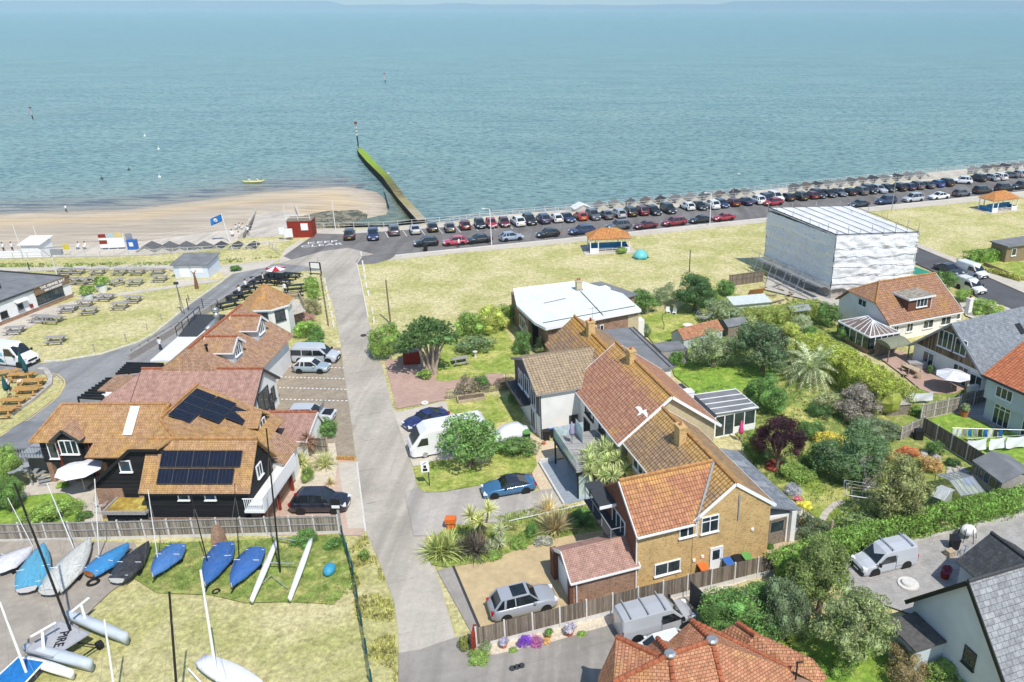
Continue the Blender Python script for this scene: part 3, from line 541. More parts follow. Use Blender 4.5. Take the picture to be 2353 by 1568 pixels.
# hazy far coast
m=MB(); pts=[]; x=-14500; random.seed(4)
for i in range(90):
    hh=(60+150*max(0,noise.noise(Vector((i*.13,0,0)))+.35)) *(1 if 12<i<70 else .8); pts.append((-19500+i*480,(215+25*noise.noise(Vector((i*.3,5,0)))) if not 24<i<48 else 120+60*noise.noise(Vector((i*.3,5,0)))))
for (x0,h0),(x1,h1) in zip(pts,pts[1:]): m.add([(x0,24000,-5),(x1,24000,-5),(x1,24800,h1),(x0,24800,h0),(x0,26500,-5),(x1,26500,-5)],[(0,1,2,3),(3,2,5,4)])
struct('far_coast',m,plain('far_land',(.16,.22,.26),.95,.05))
# ---------------------------------------------------------------- buildings
FW=ID
FB=frame(1.83,44.42,math.atan2(3.73,9.6))       # the two brick houses and their neighbours share one bearing
def W3(fr,x,y,z=0): return fr@Vector((x,y,z))
def house(name,label,fr,x,y,cat='house',group=None):
    p=fr@Vector((x,y,0)); return thing(name,label,cat,p,0,group)
def gwall(root,fr,x0,x1,y0,y1,ze,zr,axis,mat,rp=.5,z0=0,name='wall',ze2=None):
    m=MB(fr); ze2=ze if ze2 is None else ze2
    if axis=='y':
        xr=x0+(x1-x0)*rp; s=[(x0,z0),(x1,z0),(x1,ze2),(xr,zr),(x0,ze)]; A=[(a,y0,b) for a,b in s]; B=[(a,y1,b) for a,b in s]
    else:
        yr=y0+(y1-y0)*rp; s=[(y0,z0),(y1,z0),(y1,ze2),(yr,zr),(y0,ze)]; A=[(x1,a,b) for a,b in s]; B=[(x0,a,b) for a,b in s]
    n=5; m.add(A+B,[tuple(range(n)),tuple(range(2*n-1,n-1,-1))]+[(i,i+n,(i+1)%n+n,(i+1)%n) for i in range(n)])
    return m.build(name,mat,root)
def groof(root,fr,x0,x1,y0,y1,ze,zr,axis,mat,rp=.5,oe=.3,ov=.25,t=.12,ridge='ridge',name='roof',ze2=None,barge=None,zo=.1,sides=(1,1)):
    "gable roof: oe eave overhang, ov verge overhang"
    m=MB(fr); ze2=ze if ze2 is None else ze2
    if axis=='y':
        xr=x0+(x1-x0)*rp; s1=(zr-ze)/(xr-x0); s2=(zr-ze2)/(x1-xr); a,b=y0-ov,y1+ov
        L=[(x0-oe,a,ze-oe*s1+zo),(xr,a,zr+zo),(xr,b,zr+zo),(x0-oe,b,ze-oe*s1+zo)]; Rr=[(xr,a,zr+zo),(x1+oe,a,ze2-oe*s2+zo),(x1+oe,b,ze2-oe*s2+zo),(xr,b,zr+zo)]
        rd=((xr,a,zr+zo+.02),(xr,b,zr+zo+.02)); bl=[(L[0],L[1]),(Rr[0],Rr[1]),(L[3],L[2]),(Rr[3],Rr[2])]; gut=[(L[0],L[3]),(Rr[1],Rr[2])]
    else:
        yr=y0+(y1-y0)*rp; s1=(zr-ze)/(yr-y0); s2=(zr-ze2)/(y1-yr); a,b=x0-ov,x1+ov
        L=[(a,y0-oe,ze-oe*s1+zo),(b,y0-oe,ze-oe*s1+zo),(b,yr,zr+zo),(a,yr,zr+zo)]; Rr=[(a,yr,zr+zo),(b,yr,zr+zo),(b,y1+oe,ze2-oe*s2+zo),(a,y1+oe,ze2-oe*s2+zo)]
        rd=((a,yr,zr+zo+.02),(b,yr,zr+zo+.02)); bl=[(L[0],L[3]),(L[1],L[2]),(Rr[3],Rr[0]),(Rr[2],Rr[1])]; gut=[(L[0],L[1]),(Rr[3],Rr[2])]
    if sides[0]: m.slab(L,t)
    if sides[1]: m.slab(Rr,t)
    r=m.build(name,mat,root)
    if ridge:
        k=MB(fr); n=max(2,int((Vector(rd[1])-Vector(rd[0])).length/.45)); p,q=Vector(rd[0]),Vector(rd[1])
        for i in range(n): k.tube(p.lerp(q,i/n),p.lerp(q,(i+.96)/n),.13,.14,6)
        k.build('ridge_tiles',M[ridge],r)
    if barge:
        for nm,ls,dz,w_,h_ in(('bargeboard',bl,-.12,.05,.24),('gutter',gut,-.1,.12,.12)):
            for A,Bq in ls: k=MB(fr); k.bar(Vector(A)+Vector((0,0,dz)),Vector(Bq)+Vector((0,0,dz)),w_,h_); k.build(nm,M[barge],root)
    return r
def hiproof(root,fr,eaves,r0,r1,mat,t=.12,ridge='ridge',name='roof'):
    "eaves: four corners ccw from front-left; r0 left/front ridge end, r1 right/back"
    a,b,c,d=[Vector(q) for q in eaves]; r0,r1=Vector(r0),Vector(r1); m=MB(fr)
    m.slab([a,b,r1,r0],t); m.slab([c,d,r0,r1],t); m.slab([d,a,r0],t); m.slab([b,c,r1],t); r=m.build(name,mat,root)
    if ridge:
        k=MB(fr)
        for p,q in((r0,r1),(a,r0),(d,r0),(b,r1),(c,r1)):
            n=max(1,int((p-q).length/.45))
            for i in range(n): k.tube(p.lerp(q,i/n)+Vector((0,0,.02)),p.lerp(q,(i+.96)/n)+Vector((0,0,.02)),.11,.12,6)
        k.build('ridge_tiles',M[ridge],r)
    return r
def window(root,fr,x,y,z,w,h,face=0,nx=2,ny=1,fm='upvc',name='window',gm='glass',sill=True,fw=.07,top=0,open_=0):
    "face: 0 looks to -y, 90 to +x, 180 to +y, -90 to -x (local)"
    f=fr@Matrix.Translation((x,y,z))@Matrix.Rotation(R(face),4,'Z'); m=MB(f); d=.09
    for a,b,c,e in((-w/2,w/2,0,fw),(-w/2,w/2,h-fw,h)): m.b2(a,b,-d+.02,.03,c,e)
    for a in(-w/2,w/2-fw): m.b2(a,a+fw,-d+.022,.03,fw,h-fw)
    for i in range(1,nx): c=-w/2+w*i/nx; m.b2(c-fw/2,c+fw/2,-d+.03,.02,fw,h-fw)
    for i in range(1,ny): c=h*i/ny; m.b2(-w/2+fw,w/2-fw,-d+.034,.02,c-fw/3,c+fw/3)
    if top: c=h-top; m.b2(-w/2+fw,w/2-fw,-d+.034,.02,c-fw/2,c+fw/2)
    if sill: m.b2(-w/2-.05,w/2+.05,-d-.06,.02,-.06,-.002)
    o=m.build(name,M[fm],root); g=MB(f); g.b2(-w/2+fw*.6,w/2-fw*.6,-.035,.0,fw*.6,h-fw*.6); g.build('pane',M[gm],o); return o
def door(root,fr,x,y,z,w,h,face=0,mat='upvc',glassy=True):
    f=fr@Matrix.Translation((x,y,z))@Matrix.Rotation(R(face),4,'Z'); m=MB(f); m.b2(-w/2,-w/2+.08,-.08,.02,0,h); m.b2(w/2-.08,w/2,-.08,.02,0,h); m.b2(-w/2+.08,w/2-.08,-.08,.02,h-.08,h); m.b2(-w/2+.08,w/2-.08,-.04,0,0,h-.08)
    o=m.build('door',M[mat],root); k=MB(f); k.box(w/2-.17,-.07,1.0,.03,.06,.14); k.build('handle',M['grey'],o)
    if glassy: k=MB(f); k.b2(-w/2+.2,w/2-.25,-.055,-.041,h*.5,h-.25); k.build('pane',M['glass'],o)
    return o
def chimney(root,fr,x,y,z0,z1,mat,w=.6,d=.6,pots=1,pot='terracotta'):
    m=MB(fr); m.b2(x-w/2,x+w/2,y-d/2,y+d/2,z0,z1-.15); m.b2(x-w/2-.05,x+w/2+.05,y-d/2-.05,y+d/2+.05,z1-.15,z1); o=m.build('chimney',mat,root)
    for i in range(pots): k=MB(fr); px=x+(i-(pots-1)/2)*.28; k.tube((px,y,z1),(px,y,z1+.3),.12,.1,8); k.build('chimney_pot',M[pot],o)
    k=MB(fr); k.b2(x-w/2-.12,x+w/2+.12,y-d/2-.12,y+d/2+.12,z0+.25,z0+.32) if 0 else k.bar((x-w/2-.1,y-d/2-.03,z0+.1),(x+w/2+.1,y-d/2-.03,z0+.1),.03,.3); k.build('flashing',M['grey'],o)
def pipe(root,fr,x,y,z0,z1,mat='upvc',r=.05):
    k=MB(fr); k.tube((x,y,z0),(x,y,z1),r,r,8); k.build('drainpipe',M[mat],root)
def aerial(root,fr,x,y,z,s=1.):
    k=MB(fr); k.tube((x,y,z),(x,y,z+1.3*s),.02,.02,5); k.bar((x-.4*s,y,z+1.2*s),(x+.5*s,y+.1,z+1.25*s),.025)
    for i in range(5): k.bar((x-.3*s+i*.17*s,y-.22,z+1.22*s),(x-.3*s+i*.17*s,y+.22,z+1.22*s),.015)
    k.build('aerial',M['grey'],root)
# --- front brick house
b=house('brick_house','two-storey yellow brick house with red roman-tiled wing and white bargeboards behind the boarded fence',FB,5,5)
gwall(b,FB,4.2,10.3,.0,11.8,4.75,7.0,'y',M['brick_y'],.51); gwall(b,FB,.0,4.25,.06,6.1,4.75,6.95,'x',M['brick_y'],.5,name='wing_wall')
k=MB(FB); k.b2(-.03,.0,.03,6.13,0,4.75); k.add([(-.03,.03,4.75),(-.03,6.13,4.75),(-.03,3.08,6.93),(0,.03,4.75),(0,6.13,4.75),(0,3.08,6.93)],[(0,2,1),(3,4,5)]); k.build('side_wall',M['brick_r'],b)
r=groof(b,FB,4.2,10.3,0,11.8,4.75,7.0,'y',M['tile_b1'],.51,.35,.1,barge='upvc')
k=MB(FB); k.slab([(-.06,-.25,4.72),(4.2,-.25,4.72),(7.25,3.08,7.07),(-.06,3.08,7.07)],.12); k.slab([(-.06,6.4,4.66),(4.4,6.4,4.66),(7.25,3.08,7.07),(-.06,3.08,7.07)],.12); r=k.build('wing_roof',M['tile_wing'],b)
k=MB(FB); [k.tube((-.06+i*.45,3.08,7.12),(.37+i*.45,3.08,7.12),.12,.13,6) for i in range(16)]; k.build('ridge_tiles',M['ridge'],r)
k=MB(FB); k.bar((-.1,-.28,4.62),(-.1,3.08,6.98),.05,.22); k.build('bargeboard',M['upvc'],b); k=MB(FB); k.bar((-.08,-.3,4.62),(4.1,-.3,4.62),.12,.12); k.build('gutter',M['upvc'],b)
k=MB(FB); k.bar((4.35,-.3,4.92),(7.25,3.0,7.12),.16,.06); k.build('valley_lead',M['grey'],b)
chimney(b,FB,6.6,7.2,6.2,8.0,M['brick_y'],.6,.9)
window(b,FB,3.8,.04,3.55,1.3,1.2,0,2,1,top=.4); window(b,FB,5.45,-.02,3.5,1.35,1.35,0,2,1,top=.4); window(b,FB,2.35,.04,.85,1.95,1.0,0,2,1); door(b,FB,6.1,-.02,.05,1.0,2.05)
window(b,FB,-.03,3.1,2.9,2.4,1.5,-90,3,1); pipe(b,FB,-.02,-.02,0,4.8); pipe(b,FB,4.5,-.06,3.6,4.7,'upvc',.04)
k=MB(FB); k.b2(7.6,7.75,-.08,-.01,5.4,6.0); k.b2(7.62,7.7,-.1,0,4.0,5.5); k.build('flue_bracket',M['grey'],b)
for x,z in((4.35,1.35),(5.0,1.5),(8.9,2.75)): k=MB(FB); k.b2(x-.1,x+.1,-.1,-.01,z,z+.2); k.build('vent',M['upvc'],b)
# rear lean-to with slate roof
k=MB(FB); k.b2(10.3,13.0,1.0,9.6,0,2.6); k.build('lean_to_wall',M['render'],b)
k=MB(FB); k.slab([(10.1,.55,4.1),(13.5,.75,2.85),(13.4,9.9,2.85),(10.1,9.9,4.1)],.12); r2=k.build('lean_to_roof',M['slate'],b)
for y in(3.6,6.8):
    k=MB(FB); k.slab([(11.3,y,3.75),(12.6,y,3.27),(12.6,y+.8,3.27),(11.3,y+.8,3.75)],.08); k.build('rooflight',M['grey'],b)
k=MB(FB); k.b2(12.7,13.1,.7,1.0,0,2.9); k.build('lean_to_end',M['render'],b); door(b,FB,11.7,1.0,.2,1.5,2.2,0,'wood',True)
k=MB(FB); k.b2(10.6,12.4,-.4,.95,0,.18); k.build('step',M['slabs'],b)
k=MB(FB); k.b2(-1.1,0,2.0,7.4,3.0,3.12); k.b2(-1.12,-1.05,2.0,7.4,3.1,3.16); k.build('balcony_slab',M['dark'],b)
k=MB(FB); [k.bar((-1.05,y,3.1),(-1.05,y,4.05),.04) for y in(2.05,3.8,5.6,7.3)]; k.bar((-1.05,2.0,4.05),(-1.05,7.4,4.05),.05); k.bar((-1.05,2.0,4.05),(0,2.0,4.05),.05); k.build('balcony_rail',M['grey'],b)
k=MB(FB); k.slab([(-1.25,3.6,4.9),(-.05,3.6,4.9),(-.05,6.9,4.9),(-1.25,6.9,4.9)],.1); q=k.build('canopy',M['dark'],b); k=MB(FB); k.b2(-1.3,-.06,3.52,3.6,4.72,4.93); k.build('fascia',M['upvc'],q)
for y in(6.9,7.9,8.9): window(b,FB,4.17,y+1,3.2,.95,1.3,-90,1,1,'upvc')
# garage
gr_=house('garage','brick garage with pinkish plain-tiled roof and white up-and-over door beside the gravel drive',FB,-2,1.2,'garage')
gwall(gr_,FB,-4.5,-.05,.05,3.6,2.3,3.3,'x',M['brick_m'],.5); groof(gr_,FB,-4.5,-.05,.05,3.6,2.3,3.3,'x',M['tile_pink'],.5,.25,.25,barge='upvc',ridge=None)
k=MB(FB); k.b2(-4.56,-4.5,.55,3.1,.02,2.05); [k.b2(-4.575,-4.56,.6,3.05,z,z+.02) for z in(.4,.8,1.2,1.6)]; k.build('garage_door',M['white'],gr_); k=MB(FB); k.b2(-4.9,-4.5,3.1,3.9,0,2.3); k.build('brick_pier',M['brick_r'],gr_); k=MB(FB); k.b2(-4.75,-4.5,.02,.5,0,2.2); k.build('brick_pier',M['brick_r'],gr_)
pipe(gr_,FB,-4.3,-.05,0,2.3)
# --- middle house
b=house('seaward_house','long rust-tiled house with cream brick gable and white bargeboards behind the front brick house',FB,8,18)
gwall(b,FB,3.9,12.4,12.3,23.9,4.65,7.85,'y',M['brick_c'],.5); groof(b,FB,3.9,12.4,12.3,23.9,4.65,7.85,'y',M['tile_b2'],.5,.45,.35,barge='upvc',t=.16)
k=MB(FB); k.b2(3.84,3.9,12.28,24,0,4.6); k.build('side_wall',M['render'],b)
chimney(b,FB,7.9,20.0,7.2,8.9,M['brick_y'],.6,.8,1); aerial(b,FB,7.4,20.4,8.2)
for y,w_ in((19.8,2.2),(16.6,1.6)): window(b,FB,3.84,y,3.0,w_,1.25,-90,3,1,'dark')
for y,w_ in((20.5,1.6),(17.5,2.0)): window(b,FB,3.84,y,.3,w_,2.0,-90,2,1,'dark')
k=MB(FB); k.b2(12.4,15.0,16.8,24,0,2.4); k.build('rear_wall',M['render'],b); k=MB(FB); k.b2(12.3,15.1,16.7,24,2.4,2.55); k.build('flat_roof',M['dark'],b)
k=MB(FB); k.box(14.0,21.0,2.9,1.4,.9,.6); k.box(14.0,21.0,3.22,1.5,1.0,.06); k.build('roof_box',M['upvc'],b)
# sea end of that roof
groof(b,FB,4.4,11.2,24.2,34.3,4.5,7.0,'y',M['tile_far'],.45,.3,.1,name='far_roof',barge=None); gwall(b,FB,4.4,11.2,24.2,34.3,4.5,7.0,'y',M['brick_c'],.45,name='far_wall')
chimney(b,FB,7.4,29.2,6.6,8.4,M['brick_y'],.7,.7,1,'redroof'); aerial(b,FB,7.9,30.0,7.9,1.2)
# white wing with timber end
gwall(b,FB,0,7.0,22.5,31.0,4.8,6.5,'x',M['render'],.5,name='white_wing_wall'); groof(b,FB,0,7.4,22.5,31.0,4.8,6.5,'x',M['tile_ext'],.5,.25,.35,name='white_wing_roof',barge='wood_g',ridge=None,zo=.14)
k=MB(FB); k.b2(-.08,0,22.6,30.9,2.4,4.85); k.add([(-.08,22.6,4.85),(-.08,30.9,4.85),(-.08,26.75,6.45)],[(0,2,1)]); k.build('timber_cladding',boards('purple_grey_cladding',(.12,.1,.115),.18,False,.12,.2),b)
for y,z,h in((24.2,2.6,2.4),(26.4,3.0,1.8),(24.6,.1,2.1),(28.6,2.8,1.7)): window(b,FB,-.08,y,z,1.5,h,-90,2,1,'upvc')
k=MB(FB); k.b2(-1.1,0,25.3,30.9,2.3,2.45); [k.bar((-1.05,y,2.4),(-1.05,y,3.3),.04) for y in(25.3,27.2,29,30.9)]; k.build('balcony',M['dark'],b)
pipe(b,FB,.05,22.42,0,4.8,'dark'); door(b,FB,3.2,22.5,.02,.85,2.0,0,'dark',False)
# grey flat extension
f_=house('flat_roofed_extension','white-walled extension with wide grey felt flat roof behind the rust-tiled house',FB,13,30,'extension')
k=MB(FB); k.prism([(11.9,27.3),(15.4,27.2),(15.8,38.4),(11.9,39.0)],0,2.85); k.build('wall',M['render'],f_); k=MB(FB); k.prism([(11.6,27.0),(15.8,26.9),(16.1,38.7),(11.6,39.3)],2.85,3.02); r=k.build('flat_roof',M['roofing'],f_)
k=MB(FB); k.bar((15.2,27,3.05),(15.5,38.6,3.05),.1,.06); k.bar((15.7,27,3.04),(16.0,38.6,3.04),.12,.1); k.build('roof_seam',M['dark'],r)
# conservatory
c_=house('conservatory','white lean-to conservatory with grey panelled roof on the back of the rust-tiled house',FB,17,19,'conservatory')
k=MB(FB)
x0,x1,y0,y1=15.1,19.4,17.0,21.2
for x in(15.14,16.1,17.1,18.2,19.35): k.b2(x-.05,x+.05,y0-.03,y0+.05,0,2.3)
k.b2(x0,x1,y0-.03,y0+.05,2.18,2.5); k.b2(17.1,x1,y0-.02,y0+.05,0,.8); k.b2(x0,x1,y0-.03,y0+.05,0,.12)
for y in(18,19,20,21.1): k.b2(x1-.05,x1+.05,y-.04,y+.04,0,2.3)
k.b2(x1-.05,x1+.05,y0,y1,2.18,2.4); k.b2(x1-.05,x1+.05,y0,y1,0,.8); k.build('frame',M['upvc'],c_)
k=MB(FB); k.b2(x0,x1-.04,y0+.0,y0+.03,.1,2.2); k.b2(x1-.03,x1,y0+.05,y1,.1,2.2); k.build('glazing',M['glass'],c_)
k=MB(FB); k.slab([(x0-.1,y0-.2,2.62),(x1+.15,y0-.2,2.42),(x1+.15,y1,2.42),(x0-.1,y1,2.62)],.08); r=k.build('roof',M['roofing'],c_)
k=MB(FB); [k.bar((x0-.1,y,2.65),(x1+.15,y,2.45),.07,.06) for y in(16.85,17.9,18.9,19.95,21.1)]; k.bar((x1+.13,y0-.2,2.44),(x1+.13,y1,2.44),.08,.1); k.build('glazing_bar',M['upvc'],r)
# balcony room and deck
g_=house('glazed_garden_room','dark-framed glass garden room with timber roof terrace beside the grey patio',FB,1.5,14.5,'garden room')
k=MB(FB); k.b2(-.15,3.7,11.9,18.1,2.42,2.6); k.build('terrace_slab',M['decking'],g_)
k=MB(FB); [k.b2(x-.06,x+.06,y-.06,y+.06,0,2.42) for x,y in((0,12.05),(1.0,14.8),(-.05,17.9),(1.4,12.05),(3.4,12.05),(1.0,12.05))]; k.b2(-.15,3.7,11.85,11.9,2.38,2.62); k.b2(-.2,-.15,11.85,18.1,2.38,2.62); k.build('frame',M['black'],g_)
k=MB(FB); k.b2(0.0,3.6,12.02,12.06,.08,2.4); k.b2(.97,1.0,12.1,17.9,.08,2.4); k.build('glass_wall',M['sheet'],g_)
k=MB(FB); k.b2(-.1,-.07,12,18,2.62,3.6); k.b2(-.1,2.6,18.05,18.08,2.62,3.6); k.b2(1.9,1.93,16.2,18.0,2.62,4.1) ; k.build('glass_balustrade',M['sheet'],g_)
k=MB(FB); k.b2(1.04,3.6,12.1,17.9,.05,.12); k.b2(1.05,3.84,15,18,.1,2.38); k.build('inner_wall',M['brick_c'],g_)
m=MB(FB); m.b2(-1.3,3.7,11.7,18.4,.02,.09); o=m.build('patio_slab',plain('blue_grey_tile',(.3,.34,.38),.5,.4,var=.1)); o['kind']='structure'
m=MB(FB); m.b2(-1.45,-1.3,11.6,18.5,0,.3); m.b2(-1.3,.2,18.4,18.6,0,.4); o=m.build('patio_edge',M['conc_l']); o['kind']='structure'
# --- mint flat-roofed house
b=house('flat_roofed_house','brown brick house with pale mint flat roof at the edge of the green',FB,10,47)
k=MB(FB); k.prism([(5.3,49),(5.2,44.9),(6.3,42.9),(6.3,40.3),(13.4,41.2),(17.9,41.7),(17.9,47.2),(14.5,53.8),(5.6,53.8)],0,3.75); k.build('wall',M['brick_m'],b)
k=MB(FB); k.prism([(6.0,54.2),(14.9,54.2),(18.2,47.35),(18.1,41.25),(13.3,40.7),(5.87,39.7),(5.2,41.8),(4.8,48)],3.78,4.0); r=k.build('flat_roof',M['mint'],b)
k=MB(FB); pts=[(6.0,54.2),(14.9,54.2),(18.2,47.35),(18.1,41.25),(13.3,40.7),(5.87,39.7),(5.2,41.8),(4.8,48)]
for i in range(8): a,c=pts[i],pts[(i+1)%8]; k.bar((*a,3.86),(*c,3.86),.08,.34)
k.build('fascia',M['upvc'],r); k=MB(FB); k.bar((6.0,41.2,4.03),(17.9,42.6,4.03),.12,.05); k.bar((13.2,41,4.03),(13.6,50,4.03),.1,.05); k.bar((8,47.5,4.02),(11,48.2,4.02),.12,.03); k.build('roof_seam',M['dark'],r)
chimney(b,FB,13.6,50.7,4.0,5.3,M['brick_c'],.7,.7,2); k=MB(FB); k.prism([(14.9,54),(17.8,54),(20.2,48.2),(18.2,47.4)],0,3.3); k.build('annexe_wall',M['brick_m'],b); k=MB(FB); k.prism([(14.7,54.3),(18,54.3),(20.6,48),(18.0,47.1)],3.3,3.48); k.build('annexe_roof',M['roofing'],b)
k=MB(FB); k.box(17.1,51.2,3.62,1.5,1.2,.25,.2); k.build('rooflight',M['upvc'],b)
for x,w_ in((11.8,1.2),(13.0,.5)): window(b,FB,x,40.95,1.7,w_,1.2,5,1,1)
window(b,FB,5.2,47.2,1.2,2.6,1.5,-90,3,1); window(b,FB,5.22,45.5,.2,1,2.0,-90,1,1); k=MB(FB); k.b2(5.3,6.1,43.4,44.9,.3,3.2); k.build('porch_recess',M['black'],b)  # solid black block paints the shade of the porch recess
k=MB(FB); k.b2(17.9,18.9,42,43.2,0,2.3); k.build('rear_porch',M['render'],b)
k=MB(FB); k.b2(13.35,17.92,41.55,41.7,0,3.3); k.build('cream_wall',M['brick_c'],b)

# ---------------------------------------------------------------- left side: black-clad house with solar roofs
b=house('weatherboarded_house','black weatherboarded house with ochre tiled roofs carrying two banks of solar panels',FW,-31,54)
k=MB(); k.b2(-39.6,-28.8,53.1,61.8,0,2.9); k.add([(-39.6,53.1,2.9),(-28.8,53.1,2.9),(-28.8,53.1,3.6),(-34.1,53.1,6.3),(-36.1,53.1,6.3),(-39.6,53.1,3.2),(-39.6,61.8,2.9),(-28.8,61.8,2.9),(-28.8,61.8,3.6),(-35.3,61.8,7),(-39.6,61.8,3.2)],[(0,1,2,3,4,5),(10,9,8,7,6),(1,7,8,2),(0,5,10,6)]); k.build('wall',M['clad'],b)
k=MB(); k.b2(-35,-27.2,51.5,56.2,1.15,3.75); k.add([(-27.2,51.5,3.75),(-27.2,56.2,3.75),(-27.2,53.9,6.5)],[(0,1,2)]); k.build('front_wing_wall',M['clad'],b)
k=MB(); k.b2(-35.02,-27.15,51.45,56.2,0,1.15); k.b2(-39.65,-37.6,53.0,53.1,0,2.7); k.b2(-36.4,-35.1,53.0,53.1,0,2.5); k.b2(-27.2,-26.4,51.5,57.5,0,2.1) ; k.build('brick_plinth',M['brick_m'],b)
G=M['tile_gold']
k=MB(); A=(-35.3,56.1,7.15); B_=(-35.3,62.4,7.15); k.slab([A,B_,(-28.3,62.4,3.85),(-28.3,56.5,3.85),(-33.2,53.9,6.7)],.14); k.slab([A,B_,(-40,62.4,3.0),(-40,52.8,3.0),(-36.1,52.8,6.35)],.14); k.slab([A,(-36.1,52.8,6.35),(-34.0,52.8,6.35),(-33.2,53.9,6.7)],.14); rr=k.build('main_roof',G,b)
k=MB()
for p,q in(((-35.3,56.1,7.2),(-35.3,62.4,7.2)),((-35.3,56.1,7.2),(-33.2,53.9,6.75))):
    p,q=Vector(p),Vector(q); n=int((q-p).length/.45); [k.tube(p.lerp(q,i/n),p.lerp(q,(i+.95)/n),.11,.12,6) for i in range(n)]
k.build('ridge_tiles',M['ridge'],rr)
k=MB(); k.bar((-40,52.75,2.9),(-36.1,52.75,6.25),.05,.24); k.bar((-36.1,52.75,6.25),(-34,52.75,6.25),.05,.2); k.build('bargeboard',M['black'],b)
groof(b,FW,-34.9,-27.1,51.5,56.3,3.75,6.5,'x',G,.5,.35,.25,name='wing_roof',barge=None,zo=.14)
k=MB(); k.bar((-35.1,51.12,3.42),(-26.8,51.12,3.42),.12,.1); k.build('gutter',M['black'],b)
# solar panels, front wing slope and right slope
def panels(root,o,u,v,n,mw,mh):
    "o corner, u and v unit directions"
    o,u,v=Vector(o),Vector(u).normalized(),Vector(v).normalized(); nn=u.cross(v).normalized(); nn=nn if nn.z>0 else -nn
    for a,b_ in n:
        q=[o+u*(mw*(a+i))+v*(mh*(b_+j))+nn*.18 for i,j in((.015,.015),(.985,.015),(.985,.985),(.015,.985))]
        k=MB(); k.slab(q,.04); p=k.build('solar_panel',M['solar'],root)
        k=MB(); [k.bar(q[i]+nn*.004,q[(i+1)%4]+nn*.004,.03,.012) for i in range(4)]; [k.bar(q[0].lerp(q[1],s)+nn*.003,q[3].lerp(q[2],s)+nn*.003,.012,.006) for s in(.25,.5,.75)]; k.build('panel_frame',M['dark'],p)
sl_=Vector((0,2.4,2.75)).normalized()
panels(b,(-33.95,51.62,4.02),(1,0,0),sl_,[(i+.08,0) for i in range(5)],1.14,1.15); panels(b,(-33.95,51.62,4.02),(1,0,0),sl_,[(i+.08,1.02) for i in range(5)],1.22,1.25)
dn=Vector((7,0,-3.3)).normalized(); o=Vector((-35.0,56.6,7.1))
panels(b,o,(0,1,0),dn,[(i,0) for i in range(4)],1.2,1.75); panels(b,o+dn*1.78+Vector((0,1.4,0)),(0,1,0),dn,[(i,0) for i in range(3)],1.15,1.7); panels(b,o+dn*3.5+Vector((0,2.4,0)),(0,1,0),dn,[(i,0) for i in range(2)],1.0,1.5)
# dormer, windows, balcony, bay
groof(b,FW,-32.6,-29.3,59.2,61.4,4.75,5.55,'x',G,.5,.2,.1,name='dormer_roof',barge=None,ridge=None); gwall(b,FW,-32,-29.4,59.3,61.3,4.7,5.4,'x',M['clad'],.5,z0=3.9,name='dormer_wall'); window(b,FW,-29.38,60.3,3.95,1.1,.95,90,2,1)
for x in(-32.0,-30.0): window(b,FW,x,51.46,2.75,.85,.75,0,1,1)
window(b,FW,-36.9,53.08,4.2,.9,1.0,0,1,1); window(b,FW,-27.17,53.9,3.3,.9,1.1,90,2,1); window(b,FW,-37.3,53.0,.6,.7,1.3,0,1,1,'black')
k=MB(); k.b2(-27.2,-25.7,50.6,57.2,2.15,2.35); k.build('balcony_deck',M['white'],b)
k=MB(); k.b2(-25.75,-25.7,50.6,57.2,2.35,3.35); k.bar((-25.72,50.6,3.38),(-25.72,57.2,3.38),.07); k.bar((-27.2,50.62,3.38),(-25.72,50.62,3.38),.06); [k.bar((x,50.62,2.35),(x,50.62,3.36),.035) for x in[-27.1+i*.14 for i in range(10)]]; k.build('balcony_rail',M['upvc'],b)
for y in(51.2,54,56.8): k=MB(); k.b2(-26.3,-26.1,y,y+.2,0,2.15); k.build('balcony_post',M['redroof'],b)
k=MB(); k.b2(-38.0,-35.1,51.2,53.0,0,1.7); k.build('bay_wall',M['clad'],b); k=MB(); k.b2(-38.2,-34.9,51.0,53.05,1.7,1.85); k.b2(-38.2,-34.9,51.0,51.15,1.85,1.98); k.b2(-38.2,-38.05,51.15,53,1.85,1.98); k.build('bay_roof',M['wood_g'],b); k=MB(); k.b2(-38,-35.1,51.2,53,1.86,1.93); k.build('sedum_roof',grass('sedum',(.5,.42,.12),(.35,.22,.04),.5,.6),b)
window(b,FW,-36.5,51.2,.7,1.6,.7,0,2,1,'black')
k=MB(); k.slab([(-28.3,56.6,3.85),(-28.3,60,3.85),(-26.3,60,2.7),(-26.3,56.6,2.7)],.1); k.build('porch_roof',M['tile_clay'],b); k=MB(); k.b2(-28.8,-26.6,56.9,59.8,0,2.7); k.build('porch_wall',M['render'],b)
# left wing
b=house('lichened_roof_cottage','black-clad cottage with long ochre tiled roof and tall rooflight by the side road',FW,-44,59)
k=MB(); k.b2(-47.0,-38.0,58.1,62.3,2.0,4.2); k.build('upper_wall',M['clad'],b); k=MB(); k.b2(-46.5,-38,58.9,62.3,0,2.0); k.build('lower_wall',M['brick_m'],b)
for x in(-46.9,-44.9,-42.3,-41.0): k=MB(); k.b2(x,x+.4,58.1,58.5,0,2.0); k.build('brick_pier',M['brick_m'],b)
hiproof(b,FW,[(-47.5,57.7,4.1),(-37.5,57.7,4.1),(-37.5,62.8,4.1),(-47.5,62.8,4.1)],(-45.8,60.25,6.35),(-36.9,60.25,6.35),G)
k=MB(); k.slab([(-42.2,58.3,4.35),(-38.0,58.3,4.35),(-38.0,56.2,3.6),(-42.2,56.2,3.6)],.1); k.build('canopy_roof',G,b)
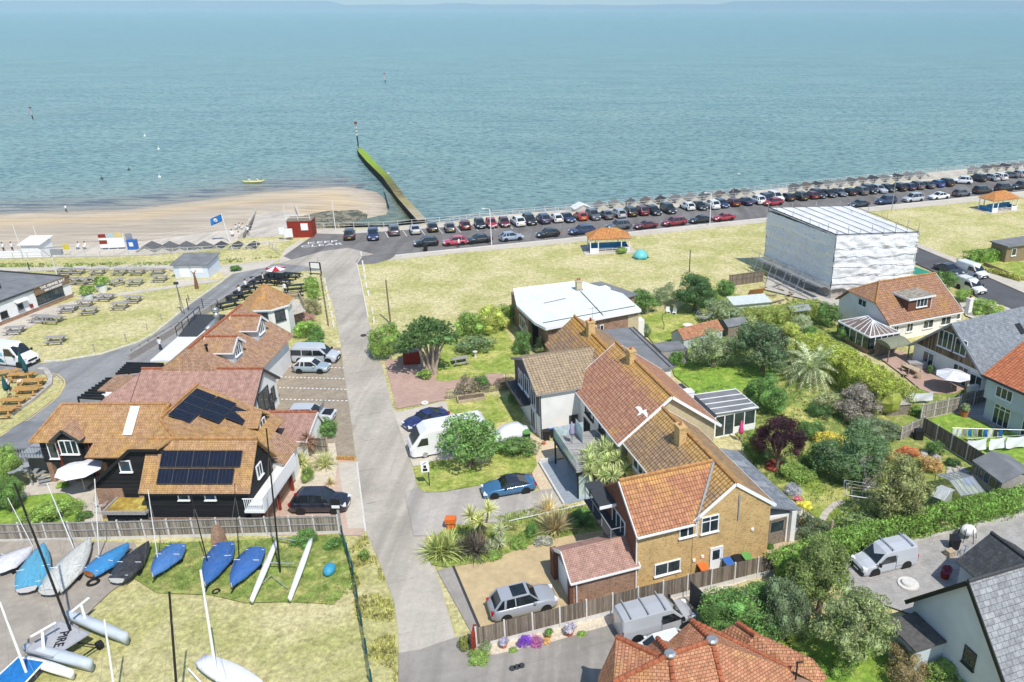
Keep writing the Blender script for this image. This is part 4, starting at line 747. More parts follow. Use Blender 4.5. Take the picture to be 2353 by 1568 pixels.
groof(b,FW,-45.35,-43.2,57.4,59.2,4.5,5.4,'y',M['tile_clay'],.5,.15,.1,name='dormer_roof',ridge=None,barge='dark'); gwall(b,FW,-45.1,-43.4,57.6,59.3,4.45,5.25,'y',M['clad'],.5,z0=2.2,name='dormer_wall'); window(b,FW,-44.25,57.6,3.1,1.5,1.3,0,3,1)
k=MB(); k.slab([(-39.95,58.1,4.62),(-39.2,58.1,4.62),(-39.2,60.0,6.27),(-39.95,60.0,6.27)],.05); q=k.build('rooflight_frame',M['upvc'],b); k=MB(); k.slab([(-39.87,58.2,4.76),(-39.28,58.2,4.76),(-39.28,59.9,6.24),(-39.87,59.9,6.24)],.03); k.build('pane',plain('bright_glass',(.62,.68,.68),.1,.8),q)
window(b,FW,-46.0,58.08,2.4,.8,1.6,0,1,1); 
for x in(-43.9,-41.7,-40.2): window(b,FW,x,58.9,.1,1.2,1.8,0,2,1,'wood')
for x in(-45.5,-42.9): pipe(b,FW,x,58.0,0,4.1,'redroof')
k=MB()
for i in range(13): a=i*.45; k.box(-48.2+.9*math.cos(a),57.6+.9*math.sin(a),.2*i+.1,.9,.35,.05,a)
k.tube((-48.2,57.6,0),(-48.2,57.6,3.4),.07); k.b2(-49.4,-47.1,58.2,60.6,2.35,2.45); [k.bar((-49.4+i*.25,58.2,2.45),(-49.4+i*.25,58.2,3.4),.03) for i in range(10)]; k.bar((-49.4,58.2,3.4),(-47.1,58.2,3.4),.05)
o=k.build('spiral_staircase',M['grey']); tag(o,'grey metal spiral staircase climbing to the end of the lichened cottage','staircase')
k=MB(); k.b2(-53,-47.4,60,64.5,0,2.2); k.prism([(-53.2,59.8),(-47.3,59.8),(-46.9,64.7),(-53.2,64.7)],2.2,2.35); tag(k.build('flat_outbuilding',M['roofing']),'low grey flat-roofed outbuilding between the side road and the spiral stair','outbuilding')
# restaurant
b=house('restaurant','long pub restaurant with mottled clay roofs, white gabled dormers and a six-sided seaward tower',FW,-36,75,'restaurant')
gwall(b,FW,-44.1,-33.3,67.1,72.8,2.95,5.1,'x',M['render']); groof(b,FW,-44.3,-33.3,67.1,72.8,2.95,5.1,'x',M['tile_pink'],.5,.35,.3,name='pink_roof',ridge='ridge_r',barge='dark')
k=MB(); k.slab([(-44.2,69.95,5.2),(-44.2,66.8,2.75),(-47.9,66.8,2.75)],.12); k.slab([(-44.2,69.95,5.2),(-44.2,73.2,2.75),(-47.9,73.2,2.75)],.12); k.slab([(-44.2,69.95,5.2),(-47.9,66.8,2.75),(-47.9,73.2,2.75)],.12); k.build('pink_hip',M['tile_pink'],b)
window(b,FW,-33.3,69.5,.9,2.6,2.2,90,2,1,'dark'); window(b,FW,-33.3,71.7,1.0,.8,1.4,90,1,1,'dark'); door(b,FW,-33.3,71.0,.02,.9,2.0,90,'dark')
T1=M['tile_clay']
k=MB(); k.prism([(-45,73),(-35.4,73),(-35.6,82.4),(-40,83),(-45.5,84)],0,3.5); k.build('main_wall',M['render'],b)
k=MB(); A=(-40.0,70.4,7.1); Bq=(-40.1,82.6,7.1); k.slab([A,Bq,(-37.6,82.6,5.4),(-35.0,82.9,3.4),(-34.9,69.2,3.4)],.14); k.slab([A,Bq,(-45.6,83.2,3.3),(-45.2,69.2,3.3)],.14); k.slab([A,(-45.2,69.2,3.3),(-34.9,69.2,3.4)],.14);
rr=k.build('main_roof',T1,b); k=MB(); n=26; a,c=Vector(A),Vector(Bq); [k.tube(a.lerp(c,i/n),a.lerp(c,(i+.95)/n),.12,.13,6) for i in range(n)]; k.build('ridge_tiles',M['ridge_r'],rr)
k=MB(); k.add([(-45.4,82.9,3.2),(-35.1,82.7,3.3),(-40.1,82.5,7.0)],[(0,1,2)]); k.build('far_gable',M['render'],b)
for y,n_ in((79.1,0),(73.3,1)):
    groof(b,FW,-39.6,-36.7,y-1.35,y+1.35,6.05,7.05,'x',T1,.5,.15,.15,name='dormer_roof',ridge='ridge_r',barge='white'); gwall(b,FW,-39,-36.8,y-1.15,y+1.15,6.0,6.95,'x',M['grender'],.5,z0=4.3,name='dormer_wall'); window(b,FW,-36.8,y,5.2,1.3,1.1,90,3,1)
k=MB(); k.tube((-38.9,71.6,5.9),(-38.9,71.6,6.9),.12,.1,8); k.tube((-38.9,71.6,6.9),(-38.9,71.6,7.0),.17,.17,8); k.build('flue',M['black'],b)
c0=Vector((-41.0,91.0,0)); ap=Vector((-41.2,91.3,6.6)); m=MB(); mw=MB(); ev=[];wl=[]
for i in range(8): a=R(22.5+45*i+6); ev.append(c0+Vector((3.0*math.cos(a),3.0*math.sin(a),4.4))); wl.append(c0+Vector((2.7*math.cos(a),2.7*math.sin(a),0)))
for i in range(8): m.slab([ev[i],ev[(i+1)%8],ap],.1)
q=m.build('tower_roof',roof_tile('tower_tile',(.36,.2,.1),(.46,.29,.15),(.56,.3,.05),.5,.14,.2,.016,'stagger',.4,.25),b); mw.prism([(v.x,v.y) for v in wl],0,4.3); mw.build('tower_wall',M['render'],b); k=MB(); [k.bar(ev[i]-Vector((0,0,.12)),ev[(i+1)%8]-Vector((0,0,.12)),.06,.2) for i in range(8)]; k.build('tower_fascia',M['white'],b)
k=MB(); [k.tube(ev[i],ap,.07,.07,5) for i in range(8)]; k.build('hip_tiles',M['ridge'],q)
for i in(5,6): a=R(45*i+51); window(b,FW,c0.x+2.5*math.cos(a)*1.0,c0.y+2.5*math.sin(a)*1.0,2.6,1.3,1.3,math.degrees(a)+90,2,1,'dark')
k=MB(); k.prism([P(25,x,y,2.2).xy for x,y in((770,650),(770,480),(890,455),(980,590))],2.05,2.2); k.build('tower_deck',M['deck_l'],b); k=MB(); D=[P(25,x,y,2.2) for x,y in((760,560),(780,470),(900,450),(975,585))]
for p,q in zip(D,D[1:]):
    n=10; [k.bar(p.lerp(q,i/n),p.lerp(q,i/n)+Vector((0,0,.95)),.05) for i in range(n+1)]; k.bar(p+Vector((0,0,.97)),q+Vector((0,0,.97)),.08)
k.build('deck_rail',M['wood_l'],b)
k=MB(); k.prism([P(6,x,y,2.9).xy for x,y in((440,812),(655,812),(900,600),(600,600))],0,2.9); k.build('kitchen_block',M['dark'],b)
k=MB(); k.prism([P(6,x,y,2.8).xy for x,y in((165,1052),(400,1052),(650,812),(440,815))],2.6,2.8); k.build('white_flat_roof',M['felt_w'],b)
k=MB(); k.prism([P(28,x,y,2.7).xy for x,y in((205,740),(330,742),(460,635),(330,637))],2.55,2.68); k.build('low_tiled_roof',T1,b); k=MB(); k.b2(-49.0,-47.9,69.6,73,0,2.5); k.build('low_wall',M['white'],b)
k=MB(); pts=[P(6,x,y,3.3) for x,y in((720,750),(820,650))]; k.tube(pts[0],pts[1],.28,.28,10); k.tube(pts[1],pts[1]+Vector((0,0,.9)),.3,.3,10); k.tube(pts[1]+Vector((0,0,.9)),pts[1]+Vector((0,0,1.2)),.3,.5,10); k.tube(pts[1]+Vector((0,0,1.2)),pts[1]+Vector((0,0,1.5)),.5,.2,10); k.build('extractor_duct',M['steel'],b,smooth=True)
k=MB(); fr_=[P(6,x,y,2.9) for x,y in((430,800),(640,610),(440,640),(560,520))]
for x,y,x2,y2 in((430,812,660,605),): a,c=P(6,x,y,2.9),P(6,x2,y2,2.9); [k.bar(a.lerp(c,i/4),a.lerp(c,i/4)+Vector((0,0,1.1)),.07) for i in range(5)]; k.bar(a+Vector((0,0,1.1)),c+Vector((0,0,1.1)),.08); k.bar(a+Vector((0,0,.55)),c+Vector((0,0,.55)),.05)
k.build('roof_guard_rail',M['dark'],b)
# pergolas
for lab,pts,n in(('dark slatted pergola beside the white flat roof of the restaurant',((400,560),(650,565),(600,608),(330,630)),6),('dark slatted pergola stepping along the restaurant towards the side road',((260,665),(330,660),(235,800),(75,790)),9)):
    a,b1,c1,d1=[P(28,x,y,2.5) for x,y in pts]; k=MB()
    for i in range(n): k.bar(a.lerp(d1,i/(n-1)),b1.lerp(c1,i/(n-1)),.14,.22)
    k.bar(a-Vector((0,0,.15)),d1-Vector((0,0,.15)),.1,.14); k.bar(b1-Vector((0,0,.15)),c1-Vector((0,0,.15)),.1,.14)
    for q in(a,b1,c1,d1): k.bar((q.x,q.y,0),(q.x,q.y,2.4),.12)
    tag(k.build('pergola',M['black']),lab,'pergola')
# small outbuilding by the car park
b=house('car_park_store','low pinkish plain-tiled store with white walls between the shrubs and the brick-paved car park',FW,-29,64,'outbuilding')
gwall(b,FW,-32,-26.7,62.2,66,1.9,2.9,'x',M['render'],.8); groof(b,FW,-32,-26.7,62.2,66,1.9,2.9,'x',M['tile_pink'],.8,.3,.15,barge='white',ridge='ridge_r')
# ---------------------------------------------------------------- cafe on the left
b=thing('beach_cafe','white single-storey beach cafe with grey flat roof and wooden name board','cafe',(-75,100,0))
c0,c1=Vector((-74.17,105.3,0)),Vector((-77.6,89.5,0)); u=(c0-c1).normalized(); nL=Vector((-u.y,u.x,0)); H3=2.8
q=[c1,c0,c0+nL*14,c1+nL*14]; k=MB(); k.prism([(v.x,v.y) for v in q],.5,H3); k.build('wall',M['white'],b); k=MB(); k.prism([((v-nL*.02*(1 if i<2 else 0)).x,(v-nL*.02).y) for i,v in enumerate(q)],0,.5); k.build('brick_plinth',M['brick_m'],b)
k=MB(); k.prism([(v.x,v.y) for v in(c1-nL*.2-u*.2,c0-nL*.2+u*.2,c0+nL*14,c1+nL*14)],H3,H3+.12); rf=k.build('flat_roof',M['roofing'],b)
k=MB(); 
for v,w_ in((c0-nL*.1,c0+nL*14),(c1-nL*.1,c0-nL*.1)): k.bar(v+Vector((0,0,H3+.2)),w_+Vector((0,0,H3+.2)),.2,.2)
k.build('parapet',M['slate_d'],rf)
ang=math.atan2(u.y,u.x); fc=frame(c1.x,c1.y,ang)
Lw=(c0-c1).length
def fx(t_,x,y,z): v=P(t_,x,y,z); return (v-c1).dot(u)
k=MB(fc); k.b2(Lw-5.6,Lw-.1,-.2,-.02,2.1,3.15); k.build('name_board',boards('brown_board',(.25,.17,.1),.16,False,.12,.25),b)
text('sign_lettering','THE MINNIS BAY',.52,M['white'],fc@Matrix.Translation((Lw-2.8,-.23,2.8))@Matrix.Rotation(math.pi/2,4,'X'),b,.02,.012); text('sign_lettering','BAR & BRASSERIE',.36,M['white'],fc@Matrix.Translation((Lw-2.8,-.23,2.33))@Matrix.Rotation(math.pi/2,4,'X'),b,.02,.01)
window(b,fc,Lw-3.4,-.01,.75,4.2,1.3,0,6,1,'dark'); window(b,fc,Lw-8,-.01,.9,.9,1.0,0,1,1,'grey'); window(b,fc,Lw-10.4,-.01,.8,1.0,.85,0,1,1,'dark',gm='black')
k=MB(fc); k.slab([(Lw-8.7,-.6,2.15),(Lw-7,-.6,2.15),(Lw-7,0,2.4),(Lw-8.7,0,2.4)],.05); k.build('awning',M['white'],b); k=MB(fc); k.b2(Lw-6.7,Lw-6.3,-.15,-.02,.8,1.25); k.build('red_box',M['redroof'],b)
k=MB(fc); k.prism([(Lw-3,3),(Lw-13,3),(Lw-13,9),(Lw-4,10)],3.25,3.35) if 0 else k.b2(-6,Lw-6,4.5,9.5,H3+.3,H3+.9); k.build('roof_light_box',M['glass'],b)
# ---------------------------------------------------------------- scaffolded house
b=thing('sheeted_scaffold','house wrapped in white scaffold sheeting under a temporary corrugated roof','scaffold',(33,112,0))
S=[Vector(v) for v in((30.2,104.2,0),(41.8,106.0,0),(36.5,120.2,0),(23.7,118.5,0))]
t=NT('scaffold_sheet'); v=t.co(); n=t.noise(t.map(v,.25,.9),1,6,.65,1.2); c=t.ramp(n,[(.25,(.5,.51,.53)),(.42,(.74,.75,.76)),(.6,(.84,.84,.85))]); wv=t.noise(t.map(v,1.1,.6,1,.6),1,5,.7,1.5); t.bump(wv,.8,.18); sheet=t.done(c,.45,.4); 
tr=t.n('BsdfTransparent'); 
def sheetwall(a,b_,z0,z1,nu,nv,seed,amp=.16):
    random.seed(seed); d=(b_-a); nrm=Vector((d.y,-d.x,0)).normalized(); vs=[]; 
    for j in range(nv+1):
        for i in range(nu+1):
            z=z0+(z1-z0)*j/nv; s=i/nu; lift=((j%7)/7.); bulge=math.sin(math.pi*((z-z0)%1.9)/1.9)*.1
            fold=.13*math.sin((s*d.length*1.1+z*(1.3 if int(z/1.3)%2 else -.9))*2.2+3*noise.noise(Vector((s*4,z*.6,seed))))*max(0,noise.noise(Vector((s*3+5,z*.5,seed)))+.35); q=a+d*s+nrm*(bulge+fold+amp*noise.noise(Vector((s*9+seed,z*1.3,0)))+.1*noise.noise(Vector((s*30-z*2,z*3,seed)))); q.z=z+(.45*noise.noise(Vector((s*5,seed,0))) if j==0 else 0); vs.append(q)
    m=MB(); m.add(vs,[(j*(nu+1)+i,j*(nu+1)+i+1,(j+1)*(nu+1)+i+1,(j+1)*(nu+1)+i) for j in range(nv) for i in range(nu)]); return m
for i,(a,c_) in enumerate(((S[0],S[1]),(S[3],S[0]),(S[1],S[2]),(S[2],S[3]))):
    o=sheetwall(a,c_,1.3,8.9,60,40,i+1).build('sheeting',sheet,b,smooth=True)
    m=MB(); d=c_-a; nrm=Vector((d.y,-d.x,0)).normalized()*.2
    for z in(2.3,3.6,4.9,6.2,7.5):
        pts=[a+d*s+nrm*1.5+Vector((0,0,z+.12*math.sin(s*9+z*3+i))) for s in[j/14 for j in range(15)]]
        for p,q in zip(pts,pts[1:]): m.bar(p,q,.03,.1)
    m.build('banding',M['white'],o)
m=MB(); m.slab([S[0]+Vector((0,0,9.0)),S[1]+Vector((0,0,8.9)),S[2]+Vector((0,0,9.3)),S[3]+Vector((0,0,9.4))],.1); t=NT('corrugated_sheet'); v=t.n('NewGeometry').outputs['Position']; c=t.mix(t.ramp(t.noise(t.map(v,1.2,.3,1,-.3),1,5,.7),[(.62,0),(.72,.7)]),t.ramp(t.noise(v,.6,4),[(.3,(.6,.61,.62)),(.7,(.8,.8,.8))]),(.2,.16,.13)); rf=m.build('temporary_roof',t.done(c,.5,.3),b)
m=MB()
for i in range(8): s=i/7; a=S[3].lerp(S[2],s)+Vector((0,0,9.48)); c_=S[0].lerp(S[1],s)+Vector((0,0,9.08)); m.bar(a,c_,.055,.06)
m.bar(S[0]+Vector((0,0,9.15)),S[1]+Vector((0,0,9.05)),.1); m.bar(S[0]+Vector((0,0,9.15)),S[3]+Vector((0,0,9.55)),.1); m.build('roof_beam',M['dark'],rf)
m=MB(); r_=.045
for a,c_,n in((S[0],S[1],7),(S[3],S[0],8),(S[1],S[2],7),(S[2],S[3],7)):
    d=c_-a; nn=Vector((d.y,-d.x,0)).normalized()*.55
    for i in range(n+1): q=a+d*(i/n)-nn*.25; m.tube(q,q+Vector((0,0,10.2 if i%2 else 9.6)),r_,r_,5); 
    for z in(.6,2.2): m.tube(a+nn*.3+Vector((0,0,z)),c_+nn*.3+Vector((0,0,z)),r_,r_,5)
for s in(.15,.38,.6,.8): a=S[3].lerp(S[0],s); nn=Vector((-.9,-.42,0)); m.tube(a+nn*2.4+Vector((0,0,.2)),a+nn*.5+Vector((0,0,7.2)),r_,r_,5); m.tube(a+nn*2.4+Vector((0,0,2)),a+nn*.3+Vector((0,0,2)),r_,r_,5); m.tube(a+nn*4,a+nn*2.4+Vector((0,0,3.6)),r_,r_,5)
a=S[3]+Vector((-2.2,-1.0,0)); c_=S[0]+Vector((-2.2,-1.0,0)); [m.tube(a+Vector((0,0,z)),c_+Vector((0,0,z)),r_,r_,5) for z in(1,2.2,3.2)]; m.bar(a+Vector((1,.4,2.0)),c_+Vector((1,.4,2.0)),.8,.06)
m.build('scaffold_tubes',M['steel'],b)
m=MB(); m.prism([(S[i].lerp(Vector((33,112,0)),.06)).xy for i in range(4)],0,8.6); m.build('house_core',plain('unfinished_block',(.42,.37,.33),.95,.1),b)
# ---------------------------------------------------------------- chalet bungalow
FC=frame(33.3,88.5,R(23.6))
b=house('chalet_bungalow','white chalet bungalow with orange-brown tiled roof and brown flat-topped dormer',FC,5,4)
k=MB(FC); k.b2(0,10.8,.4,9.6,0,2.5); k.add([(0,.4,2.5),(0,9.6,2.5),(0,7.6,4.3),(0,2.9,4.3)],[(3,2,1,0)]); k.add([(10.8,.4,2.5),(10.8,9.6,2.5),(10.8,5.3,5.5)],[(0,1,2)]); k.build('wall',M['render'],b)
k=MB(FC); q0=(-.3,2.7,4.25);q1=(-.3,7.9,4.25); k.slab([(-.3,0,2.45),(11.2,0,2.45),(11.2,5.3,5.85),(2.2,5.3,5.85),q0],.12); k.slab([(-.3,10.1,2.45),(11.2,10.1,2.45),(11.2,5.3,5.85),(2.2,5.3,5.85),q1],.12); k.slab([q0,q1,(2.2,5.3,5.85)],.12); r=k.build('roof',M['tile_bung'],b)
k=MB(FC); [k.tube(Vector(p).lerp(Vector(q),i/8),Vector(p).lerp(Vector(q),(i+.95)/8),.11,.12,6) for p,q in(((2.2,5.3,5.9),(11.2,5.3,5.9)),(q0,(2.2,5.3,5.9)),(q1,(2.2,5.3,5.9))) for i in range(8)]; k.build('ridge_tiles',M['ridge'],r)
k=MB(FC); k.b2(-.35,11.25,-.12,0,2.25,2.4); k.bar((11.22,0,2.4),(11.22,5.3,5.8),.06,.2); k.build('gutter',M['white'],b)
k=MB(FC); k.b2(3.3,6.9,1.1,4.4,3.0,4.75); k.build('dormer_wall',M['brick_r'],b); k=MB(FC); k.b2(3.05,7.15,.85,4.7,4.75,4.9); k.build('dormer_roof',plain('mossy_felt',(.3,.27,.22),.95,.1,var=.5,scale=2.5),b); k=MB(FC); k.b2(3.0,7.2,.8,.85,4.68,4.92); k.b2(3.0,3.05,.85,4.7,4.68,4.92); k.b2(6.75,6.83,1.02,1.1,3.1,4.7); k.build('dormer_fascia',M['white'],b)
window(b,FC,5.35,1.1,3.55,1.7,1.1,0,3,1); 
for x,w_ in((3.3,1.0),(6.2,1.6),(9.0,1.6),(1.2,.7)): window(b,FC,x,.4,.9,w_,1.1,0,2,1)
window(b,FC,0,5.3,3.0,1.5,.9,-90,2,1); k=MB(FC); k.b2(10.8,12.4,1.2,3.6,0,2.2); k.build('side_porch',M['render'],b); window(b,FC,11.6,1.2,.9,1.2,1.0,0,2,1)
k=MB(FC); k.tube((5.9,.25,2.0),(5.9,.4,2.0),.3,.3,12); k.build('satellite_dish',M['grey'],b)
c_=house('hipped_conservatory','white hipped conservatory with tinted glazed roof against the chalet bungalow',FC,-2,2,'conservatory')
CQ=[P(17,x,y,2.15) for x,y in((610,640),(905,790),(1185,745))]; CQ.append(CQ[0]+CQ[2]-CQ[1]); pk=[P(17,880,592,3.15),P(17,935,632,3.15)]
k=MB(); k.prism([(v.x,v.y) for v in CQ],0,.6); k.build('base_wall',M['brick_m'],c_); k=MB(); k.prism([(v.lerp(CQ[(i+2)%4],.01).x,v.lerp(CQ[(i+2)%4],.01).y) for i,v in enumerate(CQ)],.6,2.1); k.build('glazing',M['glass'],c_)
k=MB()
for i in range(4):
    a,c1_=CQ[i],CQ[(i+1)%4]; k.bar(a,c1_,.16,.18); n=5
    for j in range(n+1): q=a.lerp(c1_,j/n); k.bar((q.x,q.y,.6),(q.x,q.y,2.1),.08)
k.build('frame',M['upvc'],c_); k=MB(); up=Vector((0,0,.08)); k.slab([CQ[0]+up,CQ[1]+up,pk[1],pk[0]],.03); k.slab([CQ[1]+up,CQ[2]+up,pk[1]],.03); k.slab([CQ[2]+up,CQ[3]+up,pk[0],pk[1]],.03); k.slab([CQ[3]+up,CQ[0]+up,pk[0]],.03); r=k.build('glazed_roof',plain('tinted_roof_glass',(.2,.15,.12),.15,.6,var=.3),c_)
k=MB()
for a,q in((CQ[0],pk[0]),(CQ[1],pk[1]),(CQ[2],pk[1]),(CQ[3],pk[0]),(pk[0],pk[1])): k.bar(a+up,q+up*.5,.1,.08)
for i in range(1,6): k.bar(CQ[0].lerp(CQ[1],i/6)+up,(pk[0].lerp(pk[1],max(0,min(1,(i-1.5)/3))) )+up*.5,.07,.06); k.bar(CQ[1].lerp(CQ[2],i/6)+up,pk[1].lerp(CQ[2],max(0,(i-4)/3))+up*.5 if i>4 else pk[1].lerp(CQ[1],0)+up*.5,.06,.05)
k.build('glazing_bar',M['upvc'],r)
# ---------------------------------------------------------------- slate roofed house and its neighbour
FS=frame(38.2,74.6,R(27.3))
b=house('slate_roofed_house','white house with big grey slate roof and weathered timber gable',FS,4,4)
gwall(b,FS,.3,16,.2,9.4,2.35,6.3,'x',M['render']); groof(b,FS,.3,16,.2,9.4,2.35,6.3,'x',M['slate'],.5,.5,.4,ridge=None,barge='grey')
k=MB(FS); k.add([(.24,.3,2.45),(.24,9.3,2.45),(.24,4.8,6.25),(.3,.3,2.45),(.3,9.3,2.45),(.3,4.8,6.25)],[(0,2,1),(3,4,5),(0,1,4,3)]); k.build('timber_gable',M['timber_v'],b)
for y,z,h,n in((5.4,3.3,1.9,3),(3.4,3.3,1.7,2),(7.2,.5,1.6,2),(2.9,.1,2.1,3),(.9,.6,1.3,2)): window(b,FS,.24,y,z,1.5 if n<3 else 1.9,h,-90,n,1)
k=MB(FS); k.slab([(8.3,2.4,4.45),(9.1,2.4,4.45),(9.1,3.4,5.3),(8.3,3.4,5.3)],.06); k.build('rooflight',M['black'],b); chimney(b,FC,13.2,1.0,1.5,3.6,M['render'],.6,.6,1,'redroof')
b=house('grey_rendered_house','pale grey rendered house with new orange-red tiled roof above the clothes line lawn',FS,-1,-8)
k=MB(FS); k.b2(-3.9,5,-12.5,-3.6,0,2.4); k.b2(-4.3,5,-12.5,-3.5,2.4,4.75); k.build('wall',M['grender'],b)
k=MB(FS); k.slab([(-4.7,-3.2,4.7),(-4.7,-13,4.7),(.4,-13,7.2),(.4,-3.2,7.2)],.12); k.slab([(5.3,-3.2,4.7),(5.3,-13,4.7),(.4,-13,7.2),(.4,-3.2,7.2)],.12); k.build('roof',roof_tile('new_red_tile',(.38,.12,.055),(.46,.17,.08),(.5,.2,.08),.1,.3,.3,.02),b)
k=MB(FS); k.b2(-4.78,-4.7,-13,-3.2,4.55,4.75); k.build('gutter',M['dark'],b)
for y,z,w_,h,n,fx_ in((-5.6,3.1,1.8,1.1,3,-4.3),(-9.5,3.1,1.8,1.1,3,-4.3),(-5.5,.1,1.8,2.1,3,-3.9),(-8.4,.1,1.4,2.1,2,-3.9)): window(b,FS,fx_,y,z,w_,h,-90,n,1,top=.4 if h>2 else 0)
# dark slated pair bottom right
FD=frame(20.15,36.2,R(20.7))
b=house('slate_gabled_house','grey rendered house with dark verges and pale grey slate tiles beside the paved yard',FD,2,0)
gwall(b,FD,0,14,-3.8,3.8,3.3,7.5,'x',M['grender']); groof(b,FD,0,14,-3.8,3.8,3.3,7.5,'x',M['slate2'],.5,.35,.3,ridge=None)
k=MB(FD); k.bar((-.32,-4.15,2.9),(-.32,0,7.55),.08,.26); k.bar((-.32,4.15,2.9),(-.32,0,7.55),.08,.26); k.build('verge',M['black'],b); k=MB(FD); [k.tube((-.3+i*.45,0,7.68),(.13+i*.45,0,7.68),.11,.12,6) for i in range(32)]; k.build('ridge_tiles',M['dark'],b)
window(b,FD,0,-.9,2.3,.9,1.2,-90,1,1,'dark'); window(b,FD,0,-2.8,.8,.9,1.3,-90,1,1,'dark')
k=MB(FD); k.b2(-2.0,0,1.0,3.2,0,2.5); k.build('porch_wall',M['grender'],b); k=MB(FD); k.b2(-2.3,-.05,.8,3.5,2.5,2.62); k.build('porch_roof',plain('lichened_felt',(.1,.095,.09),.8,.2,var=.25,scale=4),b)
k=MB(FD); k.slab([(3,-4.0,3.1),(5.2,-4.6,3.0),(4.1,0,7.0)],.2); k.build('cross_roof',M['slate_d'],b)
FO=frame(23.5,44.6,R(20.7))
b=house('dark_slate_outbuilding','outbuilding with very dark slate roof next to the swimming pool',FO,2,-1,'outbuilding')
groof(b,FO,.2,5.0,-3.5,-.2,2.4,3.9,'y',M['slate_d'],.52,.25,.3,ridge='dark'); gwall(b,FO,.2,5.0,-3.5,-.2,2.4,3.9,'y',M['grender'],.52)
# terracotta roof in the foreground
b=thing('terracotta_roofed_house','house of many hipped terracotta tiled roofs at the bottom edge of the photo','house',(4,32,0))
def T(x,y,z): return P(20,x,y,z)
m=MB(); A0=T(450,620,5.2);A1=T(790,775,5.25);P1=T(885,760,5.9);M0=T(430,985,5.0);E0=T(310,930,3.3);B0=T(780,630,5.0);C0=T(1050,490,5.0);P2=T(1220,650,5.9)
V1=T(700,690,4.3);V2=T(870,655,4.2);V3=T(960,740,5.2);Z1=T(950,1400,3.2);Z2=T(1400,1400,3.0);Z0=T(250,1300,3.1);RE=T(1860,880,3.7);RF=T(1930,1120,3.1)
for f in([A0,A1,P1,M0,E0],[A0,V1,A1],[V1,B0,P1,A1],[B0,V2,V3,P1],[V2,C0,P2,V3],[V3,P2,P1],[C0,RE,P2],[P2,RE,RF,Z2],[P1,P2,Z2,Z1],[M0,P1,Z1,Z0],[E0,M0,Z0]):
    m.slab(f,.1)
rf=m.build('main_roof',M['tile_red'],b); D0=T(1420,505,4.3);D1=T(1570,605,4.3)
m=MB(); m.slab([D0,D1,T(1480,690,3.4),T(1260,585,3.3)],.1); m.slab([D0,T(2030,795,3.6),T(2145,940,2.9),T(2090,1010,2.8),T(1860,885,3.2),T(1480,690,3.7),D1],.1); m.build('side_roof',M['tile_red'],b)
m=MB()
for p,q in((A0,A1),(B0,P1),(C0,P2),(M0,P1),(P1,P2),(P1,Z1),(P2,Z2),(D0,D1),(C0,RE)):
    n=max(2,int((p-q).length/.3)); [m.tube(p.lerp(q,i/n)+Vector((0,0,.03)),p.lerp(q,(i+.9)/n)+Vector((0,0,.06)),.13,.15,7) for i in range(n)]
m.build('ridge_tiles',M['ridge_r'],rf)
for p in(P1,P2):
    m=MB(); m.sphere(p+Vector((0,0,.08)),.34,.34,.14,10,5); m.build('lead_cap',M['steel'],rf)
m=MB(); m.prism([T(x,y,2.6).xy for x,y in((420,960),(560,740),(700,740),(860,690),(1030,560),(1300,610),(1450,560),(2000,830),(2090,980),(1900,1400),(400,1400))],0,2.85); m.build('wall',M['brick_m'],b)
m=MB(); v=T(1890,960,3.4); m.tube(v,v+Vector((0,0,1.2)),.05,.05,6); m.bar(v+Vector((-.1,0,1.2)),v+Vector((.35,.1,1.15)),.06); m.build('roof_pipe',M['black'],b)
# ---------------------------------------------------------------- vegetation
def leafquads(m,pts,size,rnd):
    for p,n in pts:
        t=Vector((rnd.gauss(0,1),rnd.gauss(0,1),rnd.gauss(0,.7))).normalized(); nn=(n*.9+t).normalized(); a=nn.orthogonal().normalized(); a.rotate(Matrix.Rotation(rnd.random()*6.28,3,nn)); b=nn.cross(a)
        s=size*rnd.uniform(.6,1.35); l=s*rnd.uniform(1.,1.7); p=Vector(p)
        m.add([p-a*l,p-b*s*.5+nn*s*.15,p+a*l,p+b*s*.5+nn*s*.15],[(0,1,2,3)])
def crown_mesh(name,seed,n,leaf,lumps=12,flat=1.,spread=.62,core=.62,lr=(.28,.5)):
    rnd=random.Random(seed); m=MB(); L=[(Vector((0,0,0)),.7)]
    for i in range(lumps):
        z=rnd.uniform(-.45,1); a=rnd.random()*6.283; rr=math.sqrt(max(0,1-z*z)); L.append((Vector((rr*math.cos(a),rr*math.sin(a),z))*spread*rnd.uniform(.85,1.15),rnd.uniform(*lr)))
    tot=sum(r*r for c,r in L); pts=[]
    for c,r in L:
        k=int(n*r*r/tot)
        for _ in range(k):
            d=Vector((rnd.gauss(0,1),rnd.gauss(0,1),rnd.gauss(0,1)+.25)).normalized(); q=c+d*r*rnd.uniform(.8,1.07)
            inside_=sum(1 for c2,r2 in L if (q-c2).length<r2*.72)
            if inside_ and rnd.random()<.85: q=c+d*r*rnd.uniform(1.0,1.15)
            pts.append((q,d))
    leafquads(m,pts,leaf,rnd)
    for c,r in L: m.sphere(c,r*core*1.12,None,None,7,5,.08)
    for i in range(len(m.v)): x,y,z=m.v[i]; m.v[i]=(x,y,max(z*flat,-.85))
    return m.mesh(name,M['leaf'],uv=False)
PR={'b':[crown_mesh('crown',s,3600,.042,15,spread=.7,core=.5,lr=(.2,.45)) for s in(1,2,3,4,5)],'t':[crown_mesh('crown',s,9000,.03,30,spread=.78,core=.5,lr=(.14,.36)) for s in(11,12,13,14)],'s':[crown_mesh('crown',s,900,.09,7) for s in(21,22)],
    'o':[crown_mesh('crown',s,3600,.045,16,core=.35,spread=.75,lr=(.18,.4)) for s in(31,32)]}
cnt=[0]
